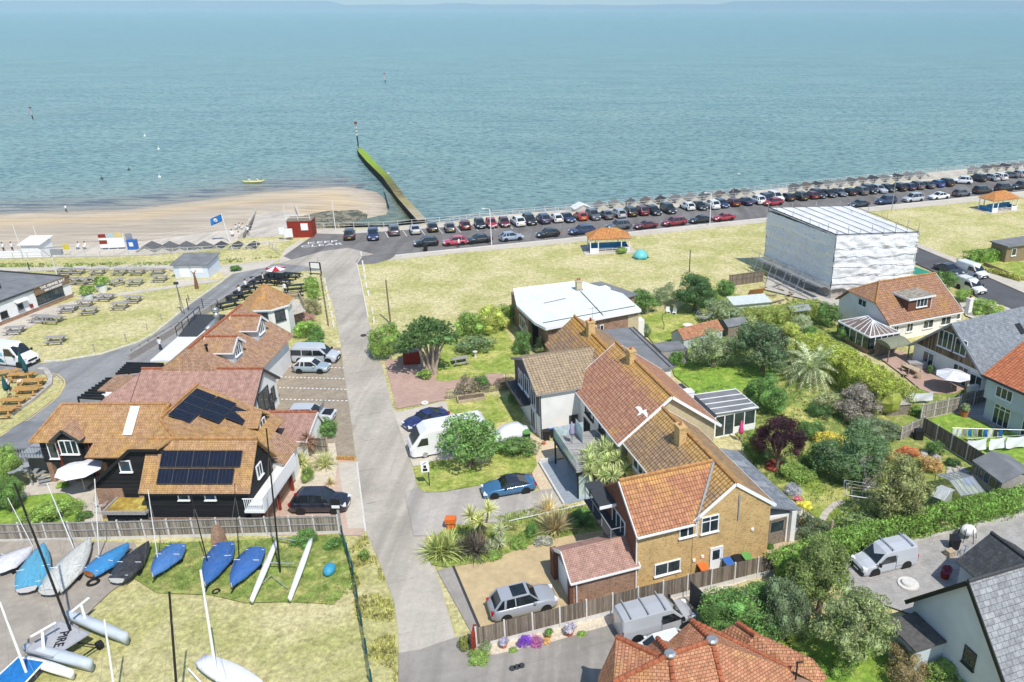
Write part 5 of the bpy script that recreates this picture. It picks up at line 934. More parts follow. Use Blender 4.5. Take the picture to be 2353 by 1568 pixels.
def sc_at(p):
    d=p.y*cp-(p.z-HC)*sp; return F_/d
def crown(t,x,y,wp,hp,col,label,cat='shrub',name='shrub',kind='b',trunk=0,group=None,hz=None,trunkcol='bark'):
    a,b,k=TT[t]; u,v=a+x*k,b+y*k
    g=Vt(u,v,1.0); s=sc_at(g); r=wp/2/s; al=math.atan2(HC-1,g.y); rz=math.sqrt(max((hp/2/s)**2-(r*math.sin(al))**2,(.45*r*math.cos(al))**2))/math.cos(al); rz=min(rz,1.6*r)
    zc=(rz*.82+trunk) if hz is None else hz; g=Vt(u,v,zc); cnt[0]+=1
    ms=PR[kind]; me=ms[cnt[0]%len(ms)]
    if trunk>0 or hz:
        o=thing(name,label,cat,(g.x,g.y,0),0,group); c=bpy.data.objects.new('crown',me); C.objects.link(c); c.parent=o; c.location=(0,0,zc)
        tm=MB(); rnd=random.Random(cnt[0]); tm.path([(0,0,0),(.05*r,0,zc*.4),(0,.05*r,zc*.8)],[.09*r+.04,.07*r+.03,.05*r],7)
        for q in range(4): aa=q*1.6+rnd.random(); tm.path([(0,0,zc*.45),(math.cos(aa)*r*.25,math.sin(aa)*r*.25,zc*.75),(math.cos(aa)*r*.5,math.sin(aa)*r*.5,zc+rz*.2)],[.06*r,.045*r,.02*r],6)
        q=bpy.data.objects.new('trunk',tm.mesh('trunk',M[trunkcol])); C.objects.link(q); q.parent=o
    else:
        o=bpy.data.objects.new(name,me); C.objects.link(o); o.location=(g.x,g.y,zc); tag(o,label,cat,group); c=o
    c.scale=(r,r*random.uniform(.9,1.1),rz); c.rotation_euler=(0,0,cnt[0]*1.3); c.color=(*col,1); return o
Gd=(.055,.11,.03);Gm=(.095,.175,.04);Gl=(.18,.27,.05);Gy=(.36,.40,.08);Go=(.2,.215,.075);Gs=(.2,.245,.12);Gg=(.13,.175,.085);Pu=(.04,.012,.02);Rd=(.28,.05,.03);Ye=(.5,.42,.05);Gb=(.1,.2,.04)
VL=[(35,1597,668,104,80,Gd,'dark feathery conifer, the tallest crown beside the scaffold yard','conifer','conifer_tree','t',1.0),
(35,1480,695,78,58,Gm,'mid green rounded shrub right behind the mint-roofed house','shrub','shrub','b',0),(35,1530,678,58,52,Gs,'loose grey-green shrub between two greener shrubs by the green','shrub','shrub','o',0),
(35,1667,662,46,44,Gb,'bright green round bush in front of the brown board fence','shrub','shrub','b',0),(35,1660,718,92,72,Gs,'wide grey-green shrub above the patio chairs','shrub','shrub','o',0),(35,1632,692,50,38,Gl,'light green bush at the foot of the dark conifer','shrub','shrub','b',0),
(35,1906,727,58,66,Gm,'clipped dark green dome beside the chalet bungalow conservatory','shrub','shrub','b',0),(35,1845,742,42,42,(.3,.34,.2),'silvery variegated bush next to the clipped dome','shrub','shrub','o',0),(35,1816,757,42,40,Gy,'golden bush below the small greenhouse','shrub','shrub','b',0),
(35,1785,772,44,36,Pu,'small purple-leaved bush left of the long golden hedge','shrub','shrub','b',0),(35,1862,762,36,24,Gb,'low bright green mound above the golden hedge','shrub','shrub','b',0),(35,1950,770,52,42,Gm,'dark green bush beside the hipped conservatory','shrub','shrub','b',0),(35,1978,788,26,30,Gy,'little cream and yellow bush at the conservatory corner','shrub','shrub','s',0),
(35,1640,806,122,92,Gs,'broad grey-green tree shading the red-tiled shed','tree','garden_tree','t',.4),(35,1755,800,124,118,(.1,.15,.07),'tall grey-green garden tree at the end of the back lawn','tree','garden_tree','t',.6),(35,1712,748,70,50,(.24,.28,.1),'pale variegated shrub behind the tall grey-green tree','shrub','shrub','o',0),(35,1790,805,50,60,Pu,'purple shrub in the shade left of the date palm','shrub','shrub','o',0),
(35,1760,912,100,96,Gb,'large glossy green bush left of the date palm','shrub','shrub','t',0),(35,1985,930,128,92,(.23,.2,.16),'large pinkish grey tamarisk bush right of the date palm','shrub','shrub','t',0),(35,1900,922,66,52,(.28,.3,.14),'cream variegated bush at the foot of the date palm','shrub','shrub','o',0),(35,2010,985,110,60,Gg,'grey-green bush spilling under the tamarisk','shrub','shrub','t',0),(35,1888,945,60,40,Gd,'dark low shrub in shadow below the palm','shrub','shrub','b',0),
(35,1790,1012,106,104,Pu,'round dark purple plum tree in the middle garden','tree','purple_tree','t',1.4),(35,1775,1068,50,24,Rd,'low red-leaved shrub under the purple plum','shrub','shrub','s',0),(35,1905,1012,72,56,Ye,'yellow flowering shrub beside the purple plum','shrub','shrub','o',0),(35,1960,1040,165,120,(.08,.14,.05),'biggest dark green tree of the middle garden','tree','garden_tree','t',.6),(35,1868,990,66,54,Gm,'leafy green shrub behind the purple plum','shrub','shrub','b',0),(35,1733,1035,56,66,Gm,'green shrub against the slate lean-to','shrub','shrub','b',0),(35,1830,1085,90,56,Gl,'light green ferny shrub below the purple plum','shrub','shrub','o',0),(35,1870,1050,60,70,Gm,'deep green shrub right of the purple plum','shrub','shrub','b',0),
(35,2062,1128,150,150,Go,'olive coloured tree beside the glass cold frames','tree','garden_tree','t',.6),(35,2000,1210,130,84,(.14,.2,.06),'shrub with pale leaves under the olive coloured tree','shrub','shrub','o',0),(35,1880,1218,110,50,(.09,.12,.05),'low mixed shrub beside the telegraph post','shrub','shrub','o',0),(35,2040,1215,60,50,Gl,'upright light green shrub near the pale shed','shrub','shrub','b',0),
(35,2085,1040,58,36,(.42,.14,.04),'orange flowering shrub by the black compost bin','shrub','shrub','o',0),(35,2082,1060,36,24,(.55,.55,.5),'white flowering clump below the orange shrub','flowering plant','flower_clump','s',0),(35,2150,1030,44,42,Gm,'green bush against the dark board fence','shrub','shrub','b',0),(35,2138,1068,60,44,(.38,.24,.08),'straw coloured dried shrub near the rocks','shrub','shrub','o',0),(35,2050,1050,50,40,(.33,.27,.1),'tawny grass clump left of the orange shrub','shrub','shrub','o',0),(35,2192,1065,36,30,Gd,'dark shrub beside the shed and the fence','shrub','shrub','s',0),
(35,1712,1405,185,150,Gb,'bright green tree in front of the black gate','tree','garden_tree','t',.5),(35,1650,1440,90,100,Gm,'darker green tree hanging over the terracotta roof','tree','garden_tree','t',.3),(35,1890,1322,150,165,(.15,.2,.055),'olive green tree at the bend of the ivy hedge','tree','garden_tree','t',1.),(35,1965,1435,180,170,(.19,.23,.09),'tall grey-green willow-like tree over the paved yard','tree','garden_tree','t',1.),(35,1800,1400,110,150,Gg,'shaded green tree between the two bigger trees','tree','garden_tree','t',.5),
(35,2078,1535,110,100,(.2,.16,.07),'russet tinted shrub below the small slate porch','shrub','shrub','t',0),(35,2180,1560,150,70,Gl,'light green hedge bush along the grey rendered wall','shrub','shrub','t',0),(35,1940,1540,60,60,Gl,'light shrub on the lawn beside the terracotta roof','shrub','shrub','b',0),(35,1830,1475,70,40,Gy,'yellow-green shrub behind the terracotta roof','shrub','shrub','s',0),
(35,885,786,80,84,Gl,'clipped yellow-green evergreen at the lane edge','shrub','shrub','t',0),(35,1078,752,70,66,Gl,'light hedge bush joining the pine','shrub','shrub','b',0),(35,1125,738,84,70,Gy,'yellow-green clipped hedge bush behind the flower bed','shrub','shrub','t',0),(35,1168,722,60,50,Gl,'green hedge bush touching the mint-roofed house','shrub','shrub','b',0),(35,1092,792,90,34,(.14,.2,.08),'flowery mound on the lawn behind the stone bird bath','flower bed','flower_clump','o',0),(35,1200,790,50,60,Gm,'shaded green shrub under the mint-roofed house','shrub','shrub','b',0),(35,1243,800,30,26,Gs,'spiky pale plant beside the white garden chair','plant','spiky_plant','s',0),
(35,1075,888,54,46,(.22,.18,.12),'straggly pink rose bush by the picket fence','shrub','rose_bush','o',0),(35,1105,880,44,42,Gm,'white rose bush by the picket fence','shrub','rose_bush','o',0),(35,1165,880,60,36,(.16,.12,.08),'dry brown shrub behind the picket fence','shrub','rose_bush','o',0),(35,1185,910,36,60,Gd,'dark shrub with white flowers against the white wing','shrub','rose_bush','o',0),(35,980,860,44,20,Gl,'low plants at the foot of the pine','plant','low_plants','s',0),
(35,1075,1008,130,120,(.12,.22,.05),'leafy fig tree overhanging the motorhome','tree','fig_tree','o',.9),(35,1112,1040,54,66,(.34,.34,.29),'silver-leaved shrub beside the fig tree','shrub','silver_shrub','b',0),(35,1188,1030,94,48,(.1,.18,.04),'rounded lavender and green shrub on the front lawn','shrub','lavender_shrub','b',0),(35,1192,1022,56,26,(.25,.24,.25),'greying lavender in the middle of the rounded shrub','shrub','lavender_shrub','s',0),
(35,640,988,46,70,(.42,.44,.2),'cream variegated shrub beside the pink-roofed store','shrub','shrub','b',0),(35,725,990,90,62,Gb,'round green shrub between the store and the car park','shrub','shrub','t',0),(35,708,1092,34,44,Gl,'fresh green grass clump in the shingle bed','shrub','grass_clump','b',0),(35,665,1085,36,30,Gs,'grey-leaved plants beside the white balcony','plant','low_plants','s',0),
(35,715,655,38,40,Gl,'feathery light green bush by the restaurant benches','shrub','shrub','b',0),(35,722,680,32,34,Gl,'small feathery green bush below another by the benches','shrub','shrub','b',0),(35,712,705,56,46,(.26,.24,.12),'dull seed-headed shrub beside the tower deck','shrub','shrub','o',0),(35,696,730,52,34,(.33,.2,.17),'pink flowering shrub beside the tower deck','shrub','shrub','o',0),(35,706,758,54,50,(.2,.32,.05),'vivid yellow-green shrub beside the campervan','shrub','shrub','b',0),(35,728,768,36,36,Gb,'dark green round bush near the verge path','shrub','shrub','b',0),(35,722,788,60,24,Gm,'low clipped hedge behind the campervan','hedge','low_hedge','s',0),
(35,10,1068,76,100,Gl,'large bright green tree at the left edge','tree','garden_tree','t',.3),(35,22,1135,76,86,(.11,.2,.04),'leafy tree below the spiral stair','tree','garden_tree','t',.2),(35,105,1178,100,44,(.2,.3,.05),'yellow-green shrub border in the walled garden','shrub','shrub','o',0),(35,165,1165,60,40,Gl,'light shrub near the round paved patio','shrub','shrub','o',0),(35,145,1114,32,20,(.2,.32,.03),'low clipped lime green cushion on the patio','shrub','low_bush','s',0),(35,190,1185,40,30,Gm,'small mixed shrub beside the brick wall','shrub','shrub','s',0),
(35,705,1238,72,46,Gb,'ivy mass climbing over the grey fence','ivy','ivy_mass','b',0),(35,770,1250,50,36,Gb,'bramble clump at the end of the grey fence','bramble','bramble_clump','b',0),(35,840,1275,30,30,Gl,'weedy clump on the lane verge near the boats','weeds','weed_clump','s',0),
(35,2217,681,50,34,Gl,'clipped round hedge next to the front white van','hedge','low_hedge','b',0),(35,2165,645,62,50,Gm,'dark green shrub left of the parked white vans','shrub','shrub','b',0),(35,2262,706,80,28,Gl,'low light hedge beside the street pavement','hedge','low_hedge','b',0),(35,2300,712,34,20,Gy,'golden low shrub at the end of the pavement hedge','shrub','shrub','s',0),(35,1430,575,36,16,Gl,'small bush at the end of the blue seafront shelter','shrub','shrub','s',0),
(35,540,617,30,16,Gb,'small green bush on the path beside the pale blue hut','shrub','shrub','s',0),(35,1475,1100,40,30,Gb,'green shrub in front of the glass garden room','shrub','shrub','s',0) ,
(14,1500,210,70,44,Gb,'dark leafy shrub beside the brick wing','shrub','shrub','b',0),(14,1050,330,34,40,Gb,'soft green shrub in the border between the palms','shrub','shrub','b',0),(14,940,430,44,40,Gl,'fresh green shrub at the front of the border','shrub','shrub','o',0),(14,1145,415,46,26,(.3,.3,.24),'grey-leaved cushion plant in the border','plant','silver_shrub','s',0),(14,700,560,46,24,Gl,'low green plants edging the gravel drive','plant','low_plants','s',0),(14,860,290,30,30,(.28,.3,.1),'yellowing shrub behind the small cordyline','shrub','shrub','s',0),(14,1400,190,24,16,(.5,.3,.03),'small orange-yellow shrub by the white rail','shrub','shrub','s',0),
(14,640,1350,40,36,Gs,'grey-green plant at the red gate post','plant','low_plants','s',0),(14,580,1440,56,34,Gl,'pale flowering clump at the corner of the shared drive','plant','low_plants','o',0),(14,440,1330,34,40,(.2,.22,.05),'weedy tussock beside the red gate post','weeds','weed_clump','s',0),(14,980,1310,34,40,(.18,.04,.4),'vivid purple flowering clump under the board fence','flowering plant','flower_clump','o',0),(14,1090,1310,32,30,(.4,.12,.3),'pink flowering clump beside the purple one','flowering plant','flower_clump','o',0),(14,880,1380,24,14,Gl,'small green tuft in the shingle bed','plant','low_plants','s',0),(14,1480,1240,26,14,Gl,'small green tuft near the silver van','plant','low_plants','s',0),(14,1170,1315,24,20,(.5,.3,.1),'orange flowering clump in the shingle bed','flowering plant','flower_clump','s',0),
(16,2080,180,28,0,Ye,'','','','',0),
(16,1650,680,18,26,Gb,'small potted bush against the corner of the brick house','plant','potted_bush','s',0),(18,240,1060,26,20,(.5,.15,.2),'pink rose bush at the edge of the pale deck','shrub','rose_bush','s',0),(18,180,970,50,26,(.3,.3,.33),'lavender and white flowers beside the slate lean-to','flowering plant','flower_clump','o',0),(17,760,800,24,30,Gy,'cream bush at the foot of the conservatory','shrub','shrub','s',0),(13,1230,560,26,40,(.2,.26,.12),'white flowered shrub at the end of the grey flat roof','shrub','rose_bush','s',0),(13,1490,820,40,46,Gb,'iris-like green clump on the back lawn edge','plant','low_plants','o',0),(17,1340,1480,30,30,Gb,'bush in the fence corner above the compost bin','shrub','shrub','s',0),(17,1930,1210,26,10,Gl,'planting on top of the white garden wall','plant','low_plants','s',0)]
for q in VL:
    if not q[6]: continue
    crown(*q[:5],q[5],q[6],q[7],q[8],q[9],q[10])
# hedges: boxes of leaves
def hedge(label,pts,w,h,col,n,leaf=.13,z0=0,name='hedge',wob=.25,seed=5):
    rnd=random.Random(seed); m=MB(); pts=[Vector((*p,0)) if len(p)==2 else Vector(p) for p in pts]; L=sum((b-a).length for a,b in zip(pts,pts[1:])); q=[]
    for a,b in zip(pts,pts[1:]):
        d=b-a; nn=Vector((-d.y,d.x,0)).normalized(); k=int(n*d.length/L)
        seg=max(1,int(d.length/1.2))
        for i in range(seg): c=a.lerp(b,.1+.76*(i+.5)/seg); m.sphere((c.x,c.y,z0+h*.48),max(w*.36,.5),max(w*.36,.5),h*.44,8,6,.08)
        for _ in range(k):
            s=rnd.uniform(-.02,1.02); p=a+d*s; f=rnd.random(); hh=h*(1+wob*.5*noise.noise(Vector((p.x*.7,p.y*.7,seed)))); ww=w*(1+wob*noise.noise(Vector((p.x*.8+9,p.y*.8,seed))))
            if f<.42: o=rnd.uniform(-.5,.5)*ww; v=p+nn*o+Vector((0,0,z0+hh*(1-.5*(abs(o)/ww)**2)+rnd.uniform(-.12,.05))); nd=Vector((0,0,1))
            else: sgn=1 if f>.71 else -1; v=p+nn*sgn*ww*.5*rnd.uniform(.85,1.05)+Vector((0,0,z0+rnd.uniform(.02,1)*hh*.97)); nd=nn*sgn
            v.x+=rnd.uniform(-.1,.1); q.append((v,nd))
    leafquads(m,q,leaf,rnd); o=m.build(name,M['leaf']); tag(o,label,'hedge'); o.color=(*col,1); return o
def VP(*a,z=0): return [Vt(x,y,z).xy for x,y in a]
hedge('long sunlit golden-green cypress hedge behind the date palm',VP((1850,790),(1930,830),(2000,872),(2062,915),z=2.3),3.4,3.4,(.27,.31,.04),24000,.085,wob=.4)
hedge('yellow-green hedge arching between the scaffold yard and the small greenhouse',VP((1712,722),(1780,722),(1850,703),(1885,702),z=1.5),2.2,2.2,(.24,.28,.06),9000,.08)
hedge('green ivy-covered hedge running up the edge of the paved yard',VP((1770,1310),(1900,1262),(2010,1232),(2180,1188),(2370,1145),z=1.0),1.6,2.0,(.14,.24,.035),16000,.09,wob=.2)
hedge('bright clipped hedge beside the brown bungalow on the far right',VP((2222,592),(2318,582),z=1),2.0,1.9,(.16,.26,.04),5000,.1)
hedge('grassy hedge on the bank wall along the side street',VP((2275,618),(2350,640),z=.6),1.2,.7,(.3,.3,.06),1500,.1)
# palms and spiky plants
def rosette(m,c,n,L,w,rnd,up=.15,droop=.5,seg=3,dir_=None):
    for i in range(n):
        a=rnd.random()*6.283; e=rnd.uniform(-.35,1.35)+up; d=Vector((math.cos(a)*math.cos(e),math.sin(a)*math.cos(e),math.sin(e))); l=L*rnd.uniform(.75,1.1); s=Vector((-math.sin(a),math.cos(a),0))*w*rnd.uniform(.7,1.2); p=Vector(c); vs=[]
        for k in range(seg+1):
            f=k/seg; wd=1-f**1.5*.92; vs+=[p-s*wd*.5,p+s*wd*.5]; p=p+d*l/seg; d=(d+Vector((0,0,-droop/seg))).normalized()
        m.add(vs,[(2*k,2*k+1,2*k+3,2*k+2) for k in range(seg)])
def spiky(name,label,cat,pos,heads,col,trunk=None,L=.9,w=.06,n=80,up=.15,droop=.5,seed=3):
    rnd=random.Random(seed); o=thing(name,label,cat,pos)
    m=MB(); [rosette(m,h,n,L,w,rnd,up,droop) for h in heads]; c=bpy.data.objects.new('foliage',m.mesh('foliage',M['leaf'],uv=False)); C.objects.link(c); c.parent=o; c.color=(*col,1)
    if trunk:
        k=MB()
        for h in heads: h=Vector(h); k.path([(h.x*.2,h.y*.2,0),(h.x*.5,h.y*.5,h.z*.5),h],[trunk*1.4,trunk,trunk*.8],7)
        q=bpy.data.objects.new('trunk',k.mesh('trunk',M['bark'])); C.objects.link(q); q.parent=o
    return o
rnd=random.Random(9)
hd=[]
for i in range(24): a=i*2.4; rr=2.35*math.sqrt((i+.3)/24); hd.append((rr*math.cos(a),rr*math.sin(a),3.7-rr*.62+rnd.uniform(-.4,.5)))
p=Vt(1395,1045,3.2); spiky('cordyline_tree','huge many-headed cordyline between the glass garden room and the brick wing','palm',(p.x,p.y,0),hd,(.36,.4,.17),.12,1.0,.095,90,.1,.75)
p=P(14,590,480); spiky('cordyline_tree','tall two-headed variegated cordyline at the back of the border','palm',p,[(-.55,.2,2.6),(.75,.5,2.9),(.1,.0,2.2)],(.42,.42,.16),.1,1.0,.08,110,.3,.45,4)
p=P(14,770,480); spiky('cordyline_tree','short cordyline with cream-edged leaves right of the tall one','palm',p,[(0,.2,1.4),(0,-.3,.6),(-.7,-.4,.3)],(.36,.38,.24),.07,.75,.06,100,.2,.4,5)
p=P(14,250,560); spiky('phormium','large green-striped phormium spilling onto the lane','phormium',p,[(0,0,.1),(.5,.3,.1),(-.4,.2,.1)],(.3,.33,.1),None,2.0,.1,110,.45,1.1,6)
p=P(14,480,540); spiky('phormium','dark bronze phormium beside the green-striped one','phormium',p,[(0,0,.1),(.3,.3,.1),(.6,0,.1)],(.09,.075,.06),None,1.7,.09,100,.4,1.0,7)
p=P(14,1245,350); spiky('phormium','tall tawny striped phormium near the brick wing','phormium',p,[(0,0,.1),(.3,.2,.1),(-.2,.1,.1)],(.33,.27,.15),None,2.0,.08,110,.75,.6,8)
p=P(14,1170,170); spiky('pampas_grass','pale feathery grass clump against the white rail','grass clump',p,[(0,0,.1),(.3,.1,.1)],(.55,.46,.26),None,1.6,.03,150,.7,.7,9)
p=P(8,1660,930); spiky('cordyline_tree','red-tipped cordyline in front of the slatted panel','palm',p,[(0,0,1.7),(0,.1,1.3)],(.25,.13,.08),.08,1.0,.07,150,.25,.6,10)
p=P(8,1540,1020); spiky('phormium','cream striped phormium on the left of the shingle bed','phormium',p,[(0,0,.1),(.3,0,.1)],(.42,.42,.2),None,1.4,.09,100,.5,1.0,11)
p=P(8,1840,1030); spiky('phormium','cream striped phormium beside the log edging','phormium',p,[(0,0,.1),(-.3,0,.1)],(.42,.42,.2),None,1.5,.09,110,.5,1.0,12)
p=P(8,1880,1230); spiky('grass_clump','golden tufted grass at the edge of the forecourt','grass clump',p,[(0,0,.05)],(.45,.36,.12),None,.8,.03,120,.5,.9,13)
p=P(13,300,760); spiky('yucca_plant','small palm beside the mint-roofed house','palm',p,[(0,0,1.2),(0,0,.8)],(.25,.3,.12),.07,.9,.06,110,.2,.6,14)
# date palm
p=Vt(1862,880,0); o=thing('date_palm','big date palm with arching silvery fronds in the middle garden','palm',p)
m=MB(); rnd=random.Random(2)
for i in range(54):
    a=i*2.399; e=1.25-1.35*(i/54); d=Vector((math.cos(a)*math.cos(e),math.sin(a)*math.cos(e),math.sin(e))); q=Vector((0,0,1.7)); sd=Vector((-math.sin(a),math.cos(a),0)); Lf=3.5+rnd.uniform(-.3,.3)
    for k in range(18):
        q2=q+d*Lf/18; m.add([q-sd*.03,q+sd*.03,q2+sd*.02,q2-sd*.02],[(0,1,2,3)])
        if k>1:
            for s in(-1,1):
                l=.55*math.sin(math.pi*min(1,(k+1)/19))+.12; tip=q+sd*s*l*.85+d*l*.55+Vector((0,0,-.12*l)); up=Vector((0,0,.03)); m.add([q,q+d*.11+up,tip],[(0,1,2)])
        q=q2; d=(d+Vector((0,0,-.085))).normalized()
c=bpy.data.objects.new('crown',m.mesh('crown',M['leaf'],uv=False)); C.objects.link(c); c.parent=o; c.color=(.34,.38,.2,1)
m=MB(); m.path([(0,0,0),(0,0,1.0),(0,0,1.8)],[.42,.5,.35],10); q=bpy.data.objects.new('trunk',m.mesh('trunk',M['bark'])); C.objects.link(q); q.parent=o
# pine by the lane: twisting pale limbs under a wide needle crown
p=P(11,740,1060); o=thing('pine_tree','spreading pine with pale twisted limbs beside the red shed','tree',p)
m=MB(); tips=[(-2.6,.6,4.3),(-1.4,-.6,5.0),(-.2,.3,5.5),(.9,.8,5.2),(1.6,-.3,4.4),(-1.9,1.6,4.9),(.3,-1.2,4.5),(-3.2,-.4,3.6),(.4,1.9,4.9),(-.9,1.2,5.6)]
for i,t_ in enumerate(tips): 
    t_=Vector(t_); b1=Vector((t_.x*.25-.25,t_.y*.2,1.0)); b2=Vector((t_.x*.45,t_.y*.5,2.4+.1*i)); m.path([(0,0,0),b1,b2,t_],[.3,.17,.12,.05],7)
q=bpy.data.objects.new('limbs',m.mesh('limbs',plain('pale_bark',(.42,.34,.27),.95,.05,var=.3,scale=5,bump=.5))); C.objects.link(q); q.parent=o
rnd=random.Random(6); m=MB(); [m.sphere(Vector(t_)-Vector((0,0,.05)),.72,.72,.34,7,5,.15) for t_ in tips]
for t_ in tips+[(-2.2,-.9,4.2),(1.2,.2,4.6),(-.6,-1.4,4.7),(-1.,.4,5.5)]:
    t_=Vector(t_)
    for _ in range(62):
        d=Vector((rnd.gauss(0,1),rnd.gauss(0,1),rnd.gauss(0,.8))).normalized(); c_=t_+Vector((d.x*1.15,d.y*1.15,d.z*.62))*rnd.uniform(.45,1.12)
        for _ in range(16):
            dd=(d+Vector((rnd.gauss(0,.7),rnd.gauss(0,.7),rnd.gauss(.4,.6)))).normalized(); s=dd.orthogonal().normalized()*.05; e_=c_+dd*rnd.uniform(.22,.36); m.add([c_-s,c_+s,e_+s*.3],[(0,1,2)])
c=bpy.data.objects.new('crown',m.mesh('crown',M['leaf'],uv=False)); C.objects.link(c); c.parent=o; c.color=(.075,.135,.035,1)
# standard ball tree on the deck
p=P(16,2045,400); o=thing('ball_tree','yellow lollipop-shaped tree in a pot on the pale deck','tree',p); c=bpy.data.objects.new('crown',PR['b'][0]); C.objects.link(c); c.parent=o; c.location=(0,0,1.75); c.scale=(.62,.62,.5); c.color=(.5,.45,.05,1)
m=MB(); m.tube((0,0,.35),(0,0,1.5),.03,.03,6); q=m.build('trunk',M['bark'],o,local=True); m=MB(); m.tube((0,0,0),(0,0,.38),.26,.36,12); m.build('pot',M['terracotta'],o,local=True)
# grass tufts along the rough verges
def tufts(name,poly,n,col,h,seed,lab=None):
    rnd=random.Random(seed); P_=[Vt(x,y).xy for x,y in poly]; x0=min(v.x for v in P_);x1=max(v.x for v in P_);y0=min(v.y for v in P_);y1=max(v.y for v in P_); m=MB(); k=0
    while k<n:
        x,y=rnd.uniform(x0,x1),rnd.uniform(y0,y1)
        if not inside((x,y),[tuple(v) for v in P_]): continue
        k+=1
        if noise.noise(Vector((x*.5,y*.5,seed)))<-.12: continue
        for _ in range(5): a=rnd.random()*6.28; l=h*rnd.uniform(.5,1.3); d=Vector((math.cos(a)*.5,math.sin(a)*.5,1)).normalized()*l; s=Vector((-math.sin(a),math.cos(a),0))*h*.16; b_=Vector((x+rnd.uniform(-.1,.1),y+rnd.uniform(-.1,.1),.01)); m.add([b_-s,b_+s,b_+d],[(0,1,2)])
    o=m.build(name,M['leaf']); o['kind']='stuff'; o.color=(*col,1); return o
tufts('verge_grass',[(800,1270),(840,1225),(868,1290),(903,1380),(912,1568),(850,1568),(815,1400)],1500,(.28,.27,.07),.22,1)
tufts('yard_weeds',[(310,1330),(350,1250),(700,1240),(800,1260),(820,1350),(760,1390),(560,1380),(420,1360)],4200,(.16,.24,.045),.22,2)
tufts('border_weeds',[(975,1295),(1000,1220),(1230,1170),(1350,1165),(1370,1210),(1230,1250),(1100,1300)],2600,(.2,.26,.05),.28,3)
tufts('bank_weeds',[(0,607),(300,605),(640,592),(640,600),(300,614),(0,616)],900,(.16,.22,.05),.3,4)
tufts('bed_plants',[(1560,860),(1700,1010),(1790,1200),(1900,1240),(2200,1170),(2120,1100),(2000,1000),(1900,900),(1820,870),(1700,900)],6000,(.1,.17,.035),.3,5)
tufts('bed_plants',[(1610,745),(1700,700),(1900,720),(1950,790),(1850,850),(1700,850)],3000,(.1,.17,.035),.3,6)
# ---------------------------------------------------------------- vehicles
SPEC={ # L,W,H, belt z, hood z, nose z, windscreen base x, roof front x, roof rear x, rear glass base x, tail z (all metres from centre)
 'hatch':(4.05,1.76,1.48,.93,.92,.68,.95,.25,-1.25,-1.85,.95),'saloon':(4.6,1.8,1.43,.92,.88,.66,.95,.2,-.85,-1.6,.98),'coupe':(4.4,1.78,1.30,.88,.86,.6,.75,.1,-.75,-1.6,.92),
 'suv':(4.5,1.86,1.68,1.05,1.04,.78,.98,.35,-1.5,-2.0,1.05),'estate':(4.65,1.82,1.52,.95,.92,.7,1.0,.3,-1.65,-2.2,.96),'mpv':(4.6,1.85,1.72,1.03,1.0,.74,1.25,.45,-1.7,-2.15,1.02)}
def ringpts(x,w,b,s,t_,n=1):
    return [(x,0,b),(x,w*.82,b),(x,w*.97,b+.1),(x,w,b+(s-b)*.45),(x,w*.985,s-.08),(x,w*.93,s),(x,w*.72,t_),(x,0,t_+.03),(x,-w*.72,t_),(x,-w*.93,s),(x,-w*.985,s-.08),(x,-w,b+(s-b)*.45),(x,-w*.97,b+.1),(x,-w*.82,b)]
CM={}
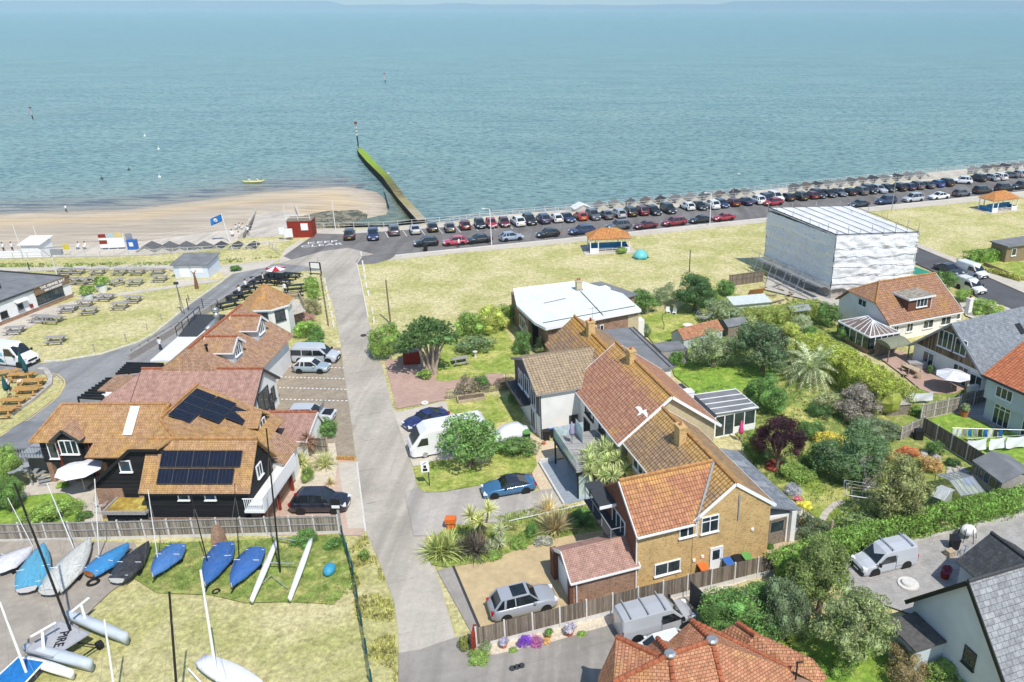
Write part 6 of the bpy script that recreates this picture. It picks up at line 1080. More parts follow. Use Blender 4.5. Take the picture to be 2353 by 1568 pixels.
def car_meshes(kind):
    if kind in CM: return CM[kind]
    L,W,H,bz,hz,nz,xw,xrf,xrr,xrb,tz=SPEC[kind]; h=L/2; w=W/2; m=MB()
    st=[(h,.62,.32,nz-.12,nz-.1),(h-.06,.84,.24,nz-.02,nz),(h-.3,.94,.2,nz+.1,nz+.1),(h-.75,.985,.2,hz-.03,hz-.02),(xw+.15,1,.2,bz-.02,hz+.03),(xw-.3,1,.2,bz,bz),(0,1,.2,bz,bz),(xrb+.3,1,.2,bz+.01,bz+.01),(xrb-.02,.985,.22,tz-.02,tz),(-h+.22,.94,.26,tz-.06,tz-.03),(-h+.05,.86,.3,tz-.14,tz-.1),(-h,.7,.38,tz-.3,tz-.28)]
    m.loft([ringpts(x,w*a,b,s,t_) for x,a,b,s,t_ in st]); body=m.mesh('body',M['paint'],smooth=True)
    wb,wr=w*.9,w*.7; m=MB()
    def cs(x,z,f): return [(x,-(wb+(wr-wb)*f),z),(x,wb+(wr-wb)*f,z)]
    A=[(xw,-wb*.86,bz-.02),(xw,wb*.86,bz-.02),(xrf,wr,H-.05),(xrf,-wr,H-.05)]
    vs=[(xw,-wb*.92,bz-.02),(xw,wb*.92,bz-.02),(xrf,-wr,H-.03),(xrf,wr,H-.03),(xrr,-wr,H-.05),(xrr,wr,H-.05),(xrb,-wb*.9,bz),(xrb,wb*.9,bz),(xw-.45,-wb,bz-.02),(xw-.45,wb,bz-.02),(xrb+.35,-wb,bz),(xrb+.35,wb,bz)]
    m.add(vs,[(0,1,3,2),(2,3,5,4),(4,5,7,6),(1,9,3),(0,2,8),(9,11,5,3),(8,2,4,10),(11,7,5),(10,4,6)]); glassm=m.mesh('windows',M['cglass'])
    m=MB(); m.slab([(xrf+.04,-wr-.0,H-.015),(xrf+.04,wr,H-.015),(xrf-.5,wr+.02,H+.015),(xrr+.4,wr+.02,H+.01),(xrr-.04,wr,H-.035),(xrr-.04,-wr,H-.035),(xrr+.4,-wr-.02,H+.01),(xrf-.5,-wr-.02,H+.015)],.04)
    for s in(-1,1):
        m.bar((xw+.02,s*wb*.93,bz),(xrf,s*wr,H-.02),.07,.06); m.bar((xrb-.02,s*wb*.92,bz),(xrr,s*wr,H-.04),.12,.08); xm=(xrf+xrr)/2-.05; m.bar((xm,s*(wb+.01),bz),(xm,s*(wr+.01),H-.04),.07,.05)
        if kind in('suv','mpv','estate','hatch'): m.bar((xrr+.15,s*(wb+.0),bz),(xrr+.25,s*(wr+.005),H-.04),.16,.05)
        m.bar((xrf,s*(wr+.015),H-.02),(xrr,s*(wr+.015),H-.04),.05,.04); m.box(xw-.35,s*(w+.06),bz+.06,.16,.16,.12)
    roof=m.mesh('roof',M['paint']); CM[kind]=(body,glassm,roof); return CM[kind]
def wheel_mesh(r,wd=.2):
    key=('w',r)
    if key in CM: return CM[key]
    a=MB(); a.tube((0,-wd/2,0),(0,wd/2,0),r,r,16); t=a.mesh('tyre',M['rubber']); b=MB(); b.tube((0,-wd/2-.012,0),(0,wd/2+.012,0),r*.66,r*.66,12); 
    c=b.mesh('rim',M['rim']); d=MB()
    for k in range(5): q=k*1.2566; d.bar((math.cos(q)*r*.15,0,math.sin(q)*r*.15),(math.cos(q)*r*.6,0,math.sin(q)*r*.6),wd+.03,.05) if 0 else None
    CM[key]=(t,c); return CM[key]
def part(name,me,parent,col=None,loc=(0,0,0)):
    o=bpy.data.objects.new(name,me); C.objects.link(o); o.parent=parent; o.location=loc
    if col: o.color=(*col,1)
    return o
def wheels(o,L,W,r,xf,xr,detail=True):
    t,c=wheel_mesh(r)
    for x in(xf,xr):
        for s in(-1,1):
            q=part('wheel',t,o,None,(x,s*(W/2-.11),r)); 
            if detail: part('rim',c,q)
def lampmesh(kind):
    if ('l',kind) in CM: return CM[('l',kind)]
    L,W,H,bz,hz,nz=SPEC[kind][:6]; tz=SPEC[kind][10]; h=L/2; w=W/2; a=MB(); a.box(h-.2,w*.68,nz-.02,.34,.36,.16,-.35); b=MB(); b.box(-h+.1,w*.74,tz-.2,.2,.24,.26,.2)
    a2=MB(); a2.box(h-.2,-w*.68,nz-.02,.34,.36,.16,.35); b2=MB(); b2.box(-h+.1,-w*.74,tz-.2,.2,.24,.26,-.2); c=MB(); c.box(h+.0,0,.45,.03,.52,.11); d=MB(); d.box(-h-.0,0,.6,.03,.52,.11)
    e=MB(); 
    for x in(L*.305,-L*.29):
        for s in(-1,1): e.tube((x,s*(w-.03),.33),(x,s*(w+.006),.33),.38,.38,16)
    f=MB(); f.box(h-.02,0,nz-.16,.06,W*.5,.14)
    CM[('l',kind)]=[a.mesh('headlight',M['lamp']),a2.mesh('headlight',M['lamp']),b.mesh('taillight',M['red']),b2.mesh('taillight',M['red']),c.mesh('number_plate',M['upvc']),d.mesh('number_plate',M['plate']),e.mesh('wheel_arches',M['black']),f.mesh('grille',M['black'])]; return CM[('l',kind)]
def car(kind,col,pos,rz,label,group=None,near=False,roofcol=None,cat='car'):
    L,W=SPEC[kind][:2]; o=thing('car',label,cat,pos,rz,group); b,g,r=car_meshes(kind); part('body',b,o,col); part('windows',g,o); part('roof',r,o,roofcol or col)
    for nm,me in zip(('headlight','headlight','taillight','taillight','number_plate','number_plate','wheel_arches','grille'),lampmesh(kind)): part(nm,me,o)
    wheels(o,L,W,.34 if kind in('suv','mpv') else .32,L*.305,-L*.29,near); return o
def by_wheels(rear,front,W,L,xf=.305,xr=.29):
    "ground points of the two wheels on the side that faces the camera"
    rear,front=Vector(rear),Vector(front); d=(front-rear).normalized(); n=Vector((-d.y,d.x,0)); 
    if n.y<0: n=-n
    mid=(rear+front)/2+n*(W/2-.1); mid-=d*L*(xf-xr)/2; return (mid.x,mid.y,0),math.atan2(d.y,d.x)
# front row and drives
p,a=by_wheels(P(14,825,1140),P(14,1172,1052),1.86,4.5); crv=car('suv',(.34,.36,.39),p,a,'silver estate-like off-roader with black roof panel parked on the tan gravel drive',near=True)
m=MB(); m.slab([(-.75,-.55,1.705),(.2,-.55,1.705),(.2,.55,1.705),(-.75,.55,1.705)],.012); m.build('glass_roof',M['cglass'],crv,local=True)
p,a=by_wheels(P(12,1535,1098),P(12,1195,1160),1.8,4.5); o=car('coupe',(.035,.14,.28),p,a,'metallic blue convertible with navy soft top on the shared front drive',near=True,roofcol=(.01,.012,.03))
p,a=by_wheels(P(12,640,300),P(12,315,415),1.8,4.4); car('coupe',(.01,.02,.11),p,a,'dark blue coupe parked behind the white motorhome',near=True)
p,a=by_wheels(P(8,1520,1565),P(8,1975,1560),1.9,4.7); car('suv',(.006,.008,.022),p,a,'very dark navy car on the salmon forecourt beside the solar-roofed house',near=True)
p,a=by_wheels(P(8,1430,560),P(8,1850,560),1.8,4.6); o=car('estate',(.5,.53,.56),p,a,'old silver estate with its bonnet up beside the pink-roofed store',near=True)
m=MB(); m.box(1.75,0,.93,.9,1.1,.06); m.build('engine_bay',M['black'],o,local=True); m=MB(); m.bar((1.1,0,1.0),(1.35,0,1.9),1.3,.04); m.build('bonnet',M['steel'],o,local=True)
# classic car
p,a=by_wheels(P(6,1622,1182),P(6,1845,1185),1.6,3.75); o=car('hatch',(.3,.38,.43),p,a,'small retro pale grey-blue car with a white roof in front of the campervan',near=True,roofcol=(.75,.75,.73)); o.scale=(.95,.92,.95)
# box vans
def van(name,label,pos,rz,L,W,H,hood,col,cat='van',windows=0,rack=0,zl=0,rearglass=False,stripe=None,high=0):
    o=thing(name,label,cat,pos,rz); h=L/2; w=W/2; m=MB(); xh=h-hood; xr=xh-.75; bz=H*.55
    def rg(x,ww,b,s,tz,tw): return [(x,0,b),(x,ww*.95,b),(x,ww,b+.15),(x,ww,s*.6+b*.4),(x,ww*.985,s),(x,ww*(tw+.06),tz-.1),(x,ww*tw,tz),(x,0,tz+.05),(x,-ww*tw,tz),(x,-ww*(tw+.06),tz-.1),(x,-ww*.985,s),(x,-ww,s*.6+b*.4),(x,-ww,b+.15),(x,-ww*.95,b)]
    nz=bz*.78
    m.loft([rg(h,w*.75,.34,nz*.8,nz*.82,.8),rg(h-.1,w*.9,.26,nz-.08,nz,.8),rg(h-.45,w*.97,.24,nz+.05,bz*.93,.78),rg(xh,w,.24,bz*.96,bz,.8),rg(xh-.05,w,.24,bz,bz+.06,.8),rg(xr,w,.24,bz,H-.08,.76),rg(xr-.35,w,.24,bz,H,.78),rg(-h+.35,w,.24,bz,H,.8),rg(-h+.08,w*.985,.28,bz,H-.06,.78),rg(-h,w*.95,.34,bz,H-.25,.76)])
    b=m.mesh('body',M['paint'],smooth=False); me=part('body',b,o,col)
    k=MB(); e=.02
    y1,y2=w*.86,w*.72; k.add([(xh+.0,-y1,bz+.1),(xh+.0,y1,bz+.1),(xr+.06,y2,H-.14),(xr+.06,-y2,H-.14)],[(0,1,2,3)]); k.build('windscreen',M['cglass'],o,local=True); 
    for v in k.v: pass
    for s in(-1,1):
        k=MB(); ya=w*.992; yb=w*.9; q=[(xh-.12,s*ya,bz+.02),(xr-.75,s*ya,bz-.02),(xr-.75,s*(yb+.02),H-.32),(xr+.0,s*(yb+.02),H-.3)]; q=[Vector(v)+Vector((0,s*.03,0)) for v in q]; k.add(q,[(0,1,2,3) if s<0 else (3,2,1,0)]); k.build('side_window',M['cglass'],o,local=True)
        for i in range(windows):
            k=MB(); x1=xr-.85-i*1.25; x0=x1-1.15; q=[(x1,s*(ya+.03),bz-.02),(x0,s*(ya+.03),bz-.02),(x0,s*(yb+.05),H-.3),(x1,s*(yb+.05),H-.3)]; k.add(q,[(0,1,2,3) if s<0 else (3,2,1,0)]); k.build('side_window',M['cglass'],o,local=True)
        k=MB(); k.box(h-.2,s*w*.72,nz-.06,.3,.34,.26,-.3*s); k.build('headlight',M['lamp'],o,local=True); k=MB(); k.box(-h+.03,s*w*.88,bz*.8,.1,.14,.6); k.build('taillight',M['red'],o,local=True)
        k=MB(); k.box(xh-.1,s*(w+.14),bz+.1,.14,.2,.24); k.build('mirror',M['black'],o,local=True)
        if stripe:
            k=MB(); k.slab([(xr-2.6,s*(w+.012),.55),(xr-.9,s*(w+.012),.5),(xr-1.3,s*(w+.012),1.0),(xr-2.6,s*(w+.012),1.1)],.004); k.build('teal_stripe',plain('teal_graphic',(.02,.16,.19),.4),o,local=True); k=MB(); k.slab([(xr-2.6,s*(w+.012),1.35),(xr-1.0,s*(w+.012),1.3),(xr-1.05,s*(w+.0),1.7),(xr-2.6,s*(w+.0),1.75)],.004); k.build('blue_panel',plain('blue_graphic',(.2,.5,.7),.4),o,local=True)
    k=MB(); k.box(h-.0,0,nz*.72,.06,W*.56,.22); k.box(h-.02,0,.4,.1,W*.86,.22); k.build('grille',M['black'],o,local=True); k=MB(); k.box(h+.04,0,.46,.02,.52,.11); k.build('number_plate',M['upvc'],o,local=True); 
    k=MB()
    for x in(h-hood*.55-.35,-h+.95):
        for s in(-1,1): k.tube((x,s*(w-.03),.36),(x,s*(w+.008),.36),.43,.43,16)
    k.build('wheel_arches',M['black'],o,local=True)
    k=MB(); k.b2(-h+.6,xr-.8,-w-.006,-w+.02,bz*.55,bz*.55+.025); k.b2(-h+.6,xr-.8,w-.02,w+.006,bz*.55,bz*.55+.025); k.box(xr-.8,-w,.9,.02,.03,bz*1.1); k.box(xr-.8,w,.9,.02,.03,bz*1.1); k.build('door_lines',M['dark'],o,local=True)
    wheels(o,L,W,.36,h-hood*.55-.35,-h+.95)
    if rack:
        k=MB(); 
        for i in range(rack): x=xr-.5-i*(L-hood-1.8)/max(1,rack-1); k.box(x,0,H+.14,.07,W*.92,.06); [k.box(x,s*w*.72,H+.06,.06,.06,.16) for s in(-1,1)]
        k.build('roof_bars',M['grey'],o,local=True)
    return o
p,a=by_wheels(P(20,640,665),P(20,965,575),1.98,5.1,.3,.3); van('panel_van','large silver panel van with three roof bars beside the boarded fence',p,a,5.1,1.98,1.98,.95,(.42,.44,.46),rack=3)
p,a=by_wheels(P(19,1180,560),P(19,895,630),1.85,4.5,.3,.3); van('panel_van','small silver van with two roof bars on the grey paved yard',p,a,4.5,1.84,1.82,1.05,(.5,.53,.57),rack=2)
p,a=by_wheels(P(6,1612,1085),P(6,1935,1090),1.95,5.0,.3,.3); van('campervan','silver campervan with tinted windows in the brick-paved car park',p,a,5.0,1.92,1.98,.95,(.5,.53,.56),'campervan',windows=2)
p,a=by_wheels(P(17,1740,192),P(17,1893,245),1.95,4.9,.3,.3); van('panel_van','white panel van parked farther along the side street on its far side',p,a,4.9,1.92,1.95,.9,(.75,.76,.76))
p,a=by_wheels(P(17,1722,330),P(17,1880,395),1.85,4.5,.3,.3); van('panel_van','white van parked nearest on the side street behind the round hedge',p,a,4.5,1.85,1.85,1.0,(.75,.76,.76),rack=2)
p,a=by_wheels(P(29,-130,262),P(29,215,298),2.02,6.0,.3,.3); van('panel_van','big white high-roofed van with teal and blue graphics at the left edge',p,a,6.0,2.02,2.5,1.0,(.8,.8,.8),stripe=1)
p,a=by_wheels(P(17,1520,165),P(17,1690,225),1.8,4.5); car('saloon',(.01,.02,.04),p,a,'dark blue car half hidden by the shrub on the side street')
p=P(20,800,790); car('hatch',(.75,.76,.77),(p.x,p.y,0),R(200),'white car mostly hidden behind the terracotta roof ridges',near=True)
# motorhome
p,a=by_wheels(P(12,960,595),P(12,435,698),2.2,6.8,.3,.3); o=thing('motorhome','white motorhome with dark windscreen parked under the fig tree','motorhome',p,a)
L,W,H=6.9,2.2,2.75; h=L/2; w=W/2; m=MB()
def rr_(x,ww,b,t_,f=.9): return [(x,-ww,b),(x,ww,b),(x,ww,t_-.25),(x,ww*f,t_),(x,-ww*f,t_),(x,-ww,t_-.25)]
m.loft([rr_(h,w*.72,.45,1.05),rr_(h-.12,w*.9,.35,1.3),rr_(h-.3,w*.97,.3,1.45),rr_(h-1.0,w,.28,2.35),rr_(h-1.6,w,.28,H-.03),rr_(h-2.2,w,.28,H),rr_(-h+.3,w,.3,H),rr_(-h,w*.97,.45,H-.2)]); part('body',m.mesh('body',M['paint']),o,(.8,.8,.8))
k=MB(); k.add([(h-.28,-w*.85,1.5),(h-.28,w*.85,1.5),(h-.98,w*.82,2.34),(h-.98,-w*.82,2.34)],[(0,1,2,3)]); k.v=[(x+.03,y,z+.03) for x,y,z in k.v]; k.build('windscreen',M['cglass'],o,local=True)
for s in(-1,1):
    k=MB(); q=[(h-.6,s*(w+.02),1.3),(h-1.6,s*(w+.02),1.3),(h-1.6,s*(w+.02),2.0),(h-1.05,s*(w+.02),2.0)]; k.add(q,[(0,1,2,3) if s<0 else (3,2,1,0)]); k.build('cab_window',M['cglass'],o,local=True)
    for x in(.1,-2.0): k=MB(); k.b2(x-.5,x+.5,s*w-.015,s*w+.015,1.55,2.05); k.build('side_window',M['cglass'],o,local=True)
    k=MB(); k.box(h-.15,s*w*.75,1.0,.25,.3,.22,-.3*s); k.build('headlight',M['lamp'],o,local=True); k=MB(); k.box(-h,s*w*.85,1.0,.06,.14,.5); k.build('taillight',M['red'],o,local=True)
k=MB(); k.b2(-3.0,.8,-w-.03,-w-.005,1.28,1.32); k.b2(.95,1.6,-w-.02,-w-.01,.4,2.2); k.build('trim',M['steel'],o,local=True); k=MB(); [k.b2(h-.05,h+.02,-.5,.5,z,z+.05) for z in(.55,.66,.77)]; k.build('grille',M['black'],o,local=True)
for x in(.6,-1.2,-2.4): k=MB(); k.b2(x-.3,x+.3,-.25,.35,H,H+.09); k.build('roof_vent',M['upvc'],o,local=True)
wheels(o,L,W,.37,h-1.25,-h+1.7)
# covered car
p,a=by_wheels(P(12,1500,520),P(12,1250,560),1.7,3.4); o=thing('covered_car','small car under a fitted white cover on the shingle','covered car',p,a)
m=MB(); m.loft([[(x,-w_,.15),(x,w_,.15),(x,w_*.96,z*.6),(x,w_*.72,z),(x,-w_*.72,z),(x,-w_*.96,z*.6)] for x,w_,z in((1.85,.62,.55),(1.7,.8,.75),(.9,.87,.95),(.45,.86,1.3),(-.2,.86,1.45),(-.95,.86,1.4),(-1.4,.84,1.0),(-1.75,.78,.9),(-1.85,.66,.7))]); part('cover',m.mesh('cover',M['fabric'],smooth=True),o)
m=MB(); [m.tube((x,s*.72,.28),(x,s*.86,.28),.28,.28,12) for x in(1.15,-1.1) for s in(-1,1)]; m.build('wheels',M['rubber'],o,local=True)
# far row, nose in or out
BK=(.008,.009,.012);DB=(.012,.03,.1);GY=(.09,.1,.11);SV=(.42,.45,.48);WH=(.75,.76,.77);RE=(.35,.012,.03);OR=(.5,.07,.03);MR=(.12,.008,.02);BL=(.02,.09,.3)
CN={BK:'black',DB:'dark blue',GY:'dark grey',SV:'silver',WH:'white',RE:'red',OR:'orange-red',MR:'maroon',BL:'bright blue'}
FR=[(2,970,1190,BK,'suv',1),(2,1180,1192,DB,'suv',0),(2,1365,1152,GY,'suv',1),(2,1553,1140,SV,'saloon',1),(2,1708,1122,BK,'hatch',1),(2,1862,1122,GY,'saloon',1),(2,1997,1102,MR,'hatch',1),(2,2128,1090,BK,'hatch',0),
(3,113,850,RE,'hatch',0),(3,228,842,MR,'hatch',0),(3,357,835,WH,'suv',1),(3,460,822,BK,'suv',0),(3,583,812,DB,'suv',1),(3,697,802,WH,'hatch',1),(3,798,798,DB,'saloon',0),(3,913,785,OR,'hatch',1),(3,1025,778,GY,'suv',0),(3,1140,772,GY,'saloon',1),(3,1247,758,SV,'estate',1),(3,1350,748,BK,'suv',1),(3,1452,738,MR,'suv',1),(3,1560,735,BK,'estate',0),(3,1692,722,BK,'mpv',0),(3,1863,695,WH,'hatch',1),(3,1965,690,BK,'saloon',0),(3,2080,682,WH,'suv',1),(3,2165,672,DB,'hatch',0),(3,2262,660,MR,'hatch',1),
(4,222,570,DB,'saloon',1),(4,318,562,WH,'suv',1),(4,398,552,DB,'suv',0),(4,462,538,WH,'mpv',0),(4,550,538,BK,'hatch',1),(4,650,532,BK,'suv',1),(4,738,522,MR,'hatch',1),(4,790,515,BK,'suv',0),(4,868,507,BK,'saloon',0),(4,950,500,GY,'saloon',0),(4,1030,495,BK,'hatch',1),(4,1115,490,GY,'suv',1),(4,1185,480,BK,'suv',0),(4,1262,474,SV,'estate',0),(4,1335,468,BK,'hatch',0),(4,1415,460,BK,'suv',1),(4,1490,455,DB,'hatch',1),(4,1550,447,GY,'suv',1),(4,1632,440,GY,'saloon',1),(4,1712,430,BL,'hatch',1),(4,1777,423,BK,'suv',1),(4,1912,408,WH,'suv',2),(4,2032,387,BK,'suv',1),(4,2130,380,SV,'estate',1),(4,2192,374,WH,'estate',1),(4,2275,362,GY,'saloon',2),(4,2345,352,SV,'hatch',1)]
for i,(t_,x,y,c,kd,ori) in enumerate(FR):
    q=P(t_,x,y-8); ba=R(16) if q.x<-18 else R(23)
    ang=ba+{0:-R(90),1:R(90),2:R(140)}[ori]; q=q+Vector((math.cos(ba+R(90)),math.sin(ba+R(90)),0))*1.6
    car(kd,c,(q.x,q.y,.02),ang+random.uniform(-.03,.03),'%s car, %s from the slipway in the far seafront row'%(CN[c],nth(i)),'cars parked along the seafront')
NR=[(2,1650,1240,BK,'hatch',1),(2,1905,1232,(.5,.06,.1),'hatch',1),(2,2120,1212,BK,'saloon',1),(3,290,955,(.3,.36,.45),'hatch',0),(3,615,925,BK,'hatch',1),(3,915,898,DB,'estate',1),(3,1240,858,GY,'suv',1),(3,1480,848,MR,'coupe',1),(3,1730,822,(.22,.01,.02),'estate',1),(3,1965,797,BK,'coupe',1),(3,2170,778,RE,'coupe',1),(4,485,586,RE,'hatch',1),(4,1095,575,(.02,.035,.05),'coupe',1),(4,1305,553,DB,'suv',1),(4,1515,535,SV,'mpv',1),(4,1715,516,WH,'saloon',1),(4,1890,493,GY,'hatch',0),(4,2050,472,BK,'suv',0),(4,2220,452,BK,'suv',0),(4,2350,435,BK,'suv',1)]
NC=['black','pinkish red','black','pale blue','black','dark blue','dark grey','maroon soft-topped','dark red','black','bright red','red','dark teal','navy','silver','white','grey','black','black','black']
for i,(t_,x,y,c,kd,ori) in enumerate(NR):
    q=P(t_,x,y); ba=R(16) if q.x<-24 else R(23)
    if i==11: q=q+Vector((-1,2.4,0))
    q=q+Vector((math.cos(ba+R(90)),math.sin(ba+R(90)),0))*.85; ang=ba+(math.pi if ori else 0)
    car(kd,c,(q.x,q.y,.02),ang,'%s car, %s'%(NC[i],'driving along the seafront road' if i==11 else '%s from the lane corner in the kerbside row by the green'%nth(i if i<11 else i-1)),None if i==11 else 'cars parked along the kerb by the green')
# ---------------------------------------------------------------- boats in the yard
def hullrings(L,W,H,n=9,z=.35,stern=.62):
    rg=[]
    for i in range(n):
        s=i/(n-1); x=L*(s-.5); w=W/2*(math.sin(math.pi*min(1,(1-s)*.62+.0))**.8 if s>.38 else stern+(1-stern)*(s/.38)**.8); w=max(w,.02); hz=z+H*(1+.25*s*s)
        rg.append((x,w,hz,z+.1*s*s))
    return rg
def dinghy(label,stern,bow,width,cover,hull,z=.45,group='covered dinghies in the boat yard'):
    a,b=Vector(stern),Vector(bow); d=b-a; L=d.length; c=(a+b)/2; o=thing('dinghy',label,'dinghy',(c.x,c.y,0),math.atan2(d.y,d.x),group)
    rg=hullrings(L,width,.42,z=z); m=MB(); m.loft([[(x,0,zb),(x,w*.7,zb+.08),(x,w,zt-.1),(x,w,zt),(x,-w,zt),(x,-w,zt-.1),(x,-w*.7,zb+.08)] for x,w,zt,zb in rg]); part('hull',m.mesh('hull',M['paint'],smooth=False),o,hull)
    m=MB(); rr=[]
    for i,(x,w,zt,zb) in enumerate(rg):
        k=math.sin(math.pi*min(1,(i+.4)/8.4)); e=.12+.02*math.sin(i*2.3); rr.append([(x,w+.03,zt-.2-e),(x,w+.03,zt),(x,w*.55,zt+.1*k+.02),(x,0,zt+.3*k+.03),(x,-w*.55,zt+.1*k+.02),(x,-w-.03,zt),(x,-w-.03,zt-.2-e)])
    m.loft(rr,close=False,caps=False); 
    q=m.mesh('cover',M['tarp'],smooth=True); co=part('cover',q,o,cover)
    m=MB(); m.tube((-L*.15,-width*.42,.22),(-L*.15,width*.42,.22),.03,.03,6); [m.tube((-L*.15,s*width*.42-.06,.22),(-L*.15,s*width*.42+.06,.22),.22,.22,12) for s in(-1,1)]; m.bar((-L*.15,0,.25),(L*.55,0,.3),.05); m.build('launching_trolley',M['rubber'],o,local=True)
    m=MB(); m.bar((-L*.1,-width*.5,z+.55),(-L*.1,width*.5,z+.55),.03); m.bar((-L*.42,-width*.38,z+.45),(-L*.42,width*.38,z+.45),.025); m.build('lashing',M['upvc'],o,local=True)
    return o
def g9(x,y): return P(9,x,y,.7)
def g10(x,y): return P(10,x,y,.7)
CB=(.03,.14,.42)
dinghy('white-covered boat at the left edge with a faded dark logo on its cover',g9(-60,560),g9(290,385),1.9,(.72,.7,.73),(.05,.05,.05))
dinghy('pale turquoise covered dinghy, second from the left edge',g9(240,740),g9(395,350),2.0,(.1,.42,.62),(.6,.6,.6)); dinghy('off-white covered dinghy between the turquoise and the orange-hulled boats',g9(440,765),g9(810,300),2.1,(.68,.68,.62),(.65,.65,.63))
dinghy('blue-covered dinghy with an orange varnished hull',g9(790,600),g9(1150,350),1.6,(.03,.25,.55),(.4,.13,.03)); dinghy('black-covered dinghy on a trolley with white straps',g9(1040,660),g9(1330,335),1.7,(.03,.03,.035),(.6,.6,.6))
dinghy('mid blue covered dinghy just right of the black one',g9(1590,350),g9(1360,620),1.75,(.06,.2,.5),(.7,.7,.7)); dinghy('royal blue covered dinghy with a dark red patch by the conical stack',g10(230,335),g10(45,700),1.9,CB,(.6,.6,.6)); dinghy('royal blue covered dinghy beside the white slim hulls',g10(510,380),g10(280,710),1.8,(.035,.15,.45),(.7,.7,.7))
def slimhull(root,a,b,w,h,mat,name='hull',z=.3):
    a,b=Vector(a),Vector(b); d=(b-a); L=d.length; d.normalize(); n=Vector((-d.y,d.x,0)); m=MB(); rg=[]
    for i in range(11):
        s=i/10; ww=w/2*max(.06,math.sin(math.pi*min(.97,s*.72+.13))**.6); c=a+d*L*s; hh=h*(.9+.15*s)
        rg.append([(c-n*ww*.3)+Vector((0,0,z)),(c+n*ww*.3)+Vector((0,0,z)),(c+n*ww)+Vector((0,0,z+hh*.6)),(c+n*ww*.8)+Vector((0,0,z+hh)),(c-n*ww*.8)+Vector((0,0,z+hh)),(c-n*ww)+Vector((0,0,z+hh*.6))])
    for r in rg:
        for v in r: v.z-=a.z*0
    m.loft(rg); return m.build(name,mat,root,smooth=True)
def g0(t,x,y): return P(t,x,y,.4)*1.0
def gz(v): return Vector((v.x,v.y,0))
o=thing('catamaran','white catamaran with two slim hulls and a black mast, nearest the lane','catamaran',gz(P(10,720,560)))
slimhull(o,gz(g0(10,465,855)),gz(g0(10,685,340)),.42,.45,M['upvc']); slimhull(o,gz(g0(10,805,840)),gz(g0(10,995,320)),.42,.45,M['upvc'])
m=MB()
for ya in((640,575),(860,580)),((650,340),(860,375)): a_,b_=[gz(P(10,*q))+Vector((0,0,.7)) for q in ya]; m.tube(a_,b_,.05,.05,8)
a_=gz(P(10,645,660)); m.tube(a_+Vector((0,0,.5)),gz(P(10,530,750))+Vector((0,0,.3)),.025,.025,6); m.tube(a_+Vector((0,0,.5)),gz(P(10,790,765))+Vector((0,0,.3)),.025,.025,6); m.build('cross_beams',M['grey'],o)
o=thing('trimaran','big grey catamaran with a grey trampoline, lettering and T-shaped rudders','catamaran',gz(P(30,520,520)))
slimhull(o,gz(P(30,250,600,.4)),gz(P(30,860,770,.4)),.7,.75,M['grender'],z=.25); slimhull(o,gz(P(30,640,290,.4)),gz(P(30,1190,520,.4)),.7,.75,M['grender'],z=.25)
T_=[P(30,x,y,.95) for x,y in((225,600),(560,320),(840,440),(490,660))]; m=MB(); m.slab(T_,.03); tr_=m.build('trampoline',plain('grey_mesh',(.4,.4,.41),.7,.2,var=.06),o)
m=MB(); 
for i in range(4): m.tube(T_[i],T_[(i+1)%4],.05,.05,6)
m.build('frame',M['grey'],o)
u_=(T_[3]-T_[2]).normalized(); v_=(T_[1]-T_[2]).normalized(); c_=(P(30,570,490,1.0)); Mx=Matrix.Translation(c_)@Matrix(((v_.x*0-u_.x*-1*-1,0,0,0),)*4) if 0 else None
ang=math.atan2((P(30,545,560,1).y-P(30,600,440,1).y),(P(30,545,560,1).x-P(30,600,440,1).x)); text('sail_lettering','PIRE',.75,M['black'],Matrix.Translation((c_.x,c_.y,c_.z))@Matrix.Rotation(ang,4,'Z'),tr_,.004,.01)
for (x0,y0),(x1,y1),(x2,y2),(x3,y3) in (((800,310),(760,180),(655,245),(830,105)),((410,600),(395,425),(285,470),(520,335))):
    m=MB(); b0=P(30,x0,y0,.8); tp=b0+Vector((0,0,1.3)); tp=P(30,x1,y1,1.9); m.tube(b0,tp,.09,.08,8); a_=P(30,x2,y2,1.9); b_=P(30,x3,y3,1.9); m.bar(a_,b_,.16,.05); m.build('rudder',M['upvc'],o)
m=MB(); a_=P(30,735,675,.4); b_=P(30,925,545,.45); m.tube(a_,b_,.05,.05,8); m.tube(P(30,905,560,.3),P(30,955,530,.3),.27,.27,12); m.tube(P(30,700,520,.5),P(30,900,550,.5),.04,.04,6); m.build('beach_trolley',M['rubber'],o)
o=thing('catamaran','blue-trampolined catamaran with a white float in the bottom left corner','catamaran',gz(P(30,150,850))); slimhull(o,gz(P(30,230,690,.4)),gz(P(30,680,840,.4)),.6,.55,M['upvc'],z=.2)
m=MB(); q=[P(30,x,y,.75) for x,y in((-120,930),(170,660),(420,700),(180,960))]; m.slab(q,.04); m.build('trampoline',plain('blue_mesh',(.02,.17,.45),.6,.2,var=.2),o); m=MB(); [m.tube(q[i],q[(i+1)%4],.05,.05,6) for i in range(4)]; m.build('frame',M['upvc'],o)
o=thing('sailing_dinghy','white dinghy with grey cover and white mast at the bottom edge','dinghy',gz(P(9,1950,1540))); slimhull(o,gz(P(9,1800,1390,.4)),gz(P(9,2300,1640,.4)),1.5,.5,M['fabric'],'cover',z=.3); m=MB(); m.bar(P(9,1680,1450,.3),P(9,1800,1580,.3),.08); m.build('boom',M['upvc'],o)
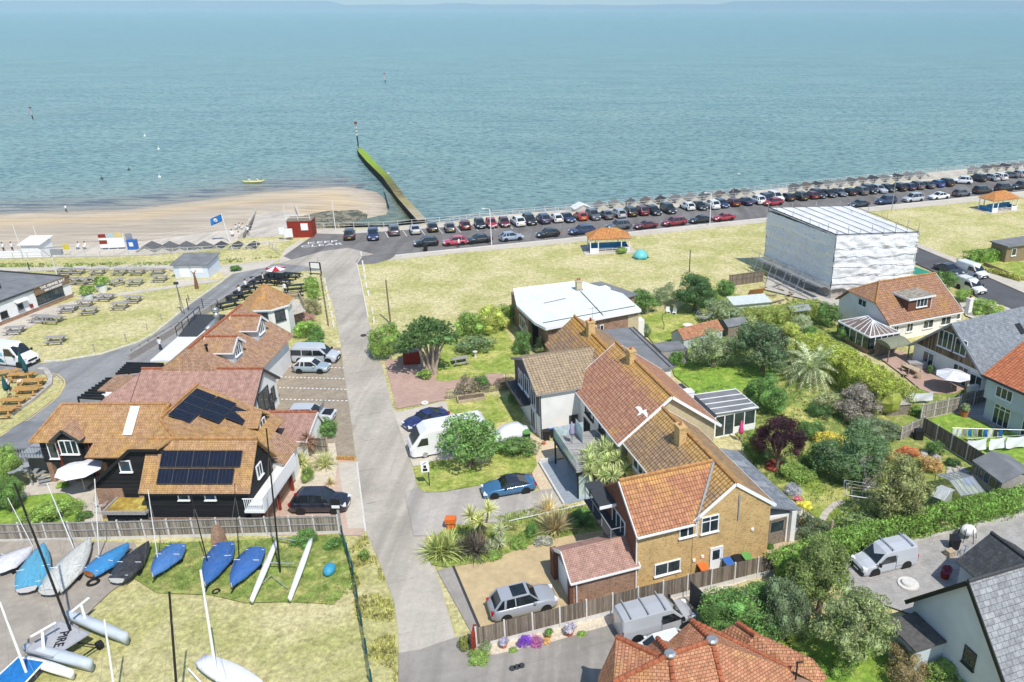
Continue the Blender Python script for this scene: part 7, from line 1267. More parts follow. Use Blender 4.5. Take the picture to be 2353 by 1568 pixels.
# masts
MS=[(17.8,1144.5,77,1257,1,'thin white mast left of the black one in the walled garden corner',.03),(33,1111,167,1462,0,'tall black raked mast of the grey catamaran',.08),(108,1111,172,1265,1,'white mast rising beside the off-white dinghy',.04),(217.5,1101,226,1270,1,'white mast in front of the brick gable',.045),(340,1126,363,1293,1,'thin white mast of the mid blue dinghy',.035),(439,1140,480,1303,0,'black mast of the royal blue dinghy with the red patch',.045),(539,1112,549,1296,0,'thin black mast of the dinghy beside the slim hulls',.03),(612,985,643,1308,0,'tall thick black mast of the white catamaran, highest of the masts',.07),(389,1361,409,1640,0,'black mast standing alone on the dry grass',.08),(461,1311,499,1566,1,'long white mast of the dinghy at the bottom edge',.09),(240,1425,264,1600,1,'white mast beside the bow of the grey catamaran',.07),(0,1385,63,1552,1,'white mast of the blue-trampolined catamaran',.08)]
for x1,y1,x0,y0,wh,lab,r_ in MS:
    b_=Vt(x0,y0,.5); hgt=Hat(35,x1,y1,b_.xy); tp=Vt(x1,y1,hgt); d=tp-b_
    o=thing('mast',lab,'mast',(b_.x,b_.y,0)); m=MB(); m.tube((b_.x,b_.y,.3),tp,r_,r_*.7,8); m.build('pole',M['upvc'] if wh else M['black'],o)
    m=MB(); 
    for s in(-1,1): m.tube(b_.lerp(tp,.85),b_+Vector((s*.8,-.3,0)),.008,.008,4)
    m.build('stays',M['steel'],o)
# ---------------------------------------------------------------- street and garden things
def solid(name,label,cat,mb,mat,group=None,smooth=False,col=None):
    o=mb.build(name,mat,smooth=smooth); tag(o,label,cat,group)
    if col: o.color=(*col,1)
    return o
def fence(label,a,b,h,board='fence',post='conc_l',step=1.83,base=.25,rails=True,name='board_fence',side=-1):
    a,b=Vector(a),Vector(b); d=b-a; L=d.length; d.normalize(); n=Vector((-d.y,d.x,0)); o=thing(name,label,'fence',(a.x,a.y,0)); k=max(1,round(L/step)); m=MB(); g=MB()
    for i in range(k):
        p,q=a+d*(L*i/k+.06),a+d*(L*(i+1)/k-.06); dz=random.uniform(-.03,.03); m.bar(p+Vector((0,0,(h+base)/2+dz)),q+Vector((0,0,(h+base)/2+dz)),.03,h-base)
        if base: g.bar(p+Vector((0,0,base/2)),q+Vector((0,0,base/2)),.05,base)
    m.build('panels',M[board],o)
    if base: g.build('gravel_board',M['conc_l'],o)
    for i in range(k+1): m=MB(); p=a+d*(L*i/k); m.box(p.x,p.y,(h+.08)/2,.1,.1,h+.08,math.atan2(d.y,d.x)); m.build('post',M[post],o)
    if rails:
        m=MB(); [m.bar(a+n*side*.05+Vector((0,0,z)),b+n*side*.05+Vector((0,0,z)),.05,.07) for z in(h*.96,h*.55)]; m.build('rail',M[board if post!='conc_l' else 'wood_g'],o)
    return o
def gp(t,x,y): return P(t,x,y,0)
fence('long weathered grey fence with pale posts between the boat yard and the solar-roofed house',(-62,49.3,0),gp(10,1245,240),1.62,'fence_g',side=-1)
a_,b_=gp(14,562,1385),gp(16,1755,1000); fence('brown boarded fence with white posts in front of the brick house',a_,b_,1.75,'fence',base=.45,rails=False)
fence('slatted fence behind the clothes line lawn with pale rails',gp(18,1380,322),gp(18,1740,240),1.75,'fence_g',base=.15); fence('dark board fence along the near side of the clothes line lawn',gp(18,1390,440),gp(18,2110,900),1.75,'fence',base=.2,rails=False)
fence('short grey fence beside the black compost bin',gp(18,1190,520),gp(18,1370,430),1.5,'fence_g',base=0); fence('dark fence between the grey rendered house and the parasol terrace',gp(17,1720,1470),gp(17,2020,1400),1.7,'fence',base=0)
fence('pale fence from the hipped conservatory to the garden shelter',gp(17,840,900),gp(17,1050,870),1.6,'fence_g','wood_l',base=0); fence('brown fence between the green and the scaffold yard',gp(4,70,1185),gp(4,330,1150),1.7,'fence','wood',base=0)
fence('wooden panels with cut-out figures behind the striped plants',gp(8,1290,880),gp(8,1860,900),1.7,'fence_g','wood_l',base=0)
M['offwhite']=plain('weathered_white_rail',(.55,.53,.48),.7,.2,var=.1)
def rail(label,pts,h=1.1,step=2.,mat='offwhite',z=0,bars=3,name='railing',r=.028,cat='railing',sq=.085):
    o=thing(name,label,cat,(pts[0][0],pts[0][1],z)); m=MB(); p_=MB(); pts=[Vector((q[0],q[1],q[2] if len(q)>2 else z)) for q in pts]
    for a,b in zip(pts,pts[1:]):
        L=(b-a).length; k=max(1,round(L/step)); [m.box(*(a.lerp(b,i/k)+Vector((0,0,h/2))),sq,sq,h) for i in range(k+(b is pts[-1]))]
        for j in range(bars): zz=Vector((0,0,h*(j+1)/bars-.04)); p_.bar(a+zz,b+zz,r*1.6,r*2)
    q=m.build('posts',M[mat],o); q['kind']='stuff'; p_.build('rails',M[mat],o); return o
rail('white railing along the sea edge of the lower promenade',[(-54.3,144.2),(-41,146),(-33,153.3),(-26.2,160.3),(-6.9,167.2),(3.9,172.3),(31.7,184.5),(70,202.5),(113.1,221.4),(194,256.5)],z=-2.2,step=2.2); rail('white railing between the parked cars and the beach huts',[(-54.3,142.3),(-41,143.3),(-24.4,149.3),(-7.5,155.1),(5.9,159.7),(28.7,168.5),(62,183.3),(101,199.6),(200,243.1)],z=.1,step=2.5,h=1.0,bars=2)
rail('white railing on the bank above the left promenade',[(-130,118),(-97,123.2),(-75,125),(-62,128),(-56.7,130.2),(-53.2,125.5)],z=.05,step=2.2,h=1.05,bars=2); rail('white railing along the beach side of the left promenade',[(-140,131),(-104.4,133.8),(-94.6,134.8),(-82.7,139.2),(-72,146.5),(-66,146.4)],z=-1.4,step=2.6,h=1.0,bars=2)
rail('white timber rail between the shared front drive and the planted border',[P(14,845,275),P(14,1250,185),P(14,1630,95)],h=.35,step=3,bars=1,mat='white',name='low_rail')
# beach huts
def on_edge(u,zz=.5,off=1.0):
    E_=[(-24.4,149.3),(-7.5,155.1),(5.9,159.7),(28.7,168.5),(62,183.3),(101,199.6),(200,243.1)]; best=None
    for a,b in zip(E_,E_[1:]):
        d=Vector((b[0]-a[0],b[1]-a[1])); L=d.length; d/=L; n=Vector((-d.y,d.x))*off
        for i in range(200):
            x,y=a[0]+d.x*L*i/200+n.x,a[1]+d.y*L*i/200+n.y; dd=y*cp-(zz-HC)*sp; uu=PX_+F_*x/dd
            if best is None or abs(uu-u)<best[0]: best=(abs(uu-u),x,y,math.atan2(d.y,d.x))
    return best[1:]
def hut(pos,rz,label,wall,roof,W=2.3,D=2.9,H=2.15,rise=.75,group='beach huts below the seafront road'):
    o=thing('beach_hut',label,'beach hut',pos,rz,group); m=MB(); m.b2(-W/2,W/2,0,D,0,H); m.add([(-W/2,0,H),(W/2,0,H),(0,0,H+rise),(-W/2,D,H),(W/2,D,H),(0,D,H+rise)],[(0,1,2),(5,4,3)]); m.build('wall',wall,o,local=True)
    m=MB(); m.slab([(-W/2-.15,-.15,H-.08),(0,-.15,H+rise+.04),(0,D+.2,H+rise+.04),(-W/2-.15,D+.2,H-.08)],.06); m.slab([(W/2+.15,-.15,H-.08),(0,-.15,H+rise+.04),(0,D+.2,H+rise+.04),(W/2+.15,D+.2,H-.08)],.06); m.build('roof',roof,o,local=True)
    m=MB(); m.bar((-W/2-.14,-.14,H-.1),(0,-.14,H+rise),.03,.12); m.bar((W/2+.14,-.14,H-.1),(0,-.14,H+rise),.03,.12); m.build('bargeboard',hw_,o,local=True); m=MB(); m.b2(-.4,.4,D,D+.03,.05,1.95); m.build('door',M['white'],o,local=True); return o
hw_=plain('beige_trim',(.42,.4,.35),.85,.1); hw=plain('grey_white_board',(.58,.54,.46),.85,.1,var=.1); ho=[]; RC=['grey','dark grey','charcoal','weathered grey','brownish grey']
roofs=[plain('hut_felt_%s'%n.replace(' ','_'),c,.9,.1,var=.25) for n,c in zip(RC,((.2,.2,.19),(.13,.13,.13),(.07,.07,.075),(.25,.24,.22),(.17,.14,.12)))]
US=[(t,a) for t,a in [(3,1080),(3,1215),(3,1365),(3,1500),(3,1635),(3,1765),(3,1895),(3,2025),(3,2155),(3,2290),(26,250)]]; GR=[[TT[t][0]+a*TT[t][2] for t,a in US],[TT[26][0]+a*TT[26][2] for a in(670,765,860,950,1050,1145,1235,1330,1425)],[TT[27][0]+a*TT[27][2] for a in(320,420,505)],[TT[27][0]+a*TT[27][2] for a in(970,1070,1150,1230,1315,1400,1480)]]
GN=['the longest beach hut row','the hut row beyond the white van','the short row of three','the far right hut row']
for gi,us in enumerate(GR):
    for i,u in enumerate(us):
        x,y,a=on_edge(u+3); hut((x,y,-2.2),a,'%s-roofed hut, %s from the left in %s'%(RC[(i*3+gi)%5],nth(i),GN[gi]),hw,roofs[(i*3+gi)%5],W=2.45,H=2.55+.08*(i%2),rise=.72)
x,y,a=on_edge(TT[3][0]+915*TT[3][2]); hut((x,y,-2.2),a,'single beach hut with a nearly white roof left of the longest row',hw,M['felt_w'],W=3.4,H=2.5)
for i,x in enumerate((130,255,375,500,625,745,860)): p=P(23,x,318,.1); hut((p.x,p.y-.5,-2.0),R(9),'dark-roofed beach hut %s from the left in the row by the flagpole'%nth(i),hw,roofs[1 if i<4 else 2],W=2.9,D=3.2,H=1.75,rise=.75,group='dark-roofed huts by the slipway')
# seafront shelters
def shelter(p,rz,label):
    o=thing('seafront_shelter',label,'shelter',p,rz); m=MB(); L,D=6.4,3.4
    for x in(0,1.3,5.1,L):
        for y in(0,D): m.b2(x-.07,x+.07,y-.07,y+.07,0,2.2)
    m.b2(-.1,L+.1,-.1,.0,2.15,2.4); m.b2(-.1,L+.1,D,D+.1,2.15,2.4); m.b2(-.1,0,0,D,2.15,2.4); m.b2(L,L+.1,0,D,2.15,2.4); m.b2(0,1.3,-.03,.03,0,.85); m.b2(5.1,L,-.03,.03,0,.85); m.build('frame',M['white'],o,local=True)
    m=MB(); m.b2(.2,L-.2,1.6,1.7,.1,1.3); m.b2(.2,1.3,.1,.16,.1,.8); m.b2(.1,.18,.1,D-.1,.1,.9); m.b2(L-.18,L-.1,.1,D-.1,.1,.9); m.build('blue_screen',M['blue'],o,local=True); m=MB(); m.b2(1.3,5.1,1.0,1.4,.45,.52); [m.b2(x,x+.07,1.05,1.35,0,.45) for x in(1.4,2.6,3.8,5.0)]; m.b2(1.3,5.1,-.02,.03,.6,.66); m.build('bench',M['white'],o,local=True)
    m=MB(); e=[(-.4,-.4,2.4),(L+.4,-.4,2.4),(L+.4,D+.4,2.4),(-.4,D+.4,2.4)]; a,b=(1.9,D/2,3.75),(L-1.9,D/2,3.75); [m.slab(q,.08) for q in((e[0],e[1],b,a),(e[2],e[3],a,b),(e[3],e[0],a),(e[1],e[2],b))]; m.build('roof',M['tile_orange'],o,local=True)
    m=MB(); m.b2(-1,L+1,-.8,D+.8,-.1,.06); m.build('concrete_base',M['pave'],o,local=True); return o
M['tile_orange']=roof_tile('orange_shelter_tile',(.45,.18,.06),(.55,.27,.1),(.55,.4,.1),.2,.25,.25,.02)
p=P(3,975,1062); shelter(p,R(9),'open seafront shelter with orange tiled roof and blue back wall, beside the tent'); p=P(27,1075,535); shelter(p,R(23),'open seafront shelter with orange tiled roof far along the green at the right edge')
p=P(3,1415,1098); o=thing('dome_tent','small turquoise dome tent pitched on the dry green','tent',p); m=MB(); m.loft([[(math.cos(i*math.pi/3+.3)*r,math.sin(i*math.pi/3+.3)*r,z) for i in range(6)] for r,z in((1.35,.02),(1.25,.5),(.9,.95),(.4,1.25),(.05,1.35))]); q=m.build('flysheet',plain('turquoise_nylon',(.15,.5,.5),.5,.3),o,local=True,smooth=True); m=MB(); m.tube((0,0,0),(0,0,.06),1.45,1.4,6); m.build('groundsheet',M['dark'],o,local=True)
# lamp posts and poles
def post(name,label,cat,base,top_t,top_y,r=.07,mat='steel',head=None,hand=1,ht=None):
    h=ht or Hat(top_t,0,top_y,base.xy); o=thing(name,label,cat,base); m=MB(); m.tube((0,0,0),(0,0,h),r,r*.7,8); m.build('pole',M[mat],o,local=True)
    if head=='lamp': m=MB(); m.bar((0,0,h),(hand*.9,0,h+.1),.06); m.build('arm',M[mat],o,local=True); m=MB(); m.box(hand*1.0,0,h+.08,.6,.22,.12); m.build('lamp_head',M['white'],o,local=True)
    return o
post('street_lamp','white street lamp on the kerb beside the pale blue parked car','street lamp',P(3,103,990),3,670,.08,'white','lamp',-1); post('street_lamp','white street lamp on the kerb beside the bright red coupe','street lamp',P(3,2027,815),3,530,.08,'white','lamp',-1); post('street_lamp','tall street lamp on the seaward pavement behind the beach hut rail','street lamp',P(3,2228,590),3,358,.08,'steel','lamp',1); post('street_lamp','street lamp in the grass near the far shelter beyond the scaffold','street lamp',P(27,232,520),27,228,.08,'steel','lamp',-1)
post('signal_mast','white mast with a box on the pavement behind the dark blue car','mast',P(2,843,1085),2,832,.07,'white'); post('telegraph_pole','dark telegraph pole behind the big pine','pole',P(11,300,560),11,130,.12,'bark'); post('telegraph_pole','thin dark pole standing on the green right of the tent','pole',P(3,1848,1225),3,1030,.09,'dark'); post('timber_post','rough timber post rising from the ivy hedge','post',P(19,500,350),19,122,.13,'wood_l'); post('wooden_post','wooden post on the pub lawn beside the side road','post',P(5,1850,590),5,532,.09,'wood'); post('wooden_post','tall dark post on the bank beside the cafe roof','post',P(22,275,580),22,505,.07,'dark')
for i,(x,y,y1) in enumerate(((1585,785,722),(1445,880,820),(1240,1000,920),(930,1100,1020))): post('wooden_post','%s leaning wooden stake along the pub lawn edge counted from the sea'%nth(i),'post',P(5,x,y),5,y1,.07,'wood_g')
o=post('telegraph_pole','pale pole with wooden crossbar and small platform beside the cafe roof','pole',P(22,535,640),22,375,.12,'conc_l'); h=Hat(22,0,375,o.location.xy); m=MB(); m.bar((-1.6,0,h-.1),(1.8,0,h+.2),.12); m.bar((-1.2,0,h-.3),(0,0,h-1.5),.07); m.box(.9,0,h-.6,1.6,.5,.8); m.build('crossbar',M['grey'],o,local=True)
o=post('floodlight_pole','tall lattice-like pole with lamp at the edge of the pub lawn','pole',P(5,1790,730),5,425,.07,'steel'); h=Hat(5,0,425,o.location.xy); m=MB(); m.box(0,0,h,.5,.3,.3); m.tube((.3,0,0),(0,0,h),.04,.04,5); m.build('floodlight',M['dark'],o,local=True)
p=P(5,1930,478); o=thing('carved_post','carved brown stump sculpture with two arms on the pub lawn','sculpture',p); m=MB(); m.path([(0,0,0),(.05,0,1.2),(0,0,2.3)],[.3,.2,.1],8); m.path([(0,0,2.2),(-.35,0,2.6)],[.09,.04],6); m.path([(0,0,2.2),(.35,0,2.7)],[.09,.04],6); m.build('trunk',plain('brown_carving',(.2,.1,.05),.8,.2),o,local=True)
# flag
p=P(1,2028,1195,-1.4); h=Hat(1,0,942,p.xy)+1.4; o=thing('flagpole','white pole flying a blue flag with a white disc beside the slipway','flag',(p.x,p.y,-1.4)); m=MB(); m.tube((0,0,0),(-.6,0,h),.07,.05,8); m.build('pole',M['white'],o,local=True)
m=MB(); vs=[]; nx_=12
for j in range(6):
    for i in range(nx_+1): vs.append((-.62-i*.17,.2*math.sin(i*.8+j*.4)*(i/nx_),h-.15-j*.25-i*.07))
m.add(vs,[(j*(nx_+1)+i,j*(nx_+1)+i+1,(j+1)*(nx_+1)+i+1,(j+1)*(nx_+1)+i) for j in range(5) for i in range(nx_)]); f=m.build('flag_cloth',plain('flag_blue',(.02,.16,.42),.7,.2),o,local=True,smooth=True)
m=MB(); [m.add([(-1.7+.36*math.cos(a),-.21 if s else .21,h-1.2+.36*math.sin(a)) for a in[k*.524 for k in range(12)]],[tuple(range(12))]) for s in(0,1)]; m.build('white_disc',M['white'],f,local=True)
m=MB(); m.bar((-1.95,-.22,h-1.3),(-1.45,-.22,h-1.1),.02,.07); m.bar((-1.9,-.22,h-1.45),(-1.5,-.22,h-1.27),.02,.06); m.build('wave_mark',M['bluebin'],f,local=True)
# cabins on the promenade
def cabin(name,label,cat,x0,x1,y0,y1,z0,h,hr,rz,o_,wall,roof,doors=()):
    o=thing(name,label,cat,(o_.x,o_.y,z0),rz); m=MB(); m.b2(x0,x1,y0,y1,0,h); m.build('wall',wall,o,local=True); m=MB(); m.slab([(x0-.3,y0-.35,h+.02),(x1+.3,y0-.35,h+.02),(x1+.3,y1+.25,h+hr),(x0-.3,y1+.25,h+hr)],.12); m.build('roof',roof,o,local=True)
    for d in doors: m=MB(); m.b2(d[0],d[1],y0-.04,y0,d[2],d[3]); m.build('shutter',M['white'],o,local=True)
    return o
pb=plain('pale_blue_board',(.62,.67,.74),.7,.2,var=.04)
p=P(5,1722,378); cabin('beach_kiosk','pale blue timber kiosk with dark felt roof beside the footpath','kiosk',0,4.9,0,4.2,0,2.15,.5,R(2),p,pb,M['roofing'],((.8,2.2,.15,1.95),(2.5,4.2,.8,1.95)))
p=P(22,222,476,-1.2); cabin('lifeguard_hut','white hut with white roof on the left promenade','hut',0,3.0,0,3.4,-1.4,2.6,.55,R(3),p,M['white'],M['white'],((.5,.9,1.2,1.5),)); 
m=MB(); p=P(22,-250,475,-1); q=P(22,212,460,-1); m.bar(Vector((p.x,p.y,-.7)),Vector((q.x,q.y,-.7)),.3,1.5); solid('promenade_wall','low white wall running left from the white promenade hut','wall',m,M['white'])
for lab,x,y in(('thin white pole left of the white promenade hut',190,350),('thin white pole rising from the white promenade hut roof',358,290)): b_=P(22,x,y,1.4); hh=Hat(22,0,155 if x<200 else 165,b_.xy); m=MB(); m.tube((b_.x,b_.y,-1.4),(b_.x-.3,b_.y,hh),.04,.03,6); solid('white_pole',lab,'pole',m,M['white'])
p=P(22,945,392,-1.4); o=thing('information_board','colourful safety notice boards on the promenade by the beach','notice board',(p.x,p.y,-1.4),R(8))
for x0,x1,z0,z1,c in((0,1.2,.3,.9,'white'),(0,1.2,1.0,1.6,'redroof'),(0,1.2,1.7,2.0,'white'),(0,1.2,2.1,2.7,'redroof'),(1.3,2.6,.3,2.0,'upvc'),(2.6,4.0,.3,2.0,'white'),(1.3,2.5,2.1,2.8,'sheet'),(2.6,3.8,2.1,2.9,'liney'),(4.3,5.4,1.4,2.7,'steel')): m=MB(); m.b2(x0,x1,0,.08,z0,z1); m.build('board',M[c],o,local=True)
m=MB(); [m.b2(x,x+.08,.1,.18,0,2.8) for x in(.1,1.2,2.6,3.9,4.4,5.3)]; m.build('frame',M['white'],o,local=True)
p=P(22,1195,392,-1.4); m=MB(); m.b2(p.x,p.x+1.5,p.y,p.y+.8,-1.4,.3); o=solid('blue_cabinet','blue cabinet with a white notice on the promenade','cabinet',m,M['bluebin']); m=MB(); m.b2(p.x+.4,p.x+1.1,p.y-.03,p.y,-.8,-.1); m.build('notice',M['white'],o)
p=P(22,635,440,-1.2); m=MB(); m.box(p.x,p.y,.2,1.0,.1,.9,0,.2); m.tube((p.x,p.y,-1.4),(p.x,p.y,.2),.05,.05,6); solid('yellow_sign','yellow sign by the steps down to the beach','sign',m,plain('yellow_board',(.7,.6,.08),.6))
p=P(2,430,1160); o=thing('red_kiosk','dark red kiosk with a white notice and roof rail beside the slipway','kiosk',p,R(6)); m=MB(); m.b2(0,4.1,0,3.0,0,2.9); m.build('wall',M['redroof'],o,local=True); m=MB(); m.b2(-.1,4.2,-.1,3.1,2.9,3.05); m.build('roof',M['wood'],o,local=True); m=MB(); m.b2(2.3,3.5,-.05,0,1.3,2.5); m.build('notice',M['white'],o,local=True); m=MB()
for x in(.1,2,4): m.b2(x-.03,x+.03,.0,.06,3.05,4.0)
m.b2(0,4.1,0,.06,3.95,4.02); m.b2(0,4.1,0,.06,3.5,3.55); m.b2(-.05,0,-.1,-.05,0,5.8); m.build('roof_rail',M['white'],o,local=True)
p=P(2,455,1165); m=MB(); m.b2(p.x-.7,p.x+.7,p.y-1,p.y-.9,.5,2.0); m.b2(p.x-1.6,p.x-.8,p.y-1,p.y-.9,1.0,2.2); m.tube((p.x-.75,p.y-.95,0),(p.x-.75,p.y-.95,2.3),.06,.06,6); solid('beach_sign','white and dark notices on a post in front of the red kiosk','sign',m,M['white'])
# pub picnic tables
def picnic(mat):
    o=thing('picnic_table','x','picnic table'); m=MB(); [m.b2(-.9,.9,y,y+.14,.72,.76) for y in(-.38,-.23,-.08,.08,.23)]; part('table_top',m.mesh('table_top',mat),o); 
    for s in(-1,1): m=MB(); [m.b2(-.9,.9,s*.75+y,s*.75+y+.12,.43,.47) for y in(-.13,.01)]; part('bench',m.mesh('bench',mat),o)
    for x in(-.6,.6): m=MB(); m.bar((x,-.65,0),(x,-.25,.74),.08,.05); m.bar((x,.65,0),(x,.25,.74),.08,.05); m.bar((x,-.85,.4),(x,.85,.4),.05,.09); m.bar((x,-.35,.7),(x,.35,.7),.05,.08); part('leg_frame',m.mesh('leg_frame',mat),o)
    return o
PT=picnic(M['wood_g']); first=True
TL=[(400,800,'at the cafe wall end, left of another touching it'),(535,810,'touching the end of another table near the cafe path'),(155,915,'alone at the left by the round post'),(555,1012,'alone on the lawn closest to the white van'),(675,705,'on the cafe path edge between two pairs'),(838,655,'nearest the cafe planters on the lawn'),(880,725,'just below the table nearest the planters'),(1045,590,'beside the footpath in the middle of the lawn'),(1315,610,'right end of the middle row on the lower lawn'),(1185,675,'lowest of the three right-hand lawn tables'),(965,340,'left end of the upper lawn row by the rocks'),(1185,340,'second in the upper lawn row by the rocks'),(1355,340,'third in the upper lawn row by the rocks'),(1550,338,'right end of the upper row beside the blue kiosk'),(1150,440,'turned at an angle on the upper lawn'),(1337,442,'middle of the upper lawn second row'),(1575,405,'closest to the front of the blue kiosk'),(650,335,'behind the cafe terrace on the left'),(770,335,'behind the cafe terrace on the right'),(720,425,'on the cafe terrace by its corner'),(810,430,'on the crowded cafe terrace in the middle'),(930,425,'under the cafe terrace rail')]
for i,(x,y,l) in enumerate(TL):
    p=P(5,x,y); rz=R(random.choice((-8,5,12,-3)) if i not in(14,) else 60); lab='silvered picnic table '+l
    if first: PT.location=p; PT.rotation_euler=(0,0,rz); o=PT; first=False
    else: o=dup(PT,p,rz)
    o['label']=lab; o['group']='silvered picnic tables around the cafe'; o.scale=(1.15,1.15,1.1)
PO=picnic(M['wood_o']); first=True
for i,(x,y,rz,l) in enumerate(((60,375,20,'nearest the folded dark parasols at the van end'),(190,395,12,'second from the white van'),(275,450,14,'beside the person in white by the paved edge'),(235,525,8,'in the middle, opposite the standing man'),(120,615,6,'second from the left edge'),(25,700,8,'cut by the left edge of the photo'))):
    p=P(29,x,y)
    if first: PO.location=p; PO.rotation_euler=(0,0,R(rz)); o=PO; first=False
    else: o=dup(PO,p,R(rz))
    o['label']='orange-brown picnic table '+l; o['group']='orange-brown tables in the kerbed garden'; o.scale=(1.35,1.1,1.05)
PB=picnic(M['black']); first=True
for i,(x,y,rz,l) in enumerate(((690,215,-12,'farthest towards the lane junction'),(820,205,-12,'right of the farthest ones'),(600,275,-14,'seaward of the tower'),(700,285,-14,'right behind the tower roof'),(850,350,18,'nearest the feathery bushes'),(840,440,20,'against the tower deck'),(440,240,30,'by the road wall, seaward end'),(370,290,35,'by the road wall below the bare pole'),(290,350,35,'behind the tower beside the wall'),(240,410,40,'beside the seated people at the wall'),(150,470,40,'left of the tower by the wall'),(60,560,40,'at the restaurant roof corner'))):
    p=P(25,x,y)
    if first: PB.location=p; PB.rotation_euler=(0,0,R(rz)); o=PB; first=False
    else: o=dup(PB,p,R(rz))
    o['label']='dark picnic table '+l; o['group']='dark tables in the pub garden'; o.scale=(1.5,1.1,1.05)
a_,b_,c_=P(25,0,500),P(25,380,250),P(25,700,130); m=MB(); [m.bar(p+Vector((0,0,.4)),q+Vector((0,0,.4)),.3,.8) for p,q in((a_,b_),(b_,c_))]; m.bar(P(28,420,520,.4),a_+Vector((0,0,.4)),.3,.8); solid('garden_wall','low stone wall between the side road and the pub garden','wall',m,M['wood_g'])
a_,b_=P(28,820,205),P(28,1025,215); rail('dark wire mesh fence behind the kitchen roof across the side road verge',[a_,b_],h=1.7,step=2,bars=6,mat='dark',name='mesh_fence',cat='fence',r=.012,sq=.08)
a_,b_=P(28,445,520),P(28,760,330); rail('rusty timber and rope fence along the road beside the flat roofs',[a_,b_],h=1.0,step=1.6,bars=2,mat='wood',name='rope_fence',cat='fence')
def parasol(label,p,r,h,mat,closed=False,tilt=0,mat2=None,name='parasol'):
    o=thing(name,label,'parasol',p); m=MB(); m.tube((0,0,0),(0,0,h),.04,.04,8); m.build('pole',M['steel'],o,local=True); m=MB()
    if closed: m.loft([[(math.cos(i*.785)*q,math.sin(i*.785)*q,z) for i in range(8)] for q,z in((.2,h*.42),(.26,h*.55),(.16,h*.8),(.12,h*.9),(.03,h+.1))]); m.build('canopy',mat,o,local=True,smooth=True); return o
    n=8
    for i in range(n):
        a,b=i*6.2832/n,(i+1)*6.2832/n; m.mi=i%2 if mat2 else 0; m.slab([(math.cos(a)*r,math.sin(a)*r,h-r*.28),(math.cos(b)*r,math.sin(b)*r,h-r*.28),(0,0,h)],.02)
    m.build('canopy',[mat,mat2] if mat2 else mat,o,local=True); return o
parasol('large white square-cornered parasol over the patio beside the black-clad gable',P(7,1080,1500),1.75,2.7,M['fabric']); parasol('wide grey cantilever parasol on the terrace of the slate-roofed house',P(17,1660,1300),1.75,2.4,plain('grey_canvas',(.55,.56,.57),.9,.1),mat2=M['fabric'])
parasol('red and white striped parasol in the pub garden',P(25,640,215),1.5,2.0,plain('red_canvas',(.4,.03,.04),.9,.1),mat2=M['fabric']); parasol('closed lilac parasol on the timber roof terrace',P(13,578,1560,2.6)+Vector((0,0,0)),.3,2.0,plain('lilac_canvas',(.33,.3,.42),.9,.1),True); parasol('closed pink parasol outside the white conservatory',P(13,2062,1545),.3,2.1,plain('pink_canvas',(.7,.08,.25),.8,.1),True)
for x,y,l in((330,395,'left'),(215,300,'upper'),(85,570,'lower')): pass
parasol('closed dark teal parasol nearest the white van',P(29,205,330),.3,2.4,M['teal'],True); parasol('closed dark teal parasol beside the orange tables, second from the van',P(29,240,390),.3,2.4,M['teal'],True); parasol('closed dark teal parasol behind the standing man',P(29,80,560),.3,2.6,M['teal'],True)
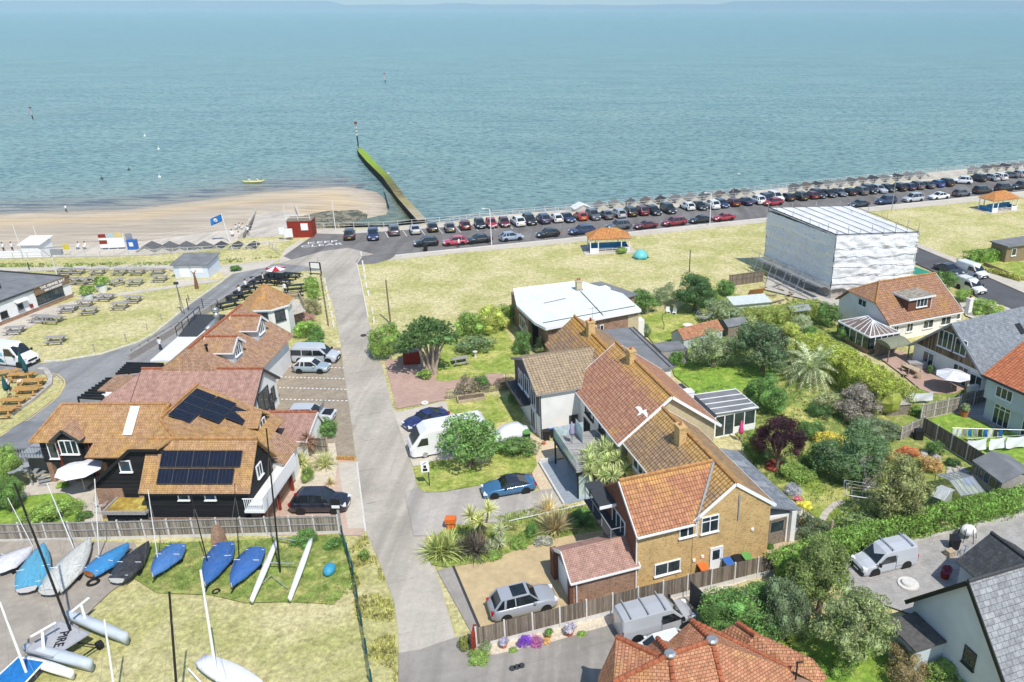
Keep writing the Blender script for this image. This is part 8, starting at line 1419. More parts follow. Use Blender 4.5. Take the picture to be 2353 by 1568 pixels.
# people: one skinned body per pose
def person_mesh(kind):
    vs={'pelvis':(0,0,.92),'waist':(0,0,1.08),'chest':(0,.01,1.32),'neck':(0,0,1.48),'head':(0,.02,1.58),'top':(0,.01,1.72),'sl':(-.17,0,1.42),'el':(-.25,.02,1.14),'hl':(-.24,.1,.9),'sr':(.17,0,1.42),'er':(.27,.02,1.15),'hr':(.25,.12,.93),'kl':(-.1,.06,.5),'fl':(-.11,-.06,.08),'tl':(-.12,.1,.04),'kr':(.11,.0,.5),'fr':(.13,.08,.08),'tr':(.14,.22,.04)}
    if kind=='sit': 
        for k in('pelvis','waist','chest','neck','head','top','sl','el','hl','sr','er','hr'): x,y,z=vs[k]; vs[k]=(x,y+(.04 if k in('chest','neck','head','top') else 0),z-.42)
        vs.update(kl=(-.12,.42,.52),fl=(-.12,.4,.1),tl=(-.12,.54,.05),kr=(.12,.44,.52),fr=(.13,.44,.1),tr=(.14,.58,.05),hl=(-.15,.3,.62),hr=(.15,.3,.62))
    rad=dict(pelvis=.14,waist=.12,chest=.15,neck=.055,head=.095,top=.08,sl=.065,el=.045,hl=.035,sr=.065,er=.045,hr=.035,kl=.065,fl=.045,tl=.04,kr=.065,fr=.045,tr=.04)
    E_=[('pelvis','waist'),('waist','chest'),('chest','neck'),('neck','head'),('head','top'),('chest','sl'),('sl','el'),('el','hl'),('chest','sr'),('sr','er'),('er','hr'),('pelvis','kl'),('kl','fl'),('fl','tl'),('pelvis','kr'),('kr','fr'),('fr','tr')]
    ks=list(vs); me=bpy.data.meshes.new('body'); me.from_pydata([vs[k] for k in ks],[(ks.index(a),ks.index(b)) for a,b in E_],[]); o=bpy.data.objects.new('t',me); C.objects.link(o)
    md=o.modifiers.new('s','SKIN'); 
    for i,k in enumerate(ks): me.skin_vertices[0].data[i].radius=(rad[k],rad[k]*.8 if k in('chest','waist','pelvis') else rad[k])
    me.skin_vertices[0].data[0].use_root=True; o.modifiers.new('u','SUBSURF').levels=1
    dg=bpy.context.evaluated_depsgraph_get(); r=bpy.data.meshes.new_from_object(o.evaluated_get(dg)); bpy.data.objects.remove(o); r.name='body'; r.materials.clear(); r.materials.append(M['skin'])
    r.materials.append(M['obj']); r.materials.append(M['obj2']); zs=.92 if kind!='sit' else .5
    for p in r.polygons:
        z=sum(r.vertices[v].co.z for v in p.vertices)/len(p.vertices); x=abs(sum(r.vertices[v].co.x for v in p.vertices)/len(p.vertices)); p.use_smooth=True
        p.material_index=1 if (zs<z<zs+.53 and x<.26) else 2 if z<=zs and z>.12 else 0
    return r
M['obj2']=plain('dark_trousers',(.04,.045,.07),.9,.1)
PM={k:person_mesh(k) for k in('stand','sit')}
hairm=MB(); hairm.sphere((0,0,1.68),.115,.125,.1,10,6); HM=hairm.mesh('hair',plain('brown_hair',(.06,.035,.02),.8,.2),smooth=True); hs_=MB(); hs_.sphere((0,.04,1.26),.115,.125,.1,10,6); HS=hs_.mesh('hair',MATS['brown_hair'],smooth=True)
def person(label,p,rz,kind,top): o=bpy.data.objects.new('person',PM[kind]); C.objects.link(o); o.location=p; o.rotation_euler=(0,0,rz); o.color=(*top,1); tag(o,label,'person'); h=bpy.data.objects.new('hair',HM if kind=='stand' else HS); C.objects.link(h); h.parent=o; return o
for l,p,rz,k,c in(('person in pale clothes with a satchel standing among the orange tables',P(29,90,490),2.,'stand',(.6,.6,.62)),('person in white sitting at the orange table near the paved edge',P(29,185,465),1.,'sit',(.8,.8,.8)),('person in dark clothes standing by the striped parasol',P(25,537,215),.5,'stand',(.02,.02,.02)),('person in white top standing by the slatted benches near the tower',P(25,738,395),3,'stand',(.8,.75,.75)),('person in red and white by the road wall',P(25,272,355),1,'stand',(.5,.1,.12)),('person in dark top by the road wall, lower than the red one',P(25,197,430),1,'stand',(.03,.03,.04)),('person in pink top behind the tower roof',P(25,480,275),2,'stand',(.7,.3,.35)),
 ('walker in a pale shirt on the pavement beside the pinkish red car',P(2,1935,1248),1.2,'stand',(.7,.65,.6)),('paddler standing at the water line on the left',P(1,588,935,-3.9),0,'stand',(.05,.05,.06)),('pair member in white seated left on the promenade',P(22,742,385,-1.4),3,'sit',(.8,.8,.8)),('pair member in white seated right on the promenade',P(22,803,383,-1.4),3,'sit',(.75,.75,.8)),('person with a bare back leaning on the white wall at far left',P(22,40,415,-.9),0,'stand',(.45,.3,.22)),('person in grey leaning on the wall left of the white hut',P(22,122,412,-.9),0,'stand',(.5,.52,.55)),('person in white stretching arms by the top of the slipway',P(2,75,1135),.3,'stand',(.8,.8,.8)),('seated person on the seafront rail behind the dark cars',P(2,2090,1045),2,'sit',(.1,.1,.12)),('person in a red coat beside the white flat roof',P(28,635,478,0),0,'stand',(.6,.05,.1))): person(l,p,rz,k,c)
for i,(x,y) in enumerate(((2085,1100),(2120,1085),(2150,1090),(2050,1145),(2110,1165))): person('%s of the group sitting on the sand by the flagpole'%nth(i),P(1,x,y,-3.0 if y<1110 else -1.4),i*1.3,'sit',((.1,.1,.12),(.5,.5,.5),(.2,.1,.1),(.05,.08,.2),(.6,.55,.5))[i])
# water things
def mk(label,p,top,name='channel_marker'):
    h=top-p.z; o=thing(name,label,'marker',p); m=MB(); m.tube((0,0,-2),(0,0,h*.35),.22,.2,8); m.build('dark_base',M['black'],o,local=True); m=MB(); m.tube((0,0,h*.35),(0,0,h*.9),.16,.14,8); m.build('pole',M['white'],o,local=True)
    m=MB(); [m.tube((0,0,h*z),(0,0,h*(z+.06)),.19,.19,8) for z in(.45,.62,.78)]; m.b2(-.35,.35,-.3,.3,h*.9,h); m.build('red_band',M['redroof'],o,local=True)
p=P(2,1040,320,-2.9); mk('red and white banded marker post at the end of the weedy groyne',p,Hat(2,0,135,p.xy)); p=P(1,290,110,-4); mk('marker post in the sea at the far left',p,Hat(1,0,5,p.xy)); p=Vt(885.5,192,-4); mk('distant marker post in the sea right of the groyne marker',p,Hat(35,0,168,p.xy))
for i,(x,y,c) in enumerate(((1278,262,'white'),(1400,378,'white'),(1408,625,'white'),(1138,560,'dark'),(900,640,'dark'))):
    p=P(1,x,y,-4); m=MB(); m.sphere((p.x,p.y,p.z+.1),.38,.38,.3,10,6); m.tube((p.x,p.y,p.z+.3),(p.x,p.y,p.z+1.1),.07,.05,6); solid('mooring_buoy','%s buoy, %s of the five floating off the beach'%(c,['farthest','second farthest','nearest the kayak','tallest and centre','left-hand'][i]),'buoy',m,M[c])
p=P(1,2237,672,-4); o=thing('kayak','yellow inflatable kayak with two paddlers near the beach','kayak',p,R(8)); m=MB(); m.loft([[(x,-w_,.1+u),(x,w_,.1+u),(x,w_,.4+u),(x,w_*.5,.45+u),(x,-w_*.5,.45+u),(x,-w_,.4+u)] for x,w_,u in((-2.6,.15,.25),(-2,.5,.05),(0,.62,0),(2,.5,.05),(2.7,.12,.3))]); m.build('hull',plain('yellow_hull',(.65,.6,.15),.5),o,local=True,smooth=True)
for s,c in((-1,(.1,.1,.1)),(1,(.7,.7,.7))): person('%s paddler in the yellow kayak'%('rear' if s<0 else 'front'),(p.x+s*1.0,p.y+s*.15,p.z+.05),R(-82),'sit',c)
# gulls
def gull(label,pos,span,rz,bank=0,flap=.25):
    o=thing('seagull',label,'gull',pos,rz); o.rotation_euler=(bank,0,rz); m=MB(); m.loft([[(math.cos(a)*r,x,math.sin(a)*r*.8) for a in[k*1.047 for k in range(6)]] for x,r in((-.36,.02),(-.2,.07),(0,.1),(.18,.07),(.27,.06),(.34,.02))]); s=span/1.4; m.v=[(x*s,y*s,z*s) for x,y,z in m.v]; m.build('body',M['upvc'],o,local=True,smooth=True)
    for q in(-1,1):
        m=MB(); L=[(0,.1,-.12,.03),(.3,.16,-.08,.03+flap*.5),(.5,.1,-.1,.03+flap*.55),(.7,-.05,-.09,flap*.25)]; vs=[]
        for x,f,b,z in L: vs+=[(q*x*s,f*s,z*s),(q*x*s,b*s,z*s)]
        m.add(vs,[(2*i,2*i+1,2*i+3,2*i+2) for i in range(3)]); m.v+= [(x,y,z-.02*s) for x,y,z in vs]; m.f+=[(8+2*i+2,8+2*i+3,8+2*i+1,8+2*i) for i in range(3)]; m.m+=[0]*3; m.build('wing',M['upvc'],o,local=True)
    return o
gull('large white gull gliding over the rust-tiled roof',P(15,610,140,14),1.45,R(-60),.3); gull('white gull banking at the top of the sky edge',P(35,1367,12,35.5),1.3,R(-20),1.2); gull('small distant gull over the sea',P(35,1095,56,22),1.4,R(80),.2); gull('gull skimming beside the groyne',P(2,1310,590,0),1.3,R(120),.2)
# boatyard odds
p=P(10,1160,600); m=MB(); m.sphere((p.x,p.y,.38),.42,.62,.38,12,8); solid('mooring_buoy','blue mooring buoy with pale rope lying on the yard grass','buoy',m,plain('buoy_blue',(.05,.3,.45),.5),smooth=True); m=MB()
for k in range(26): a=k*.75; r_=.3+.02*k%.25; c_=P(10,1130,715); m.bar((c_.x+math.cos(a)*r_*1.2,c_.y+math.sin(a)*r_,.05),(c_.x+math.cos(a+.75)*r_*1.2,c_.y+math.sin(a+.75)*r_,.06),.03)
solid('coiled_rope','coil of pale yellow rope by the blue buoy','rope',m,plain('pale_rope',(.6,.58,.35),.9))
def torus(name,label,p,R_,r_,mat,cat='tyre'):
    m=MB(); m.loft([[(p.x+math.cos(a)*(R_+r_*math.cos(b)),p.y+math.sin(a)*(R_+r_*math.cos(b)),p.z+r_+r_*math.sin(b)) for b in[k*1.047 for k in range(6)]] for a in[k*.3927 for k in range(17)]],caps=False); return solid(name,label,cat,m,mat,smooth=True)
torus('old_tyre','old tyre lying on the weeds between the blue dinghies',P(9,1930,770),.22,.09,M['rubber']); torus('old_tyre','large tyre under the orange-hulled dinghy',P(9,835,690),.33,.11,M['rubber']); torus('tyre_planter','white painted planter ring on the red drive',P(11,635,1345),.28,.1,M['white'],'planter')
p=P(9,1958,330); m=MB(); m.loft([[(p.x+r*a,p.y+r*b,z) for a,b in((-1,-1),(1,-1),(1,1),(-1,1))] for r,z in((.42,0),(.34,.9),(.14,1.6))]); solid('brick_stack','tapering brick chimney stack standing against the grey fence','chimney stack',m,M['brick_m'])
# agent boards
p=P(12,475,1015); o=thing('agent_board','white estate agent board on a post on the front lawn','sign',p,R(10)); m=MB(); m.b2(-.04,.04,-.03,.03,0,2.45); m.build('post',M['dark'],o,local=True); m=MB(); m.b2(-.55,.1,-.06,-.03,1.45,2.5); q=m.build('board',M['upvc'],o,local=True); m=MB(); m.b2(-.42,-.05,-.07,-.061,1.55,1.8); m.b2(-.35,-.12,-.07,-.061,1.85,2.1); m.bar((-.4,-.066,2.2),(-.1,-.066,2.4),.01,.05); m.build('dark_motif',M['black'],q,local=True)
p=P(10,1262,235); o=thing('agent_board','dark estate agent board on a timber post at the end of the grey fence','sign',p); m=MB(); m.b2(-.08,.08,-.08,.08,0,3.0); m.build('post',M['wood_g'],o,local=True); m=MB(); m.b2(-.45,.25,-.12,-.09,2.2,3.1); q=m.build('board',M['black'],o,local=True); m=MB(); m.b2(-.4,.2,-.13,-.121,2.3,2.55); m.build('white_panel',M['white'],q,local=True)
p=P(25,1110,175); o=thing('board_sign','white board in a black frame at the corner of the pub garden','sign',p,R(-10)); m=MB(); m.b2(-.9,.9,-.05,.05,1.0,2.1); m.b2(-.9,-.8,-.05,.05,0,1); m.b2(.8,.9,-.05,.05,0,1); m.build('frame',M['black'],o,local=True); m=MB(); m.b2(-.7,.7,-.07,-.051,1.15,2.0); m.build('panel',M['white'],o,local=True)
# verge fence and bollards
a_,b_=P(25,1165,180),P(25,1258,780); rail('dark timber and wire fence on the verge between the pub garden and the lane',[a_,b_],h=.9,step=1.8,bars=2,mat='wood',name='verge_fence',cat='fence')
bl=MB(); bl.b2(-.09,.09,-.09,.09,0,.75); bm=bl.mesh('bollard',M['white'])
for i,(t_,x,y) in enumerate(((25,1215,262),(25,1235,360),(25,1255,458),(25,1275,560),(25,1300,668),(25,1318,785),(11,40,45),(11,52,120),(11,65,203),(11,85,282),(11,125,455),(11,140,548),(2,1072,1320),(2,1085,1400),(2,1098,1450),(2,1105,1520))):
    o=bpy.data.objects.new('bollard',bm); C.objects.link(o); o.location=P(t_,x,y); tag(o,'short white bollard, %s %s'%(nth(i if i<6 else i-6),'on the pub side verge from the sea' if i<6 else 'on the verge of the green in reading order'),'bollard','white bollards beside the lane')
a_,b_,c_=P(10,1275,300),P(10,1370,620),P(10,1535,1600); rail('green wire mesh fence between the boat yard and the lane',[a_,b_,c_],h=1.3,step=2.4,bars=5,mat='teal',name='mesh_fence',cat='fence',r=.014,sq=.09)
# picket fence, raised bed, shed, bird bath
def picket(label,a,b,h=1.0):
    m=MB(); n=int((b-a).length/.16); [m.bar(a.lerp(b,i/n),a.lerp(b,i/n)+Vector((0,0,h)),.06,.03) for i in range(n+1)]; [m.bar(a+Vector((0,0,z)),b+Vector((0,0,z)),.04,.06) for z in(.3,.75)]; solid('picket_fence',label,'fence',m,M['wood'])
picket('dark picket fence panel at the left of the rose bushes',P(11,848,1305),P(11,990,1285)); picket('long dark picket fence from the rose bushes to the white wing',P(11,1190,1245),P(11,1575,1190))
p=[P(11,x,y) for x,y in((965,1350),(1230,1310),(1215,1265),(955,1300))]; m=MB(); [m.bar(p[i]+Vector((0,0,.2)),p[(i+1)%4]+Vector((0,0,.2)),.12,.4) for i in range(4)]; o=solid('raised_bed','long timber raised bed on the lawn in front of the picket fence','raised bed',m,M['wood_l']); m=MB(); m.prism([v.xy for v in p],0,.3); m.build('soil',M['soil'],o)
p=P(11,430,970); o=cabin('red_shed','small dark red shed with grey roof under the pine','shed',0,1.75,0,1.3,0,1.75,.12,R(10),p,M['redroof'],M['roofing']); 
p=P(11,1132,892); m=MB(); m.loft([[(p.x+math.cos(a)*r,p.y+math.sin(a)*r,z) for a in[k*.785 for k in range(8)]] for r,z in((.22,0),(.12,.15),(.09,.6),(.28,.7),(.28,.76),(.2,.72))]); solid('bird_bath','pale stone bird bath on the front lawn','bird bath',m,M['conc_l'])
o=dup(PT,P(11,985,955),R(25)); o['label']='weathered picnic table on the lawn beside the pine'; o.scale=(1,1,1)
if 'group' in o: del o['group']
def chair(label,p,rz,mat='white'):
    o=thing('garden_chair',label,'chair',p,rz); m=MB(); m.b2(-.25,.25,-.25,.25,.4,.45); m.build('seat',M[mat],o,local=True); m=MB(); m.b2(-.25,.25,.22,.27,.45,.95); m.build('backrest',M[mat],o,local=True)
    for x in(-.22,.22):
        for y in(-.22,.22): m=MB(); m.b2(x-.025,x+.025,y-.025,y+.025,0,.4); m.build('leg',M[mat],o,local=True)
def rtable(label,p,r,h,mat='white'):
    o=thing('round_table',label,'table',p); m=MB(); m.tube((0,0,h-.05),(0,0,h),r,r,16); m.build('table_top',M[mat],o,local=True)
    for a in(.8,2.4,3.9,5.5): m=MB(); m.tube((math.cos(a)*r*.6,math.sin(a)*r*.6,0),(math.cos(a)*r*.5,math.sin(a)*r*.5,h-.05),.03,.03,6); m.build('leg',M[mat],o,local=True)
chair('white plastic chair on the terrace of the mint-roofed house',P(13,190,770),R(20)); chair('white garden chair at the back of the green, left one',P(13,1425,420),R(10)); chair('white garden chair at the back of the green, right one',P(13,1480,430),R(-20)); chair('pale garden chair left of the red-tiled shed ridge',P(13,1835,570),R(30)); chair('pale garden chair right of the red-tiled shed ridge',P(13,1950,560),R(-10)); rtable('round white garden table on the lawn behind the mint-roofed house',P(13,1597,560),.6,.72)
def dryer(label,p,h=1.7,L=1.3,name='rotary_dryer'):
    o=thing(name,label,'clothes dryer',p); m=MB(); m.tube((0,0,0),(0,0,h),.03,.03,6); m.build('pole',M['steel'],o,local=True); m=MB(); T4=[Vector((math.cos(a)*L,math.sin(a)*L,h+.45)) for a in(.5,2.07,3.64,5.2)]; [m.tube((0,0,h-.3),v,.018,.018,5) for v in T4]; m.build('arms',M['steel'],o,local=True); m=MB(); [m.tube(T4[i]*f+Vector((0,0,(1-f)*(h-.3)+0)),T4[(i+1)%4]*f+Vector((0,0,(1-f)*(h-.3))),.008,.008,4) for i in range(4) for f in(1,.8,.6,.4)]; m.build('lines',M['upvc'],o,local=True)
dryer('rotary clothes dryer on the lawn beyond the grey flat roof',P(13,1735,560)); dryer('rotary clothes dryer open beside the curved path',P(18,765,1180),1.7,1.5); dryer('small rotary dryer leaning by the brick wall of the black-clad house',P(21,170,575),1.2,.8)
p=P(18,650,1270); m=MB(); m.tube(p,p+Vector((0,0,1.3)),.04,.03,6); [m.bar(p+Vector((0,0,.9)),p+Vector((math.cos(a)*.9,math.sin(a)*.9,1.9)),.03) for a in(0,1.2,2.4,3.6,4.8)]; solid('bare_frame','bare metal frame beside the curved garden path','frame',m,M['dark'])
p=P(13,1385,565); m=MB(); q=[(.0,0,0),(.05,0,.8),(-.25,0,1.6),(-.2,0,2.1),(.2,0,2.3)]; m.path([(p.x+a,p.y+b,c) for a,b,c in q],[.04]*5,6); [m.bar((p.x,p.y,.03),(p.x+math.cos(a)*.6,p.y+math.sin(a)*.6,.03),.05) for a in(.2,1.7,3.3,4.9)]; solid('hanging_chair_frame','curved dark stand of a hanging chair on the back lawn','stand',m,M['dark'])
# wheelie bins
def bin_(label,p,rz,lid,body='black'):
    o=thing('wheelie_bin',label,'bin',p,rz); m=MB(); m.loft([[(-.24,-.28,0),(.24,-.28,0),(.24,.28,0),(-.24,.28,0)],[(-.29,-.36,1.0),(.29,-.36,1.0),(.29,.36,1.0),(-.29,.36,1.0)]]); m.build('body',M[body],o,local=True); m=MB(); m.box(0,0,1.04,.62,.78,.09,0,.08); m.build('lid',M[lid],o,local=True)
for l,x,y,lid in(('orange-lidded wheelie bin left of the side door',790,1080,'orange'),('blue-lidded wheelie bin right of the side door',1105,1010,'bluebin'),('black wheelie bin between the blue and the green ones',1215,975,'black'),('green-lidded wheelie bin at the corner of the brick house',1335,945,'greenp')): bin_(l,P(16,x,y),R(20),lid)
bin_('dark wheelie bin against the white wing wall',P(13,350,1530),R(20),'black'); bin_('blue-lidded wheelie bin in the corner of the white wing',P(13,400,1500),R(20),'bluebin'); bin_('red-lidded bin under the white wing doorway',P(13,480,1490),R(20),'orange'); bin_('green-lidded garden bin behind the covered car',P(12,1545,520),R(20),'greenp')
bin_('tall black bin on the paved yard',P(19,1605,385),0,'black')
p=P(14,335,310); m=MB(); m.b2(p.x-.4,p.x+.4,p.y-.3,p.y+.3,.6,1.0); m.b2(p.x-.3,p.x+.3,p.y-.2,p.y+.2,0,.6); solid('orange_crate','orange crate half hidden behind the green-striped phormium','crate',m,M['orange'])
p=P(14,545,1385); m=MB(); m.b2(p.x-.1,p.x+.1,p.y-.5,p.y+.5,0,1.6); solid('red_gate_end','red painted fence end at the corner of the lane','post',m,M['redroof'])
a_,b_=P(16,625,1390),P(16,880,1640); m=MB(); m.bar(a_+Vector((0,0,.95)),b_+Vector((0,0,.95)),.06,1.8); solid('black_gate','black panelled gate standing open beside the silver van','gate',m,M['dark'])
def pot(label,p,r,h,plant=None,mat='terracotta'):
    o=thing('plant_pot',label,'plant pot',p); m=MB(); m.tube((0,0,0),(0,0,h),r*.7,r,12); m.build('pot',M[mat],o,local=True)
    if plant: c=bpy.data.objects.new('foliage',PR['s'][0]); C.objects.link(c); c.parent=o; c.location=(0,0,h+r*.9); c.scale=(r*1.4,r*1.4,r*1.2); c.color=(*plant,1)
pot('terracotta pot of pale flowers in the shingle, nearest the van',P(14,1375,1255),.32,.35,(.45,.42,.48)); pot('pot of lilac flowers in the shingle, nearest the lane',P(14,795,1365),.25,.3,(.4,.38,.48)); pot('pot with an upright shrub under the board fence',P(14,1190,1280),.22,.3,Gb); pot('large terracotta pot beside the slatted fence',P(18,1785,290),.42,.75,Gs); pot('orange pot beside the white wing corner',P(12,1735,555),.2,.3); pot('stone trough by the open side door of the lean-to',P(16,1795,465),.25,.3,Gb,'concrete')
# sheds and glasshouses on the right
def gshed(name,label,a,b,dep,he,hr,wall,roof,cat='shed',win=0):
    "a,b: near long side, ground"
    a,b=Vector(a),Vector(b); d=b-a; L=d.length; fr=frame(a.x,a.y,math.atan2(d.y,d.x)); o=thing(name,label,cat,a); gwall(o,fr,0,L,0,dep,he,hr,'x',wall); groof(o,fr,0,L,0,dep,he,hr,'x',roof,.5,.12,.12,ridge=None,t=.05,zo=.03)
    for i in range(win): window(o,fr,L*(i+.5)/win,0,he*.45,L/win*.7,he*.4,0,1,1,'wood',sill=False,fw=.04)
    return o
gshed('garden_shed','long grey felt-roofed shed with a row of dark windows by the ivy hedge',P(18,1850,880),P(18,2110,1085),3.4,1.9,2.5,M['wood_g'],M['roofing'],win=5)
gshed('metal_shed','small pale green metal shed with ribbed roof beside the cold frames',P(18,1470,1175),P(18,1570,1215),1.9,1.5,1.75,plain('pale_green_metal',(.36,.42,.36),.5,.3),boards('ribbed_roof',(.45,.47,.45),.16,True,.2,.1))
gshed('garden_shed','felt-roofed shed with a pale roof beyond the dark tree',P(13,1950,640),P(13,2120,610),2.2,1.6,2.1,M['wood'],M['roofing']); gshed('garden_shed','small shed with weathered grey roof behind the tamarisk',P(18,1060,290),P(18,1275,270),1.3,1.3,1.6,M['wood'],M['wood_g']); gshed('red_tiled_shed','barrel-like shed with worn red tiled roof by the grey-green tree',P(13,1560,740),P(13,1900,650),2.4,1.4,2.3,M['grender'],M['tile_red'])
p=[P(13,x,y,1.9) for x,y in((1365,750),(1600,725),(1520,655),(1285,675))]; m=MB(); m.slab(p,.1); o=solid('flat_shed','low flat-roofed shed in pale felt joining the red-tiled shed','shed',m,M['roofing']); m=MB(); m.prism([(v*.98+sum(p,Vector())/4*.02).xy for v in p],0,1.8); m.build('wall',M['wood_g'],o)
def glassframe(name,label,a,b,dep,he,hr,cat='greenhouse'):
    a,b=Vector(a),Vector(b); d=b-a; L=d.length; fr=frame(a.x,a.y,math.atan2(d.y,d.x)); o=thing(name,label,cat,a); m=MB(fr); n=5
    for i in range(n+1): x=L*i/n; m.bar((x,0,0),(x,0,he),.06); m.bar((x,dep,0),(x,dep,he),.06); m.bar((x,0,he),(x,dep/2,hr),.05); m.bar((x,dep,he),(x,dep/2,hr),.05)
    for y,z in((0,he),(dep,he),(dep/2,hr),(0,.05),(dep,.05)): m.bar((0,y,z),(L,y,z),.06)
    m.build('frame',M['steel'],o); m=MB(fr); m.slab([(0,0,he),(L,0,he),(L,dep/2,hr),(0,dep/2,hr)],.01); m.slab([(0,dep,he),(L,dep,he),(L,dep/2,hr),(0,dep/2,hr)],.01); m.build('glass_roof',M['thin'],o)
t=NT('thin_glass'); tr=t.n('BsdfTransparent'); mx=t.n('MixShader'); mx.inputs[0].default_value=.35; t.l(tr.outputs[0],mx.inputs[1]); t.b.inputs['Base Color'].default_value=(.5,.55,.55,1); t.b.inputs['Roughness'].default_value=.1; t.l(t.b.outputs[0],mx.inputs[2]); t.l(mx.outputs[0],t.out.inputs[0]); M['thin']=t.m
glassframe('glasshouse','open glass and metal growing frame by the ivy hedge',P(18,1740,1150),P(18,1960,1110)+Vector((0,0,0)),3.2,1.2,1.7); glassframe('glasshouse','small greenhouse poking above the yellow-green hedge',P(31,590,490),P(31,760,470),1.9,1.7,2.2)
p=P(18,1355,500); m=MB(); m.b2(p.x-.35,p.x+.35,p.y-.35,p.y+.35,0,1.05); solid('compost_bin','black compost bin in the fence corner','compost bin',m,M['black'])
p=P(18,830,990); m=MB(); 
for i in range(12): z=.3+i*.16; m.bar((p.x,p.y,z),(p.x+1.4,p.y+.3,z),.05)
for i in range(14): m.bar((p.x-.1,p.y+.1+i*.13,2.2),(p.x+2.0,p.y+.6+i*.13,2.25),.05)
for x,y in((0,0),(1.4,.3),(0,1.8),(1.6,2.0)): m.bar((p.x+x,p.y+y,0),(p.x+x,p.y+y,2.2),.09)
solid('trellis_arbour','weathered trellis arbour between the dark tree and the olive tree','arbour',m,M['wood_g'])
p=P(17,1070,1040); o=thing('garden_shelter','open timber garden shelter with curved felt roof beside the conservatory fence','shelter',p,R(24)); m=MB(); rr=[]
for x in(0,3.0): rr.append([(x,1.1-1.25*math.cos(a),1.9+.5*math.sin(a)) for a in[k*.35 for k in range(10)]])
m.loft([rr[0]+[(0,2.35,1.85),(0,-.15,1.85)],rr[1]+[(3,2.35,1.85),(3,-.15,1.85)]]); m.build('roof',plain('mossy_board',(.22,.23,.16),.9,.1),o,local=True); m=MB(); [m.b2(x,x+.1,y,y+.1,0,1.9) for x in(0,2.9) for y in(0,2.1)]; m.b2(0,3,2.1,2.15,0,1.9); m.build('frame',M['wood'],o,local=True)
p=P(17,1290,1130); o=thing('garden_table','long pale garden table on the brick terrace','table',p,R(-60)); m=MB(); m.b2(-1.0,1.0,-.45,.45,.7,.75); m.build('table_top',M['wood_l'],o,local=True); m=MB(); [m.b2(x,x+.07,y,y+.07,0,.7) for x in(-.9,.85) for y in(-.4,.35)]; m.build('legs',M['wood_l'],o,local=True)
for i,(x,y) in enumerate(((1220,1100),(1290,1070),(1330,1100),(1350,1170),(1240,1150))): chair('pale wooden chair, %s around the long terrace table'%nth(i),P(17,x,y+15),i*1.1,'wood_l')
m=MB(); a_=P(17,1345,1095); m.b2(a_.x-1,a_.x+1,a_.y-.3,a_.y+.5,0,.9); solid('slatted_box','grey slatted storage box against the white house wall','storage box',m,M['decking']); p=P(17,1465,1140); o=bpy.data.objects.new('box_ball',PR['s'][1]); C.objects.link(o); o.location=(p.x,p.y,.6); o.scale=(.5,.5,.5); o.color=(*Gm,1); tag(o,'clipped box ball beside the slatted storage box','shrub')
m=MB(); a_,b_=P(17,1820,1330),P(17,1970,1300); m.bar(a_+Vector((0,0,.5)),b_+Vector((0,0,.5)),.5,1.0); solid('garden_wall','white garden wall with planting by the parasol terrace','wall',m,M['white'])
def cloth(name,label,a,b,h0,drop,mat,group=None,n=8,sag=.15):
    a,b=Vector(a),Vector(b); m=MB(); vs=[]
    for j in range(5):
        for i in range(n+1): s=i/n; q=a.lerp(b,s); d=(b-a).normalized(); nn=Vector((-d.y,d.x,0)); vs.append(q+nn*(.12*math.sin(s*7+j)*j/4)+Vector((0,0,h0-sag*math.sin(math.pi*s)-drop*j/4)))
    m.add(vs,[(j*(n+1)+i,j*(n+1)+i+1,(j+1)*(n+1)+i+1,(j+1)*(n+1)+i) for j in range(4) for i in range(n)]); return solid(name,label,'laundry',m,mat,group,smooth=True)
L0,L1=P(18,1830,560,1.6),P(18,2450,500,1.6)
for i,(x0,x1,l) in enumerate(((1830,2010,'left'),(2040,2190,'middle'),(2200,2400,'right'))): cloth('sheet',l+' of the three white sheets hanging on the near clothes line',P(18,x0,505-i*15,1.6),P(18,x1,480-i*15,1.6),0,1.1,M['fabric'],'white sheets on the clothes line')
CC=['white','fabric','wood_g','blue','grey','dark','bluebin','white','dark','bluebin']
for i in range(10): x=1690+i*48; cloth('garment','%s garment, %s from the left on the far clothes line'%(['white','white','striped','turquoise','grey','dark','navy','pale','dark','navy'][i],nth(i)),P(18,x,395+i*1.5,1.6),P(18,x+36,396+i*1.5,1.6),0,.75,M[CC[i]],'clothes on the far line',3,.03)
for l,q in(('near',((1820,490),(2450,450))),('far',((1680,388),(2420,410)))): m=MB(); m.tube(P(18,*q[0],1.62),P(18,*q[1],1.62),.012,.012,4); m.tube(P(18,*q[0],1.62)*1,Vector((P(18,*q[0],1.62).x,P(18,*q[0],1.62).y,0)),.03,.03,5); solid('clothes_line',l+' clothes line strung over the green lawn','clothes line',m,M['steel'])
cloth('sheet','single white sheet hanging by the terrace fence',P(17,1290,1310,1.5),P(17,1505,1300,1.5),0,.9,M['fabric'])
# pool and yard
m=MB(); q=[P(19,x,y).xy for x,y in((1925,185),(2300,70),(2700,300),(2140,345))]; m.prism(q,-.02,.12); o=m.build('swimming_pool',plain('pool_water',(.28,.62,.72),.08,.6,var=.05)); tag(o,'pale turquoise swimming pool beside the dark slate outbuilding','swimming pool'); m=MB(); [m.bar((*q[i],.1),(*q[(i+1)%4],.1),.7,.12) for i in range(4)]; m.build('coping',M['conc_l'],o)
a_,b_=P(19,650,500),P(19,2300,65); m=MB(); m.bar(a_+Vector((0,0,.2)),b_+Vector((0,0,.2)),.3,.4); solid('edging_wall','low stone edging along the foot of the ivy hedge','wall',m,M['concrete'])
p=P(19,1200,710); m=MB(); m.tube((p.x,p.y,.05),(p.x,p.y,.25),.72,.72,20); m.tube((p.x,p.y,.25),(p.x,p.y,.4),.5,.45,16); solid('round_stone_ornament','round white stone ornament lying on the paved yard','ornament',m,M['conc_l'])
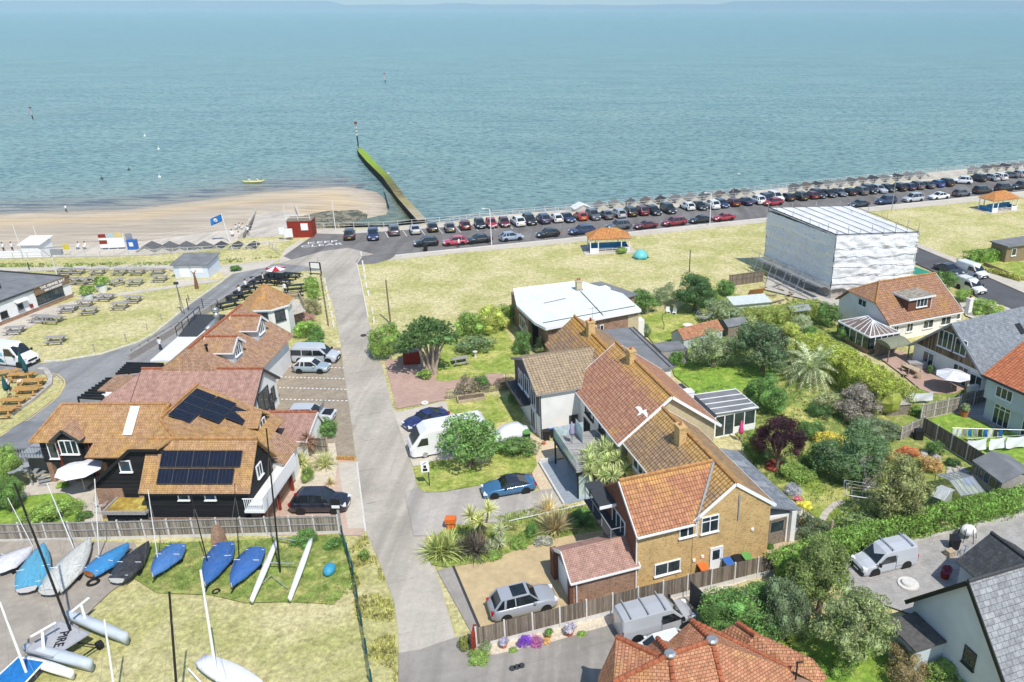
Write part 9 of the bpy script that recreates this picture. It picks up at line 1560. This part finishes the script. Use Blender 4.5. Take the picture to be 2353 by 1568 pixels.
p=P(19,1570,450); m=MB(); m.box(p.x,p.y,.3,.6,.5,.6,.4); solid('cardboard_box','brown cardboard box on the paved yard','box',m,M['wood_l']); p=P(19,1525,650); pot('dark red pot with a plant in the house shadow',p,.33,.5,(.2,.02,.06),'redroof')
p=P(19,1720,300); o=thing('egg_chair','white round wicker chair on a dark ring base at the pool corner','chair',p); m=MB(); m.sphere((0,0,.9),.6,.5,.42,12,8); m.build('cushion',M['white'],o,local=True,smooth=True); m=MB(); [m.bar((math.cos(a)*.75,math.sin(a)*.75,.1),(math.cos(a+.5)*.75,math.sin(a+.5)*.75,.1),.05) for a in[k*.5 for k in range(13)]]; [m.bar((math.cos(a)*.75,math.sin(a)*.75,.1),(math.cos(a)*.5,math.sin(a)*.5,1.3),.04) for a in[k for k in range(6)]]; m.build('base',M['black'],o,local=True)
p=P(19,1690,470); o=thing('bicycle','bicycle leaning beside the dark slate outbuilding','bicycle',p,R(60))
for x in(-.5,.5): m=MB(); m.loft([[(x+math.cos(a)*r,y,.34+math.sin(a)*r) for r,y in((.34,-.02),(.34,.02),(.3,.02),(.3,-.02))] for a in[k*.3927 for k in range(17)]],caps=False); m.build('wheel',M['rubber'],o,local=True)
m=MB(); [m.bar(a,b,.03) for a,b in(((-.5,0,.34),(-.1,0,.4)),((-.1,0,.4),(.35,0,.8)),((-.2,0,.8),(.35,0,.8)),((-.1,0,.4),(-.2,0,.9)),((.5,0,.34),(.35,0,.95)),((.35,-.2,.95),(.35,.2,.95)))]; m.build('frame',M['blue'],o,local=True)
# green marquee, brown bungalow, log edging, misc
p=[P(17,x,y,2.2) for x,y in((1310,190),(1320,125),(1490,180),(1440,215))]; m=MB(); m.slab(p,.06); [m.tube((v.x,v.y,0),v,.04,.04,6) for v in p]; solid('green_canopy','green canopy behind the scaffolded house by the side street','canopy',m,plain('green_canvas',(.03,.25,.17),.7))
FBn=frame(*P(4,2200,1010).xy,R(24)); b=house('brown_brick_bungalow','brown brick bungalow with flat roof at the right edge behind the clipped hedge',FBn,3,3); k=MB(FBn); k.b2(0,14,0,3,0,2.7); k.build('wall',plain('brown_brick',(.26,.2,.12),.9,.1,var=.2,scale=6),b); k=MB(FBn); k.b2(-.3,14.3,-.4,3.2,2.7,2.9); k.build('roof',M['roofing'],b); window(b,FBn,1.6,0,1.1,1.0,1.2,0,1,1)
m=MB(); a_,b_=P(4,2040,1030),P(4,2290,1135); m.bar(a_+Vector((0,0,.35)),b_+Vector((0,0,.35)),.25,.7); solid('boundary_wall','low brown brick wall with grassy top along the side street','wall',m,MATS['brown_brick'])
m=MB(); [m.tube((*P(8,1960+i*26,960).xy,0),(*P(8,1960+i*26,960).xy,.4),.1,.1,8) for i in range(8)]; solid('log_edging','row of upright orange logs edging the shingle bed','edging',m,M['wood_o'])
m=MB(); m.tube(P(8,1740,960,.1),P(8,1740,960,.1)+Vector((.2,-2.3,.1)),.16,.14,8); solid('driftwood_log','pale driftwood log lying in the shingle bed','log',m,M['wood_l'])
m=MB(); q=[P(29,x,y) for x,y in((330,310),(385,320),(425,380),(420,440),(270,570),(80,700))]; [m.bar(a+Vector((0,0,.15)),b+Vector((0,0,.15)),.5,.3) for a,b in zip(q,q[1:])]; solid('stone_edging','raised pale stone kerb around the garden of orange tables','kerb wall',m,M['concrete'])
random.seed(12)
for i in range(26): pass
m=MB(); 
for i in range(60): x=random.uniform(870,1700); p=P(5,x,random.uniform(288,305)); m.sphere((p.x,p.y,.15),random.uniform(.25,.5),random.uniform(.2,.4),random.uniform(.2,.4),6,4,.15)
o=m.build('rock_border',M['concrete']); o['kind']='stuff'; o['label']='line of rough rocks between the footpath and the upper tables'; o['category']='rocks'
m=MB()
for i in range(26): p=P(18,random.uniform(1640,1830),random.uniform(780,880)); m.sphere((p.x,p.y,.15),random.uniform(.15,.35),random.uniform(.15,.3),random.uniform(.15,.3),6,4,.15)
for i in range(20): p=P(18,random.uniform(1400,1560),random.uniform(620,720)); m.sphere((p.x,p.y,.15),random.uniform(.15,.4),random.uniform(.15,.3),random.uniform(.1,.25),6,4,.15)
o=m.build('garden_rocks',M['concrete']); o['kind']='stuff'; o['label']='loose rockery stones around the glass growing frame'; o['category']='rocks'
p=P(18,1825,930); m=MB(); m.tube((p.x,p.y,0),(p.x,p.y,.5),.35,.42,12); solid('blue_tub','blue tub between the glass frame and the long shed','tub',m,M['bluebin']); torus('white_hoop','white hoop resting on the rockery',P(18,1805,790),.35,.05,M['white'],'hoop')
p=P(3,690,0) if 0 else P(2,1640,1275); bin_('small black litter bin on the pavement beside the black car',p,0,'black')
for i,(x,y) in enumerate(((790,850),(925,450))): p=P(5,870 if i==0 else 1010,600 if i==0 else 510); pot('%s white planter with green shrub by the cafe ramp'%('lower' if i==0 else 'upper'),p,.75,.9,Gl,'white')
# ---------------------------------------------------------------- haze over the sea
m=MB(); m.b2(-45000,45000,-300,27500,-8,HC+700); hz=m.build('haze',None); hz['kind']='stuff'; hz.data.materials.clear(); hm=bpy.data.materials.new('haze_air'); hm.use_nodes=True; ht=hm.node_tree; ht.nodes.clear(); ou=ht.nodes.new('ShaderNodeOutputMaterial'); pv=ht.nodes.new('ShaderNodeVolumePrincipled'); pv.inputs['Color'].default_value=(.6,.88,1,1); pv.inputs['Density'].default_value=.00008; pv.inputs['Anisotropy'].default_value=-.2; ht.links.new(pv.outputs[0],ou.inputs['Volume']); hz.data.materials.append(hm)

surfw('scaffold_yard',[(22,108),(29.5,101.5),(34,100.5),(41,104.5),(33,112),(24,116)],M['concrete'])
rnd=random.Random(4)
for i in range(16):
    x,y=rnd.uniform(21.5,29),rnd.uniform(102,112); m=MB(); a=rnd.random()*3; L_=rnd.uniform(1,3); m.bar((x-math.cos(a)*L_/2,y-math.sin(a)*L_/2,.12+.05*i%3),(x+math.cos(a)*L_/2,y+math.sin(a)*L_/2,.15),.25,.08); o=m.build('scaffold_board',M['wood_l' if i%3 else 'wood']); tag(o,'loose timber board lying in the scaffold yard','timber','loose boards in the scaffold yard')
p=P(31,300,250); m=MB(); m.box(p.x,p.y,.6,2.4,.1,1.3,.4,.5); solid('stacked_panels','brown timber panels leaning in the scaffold yard','timber',m,plain('orange_brown_board',(.42,.22,.1),.8,.1))
p=P(31,240,330); m=MB(); m.box(p.x,p.y,.9,5.5,2.6,.08,.25,.12); m.box(p.x+.1,p.y+.1,.4,5,2.2,.8,.25); solid('sheeted_shed','pale sheeted low shed behind the yellow-green hedge','shed',m,plain('pale_sheet',(.55,.6,.57),.7,.2))
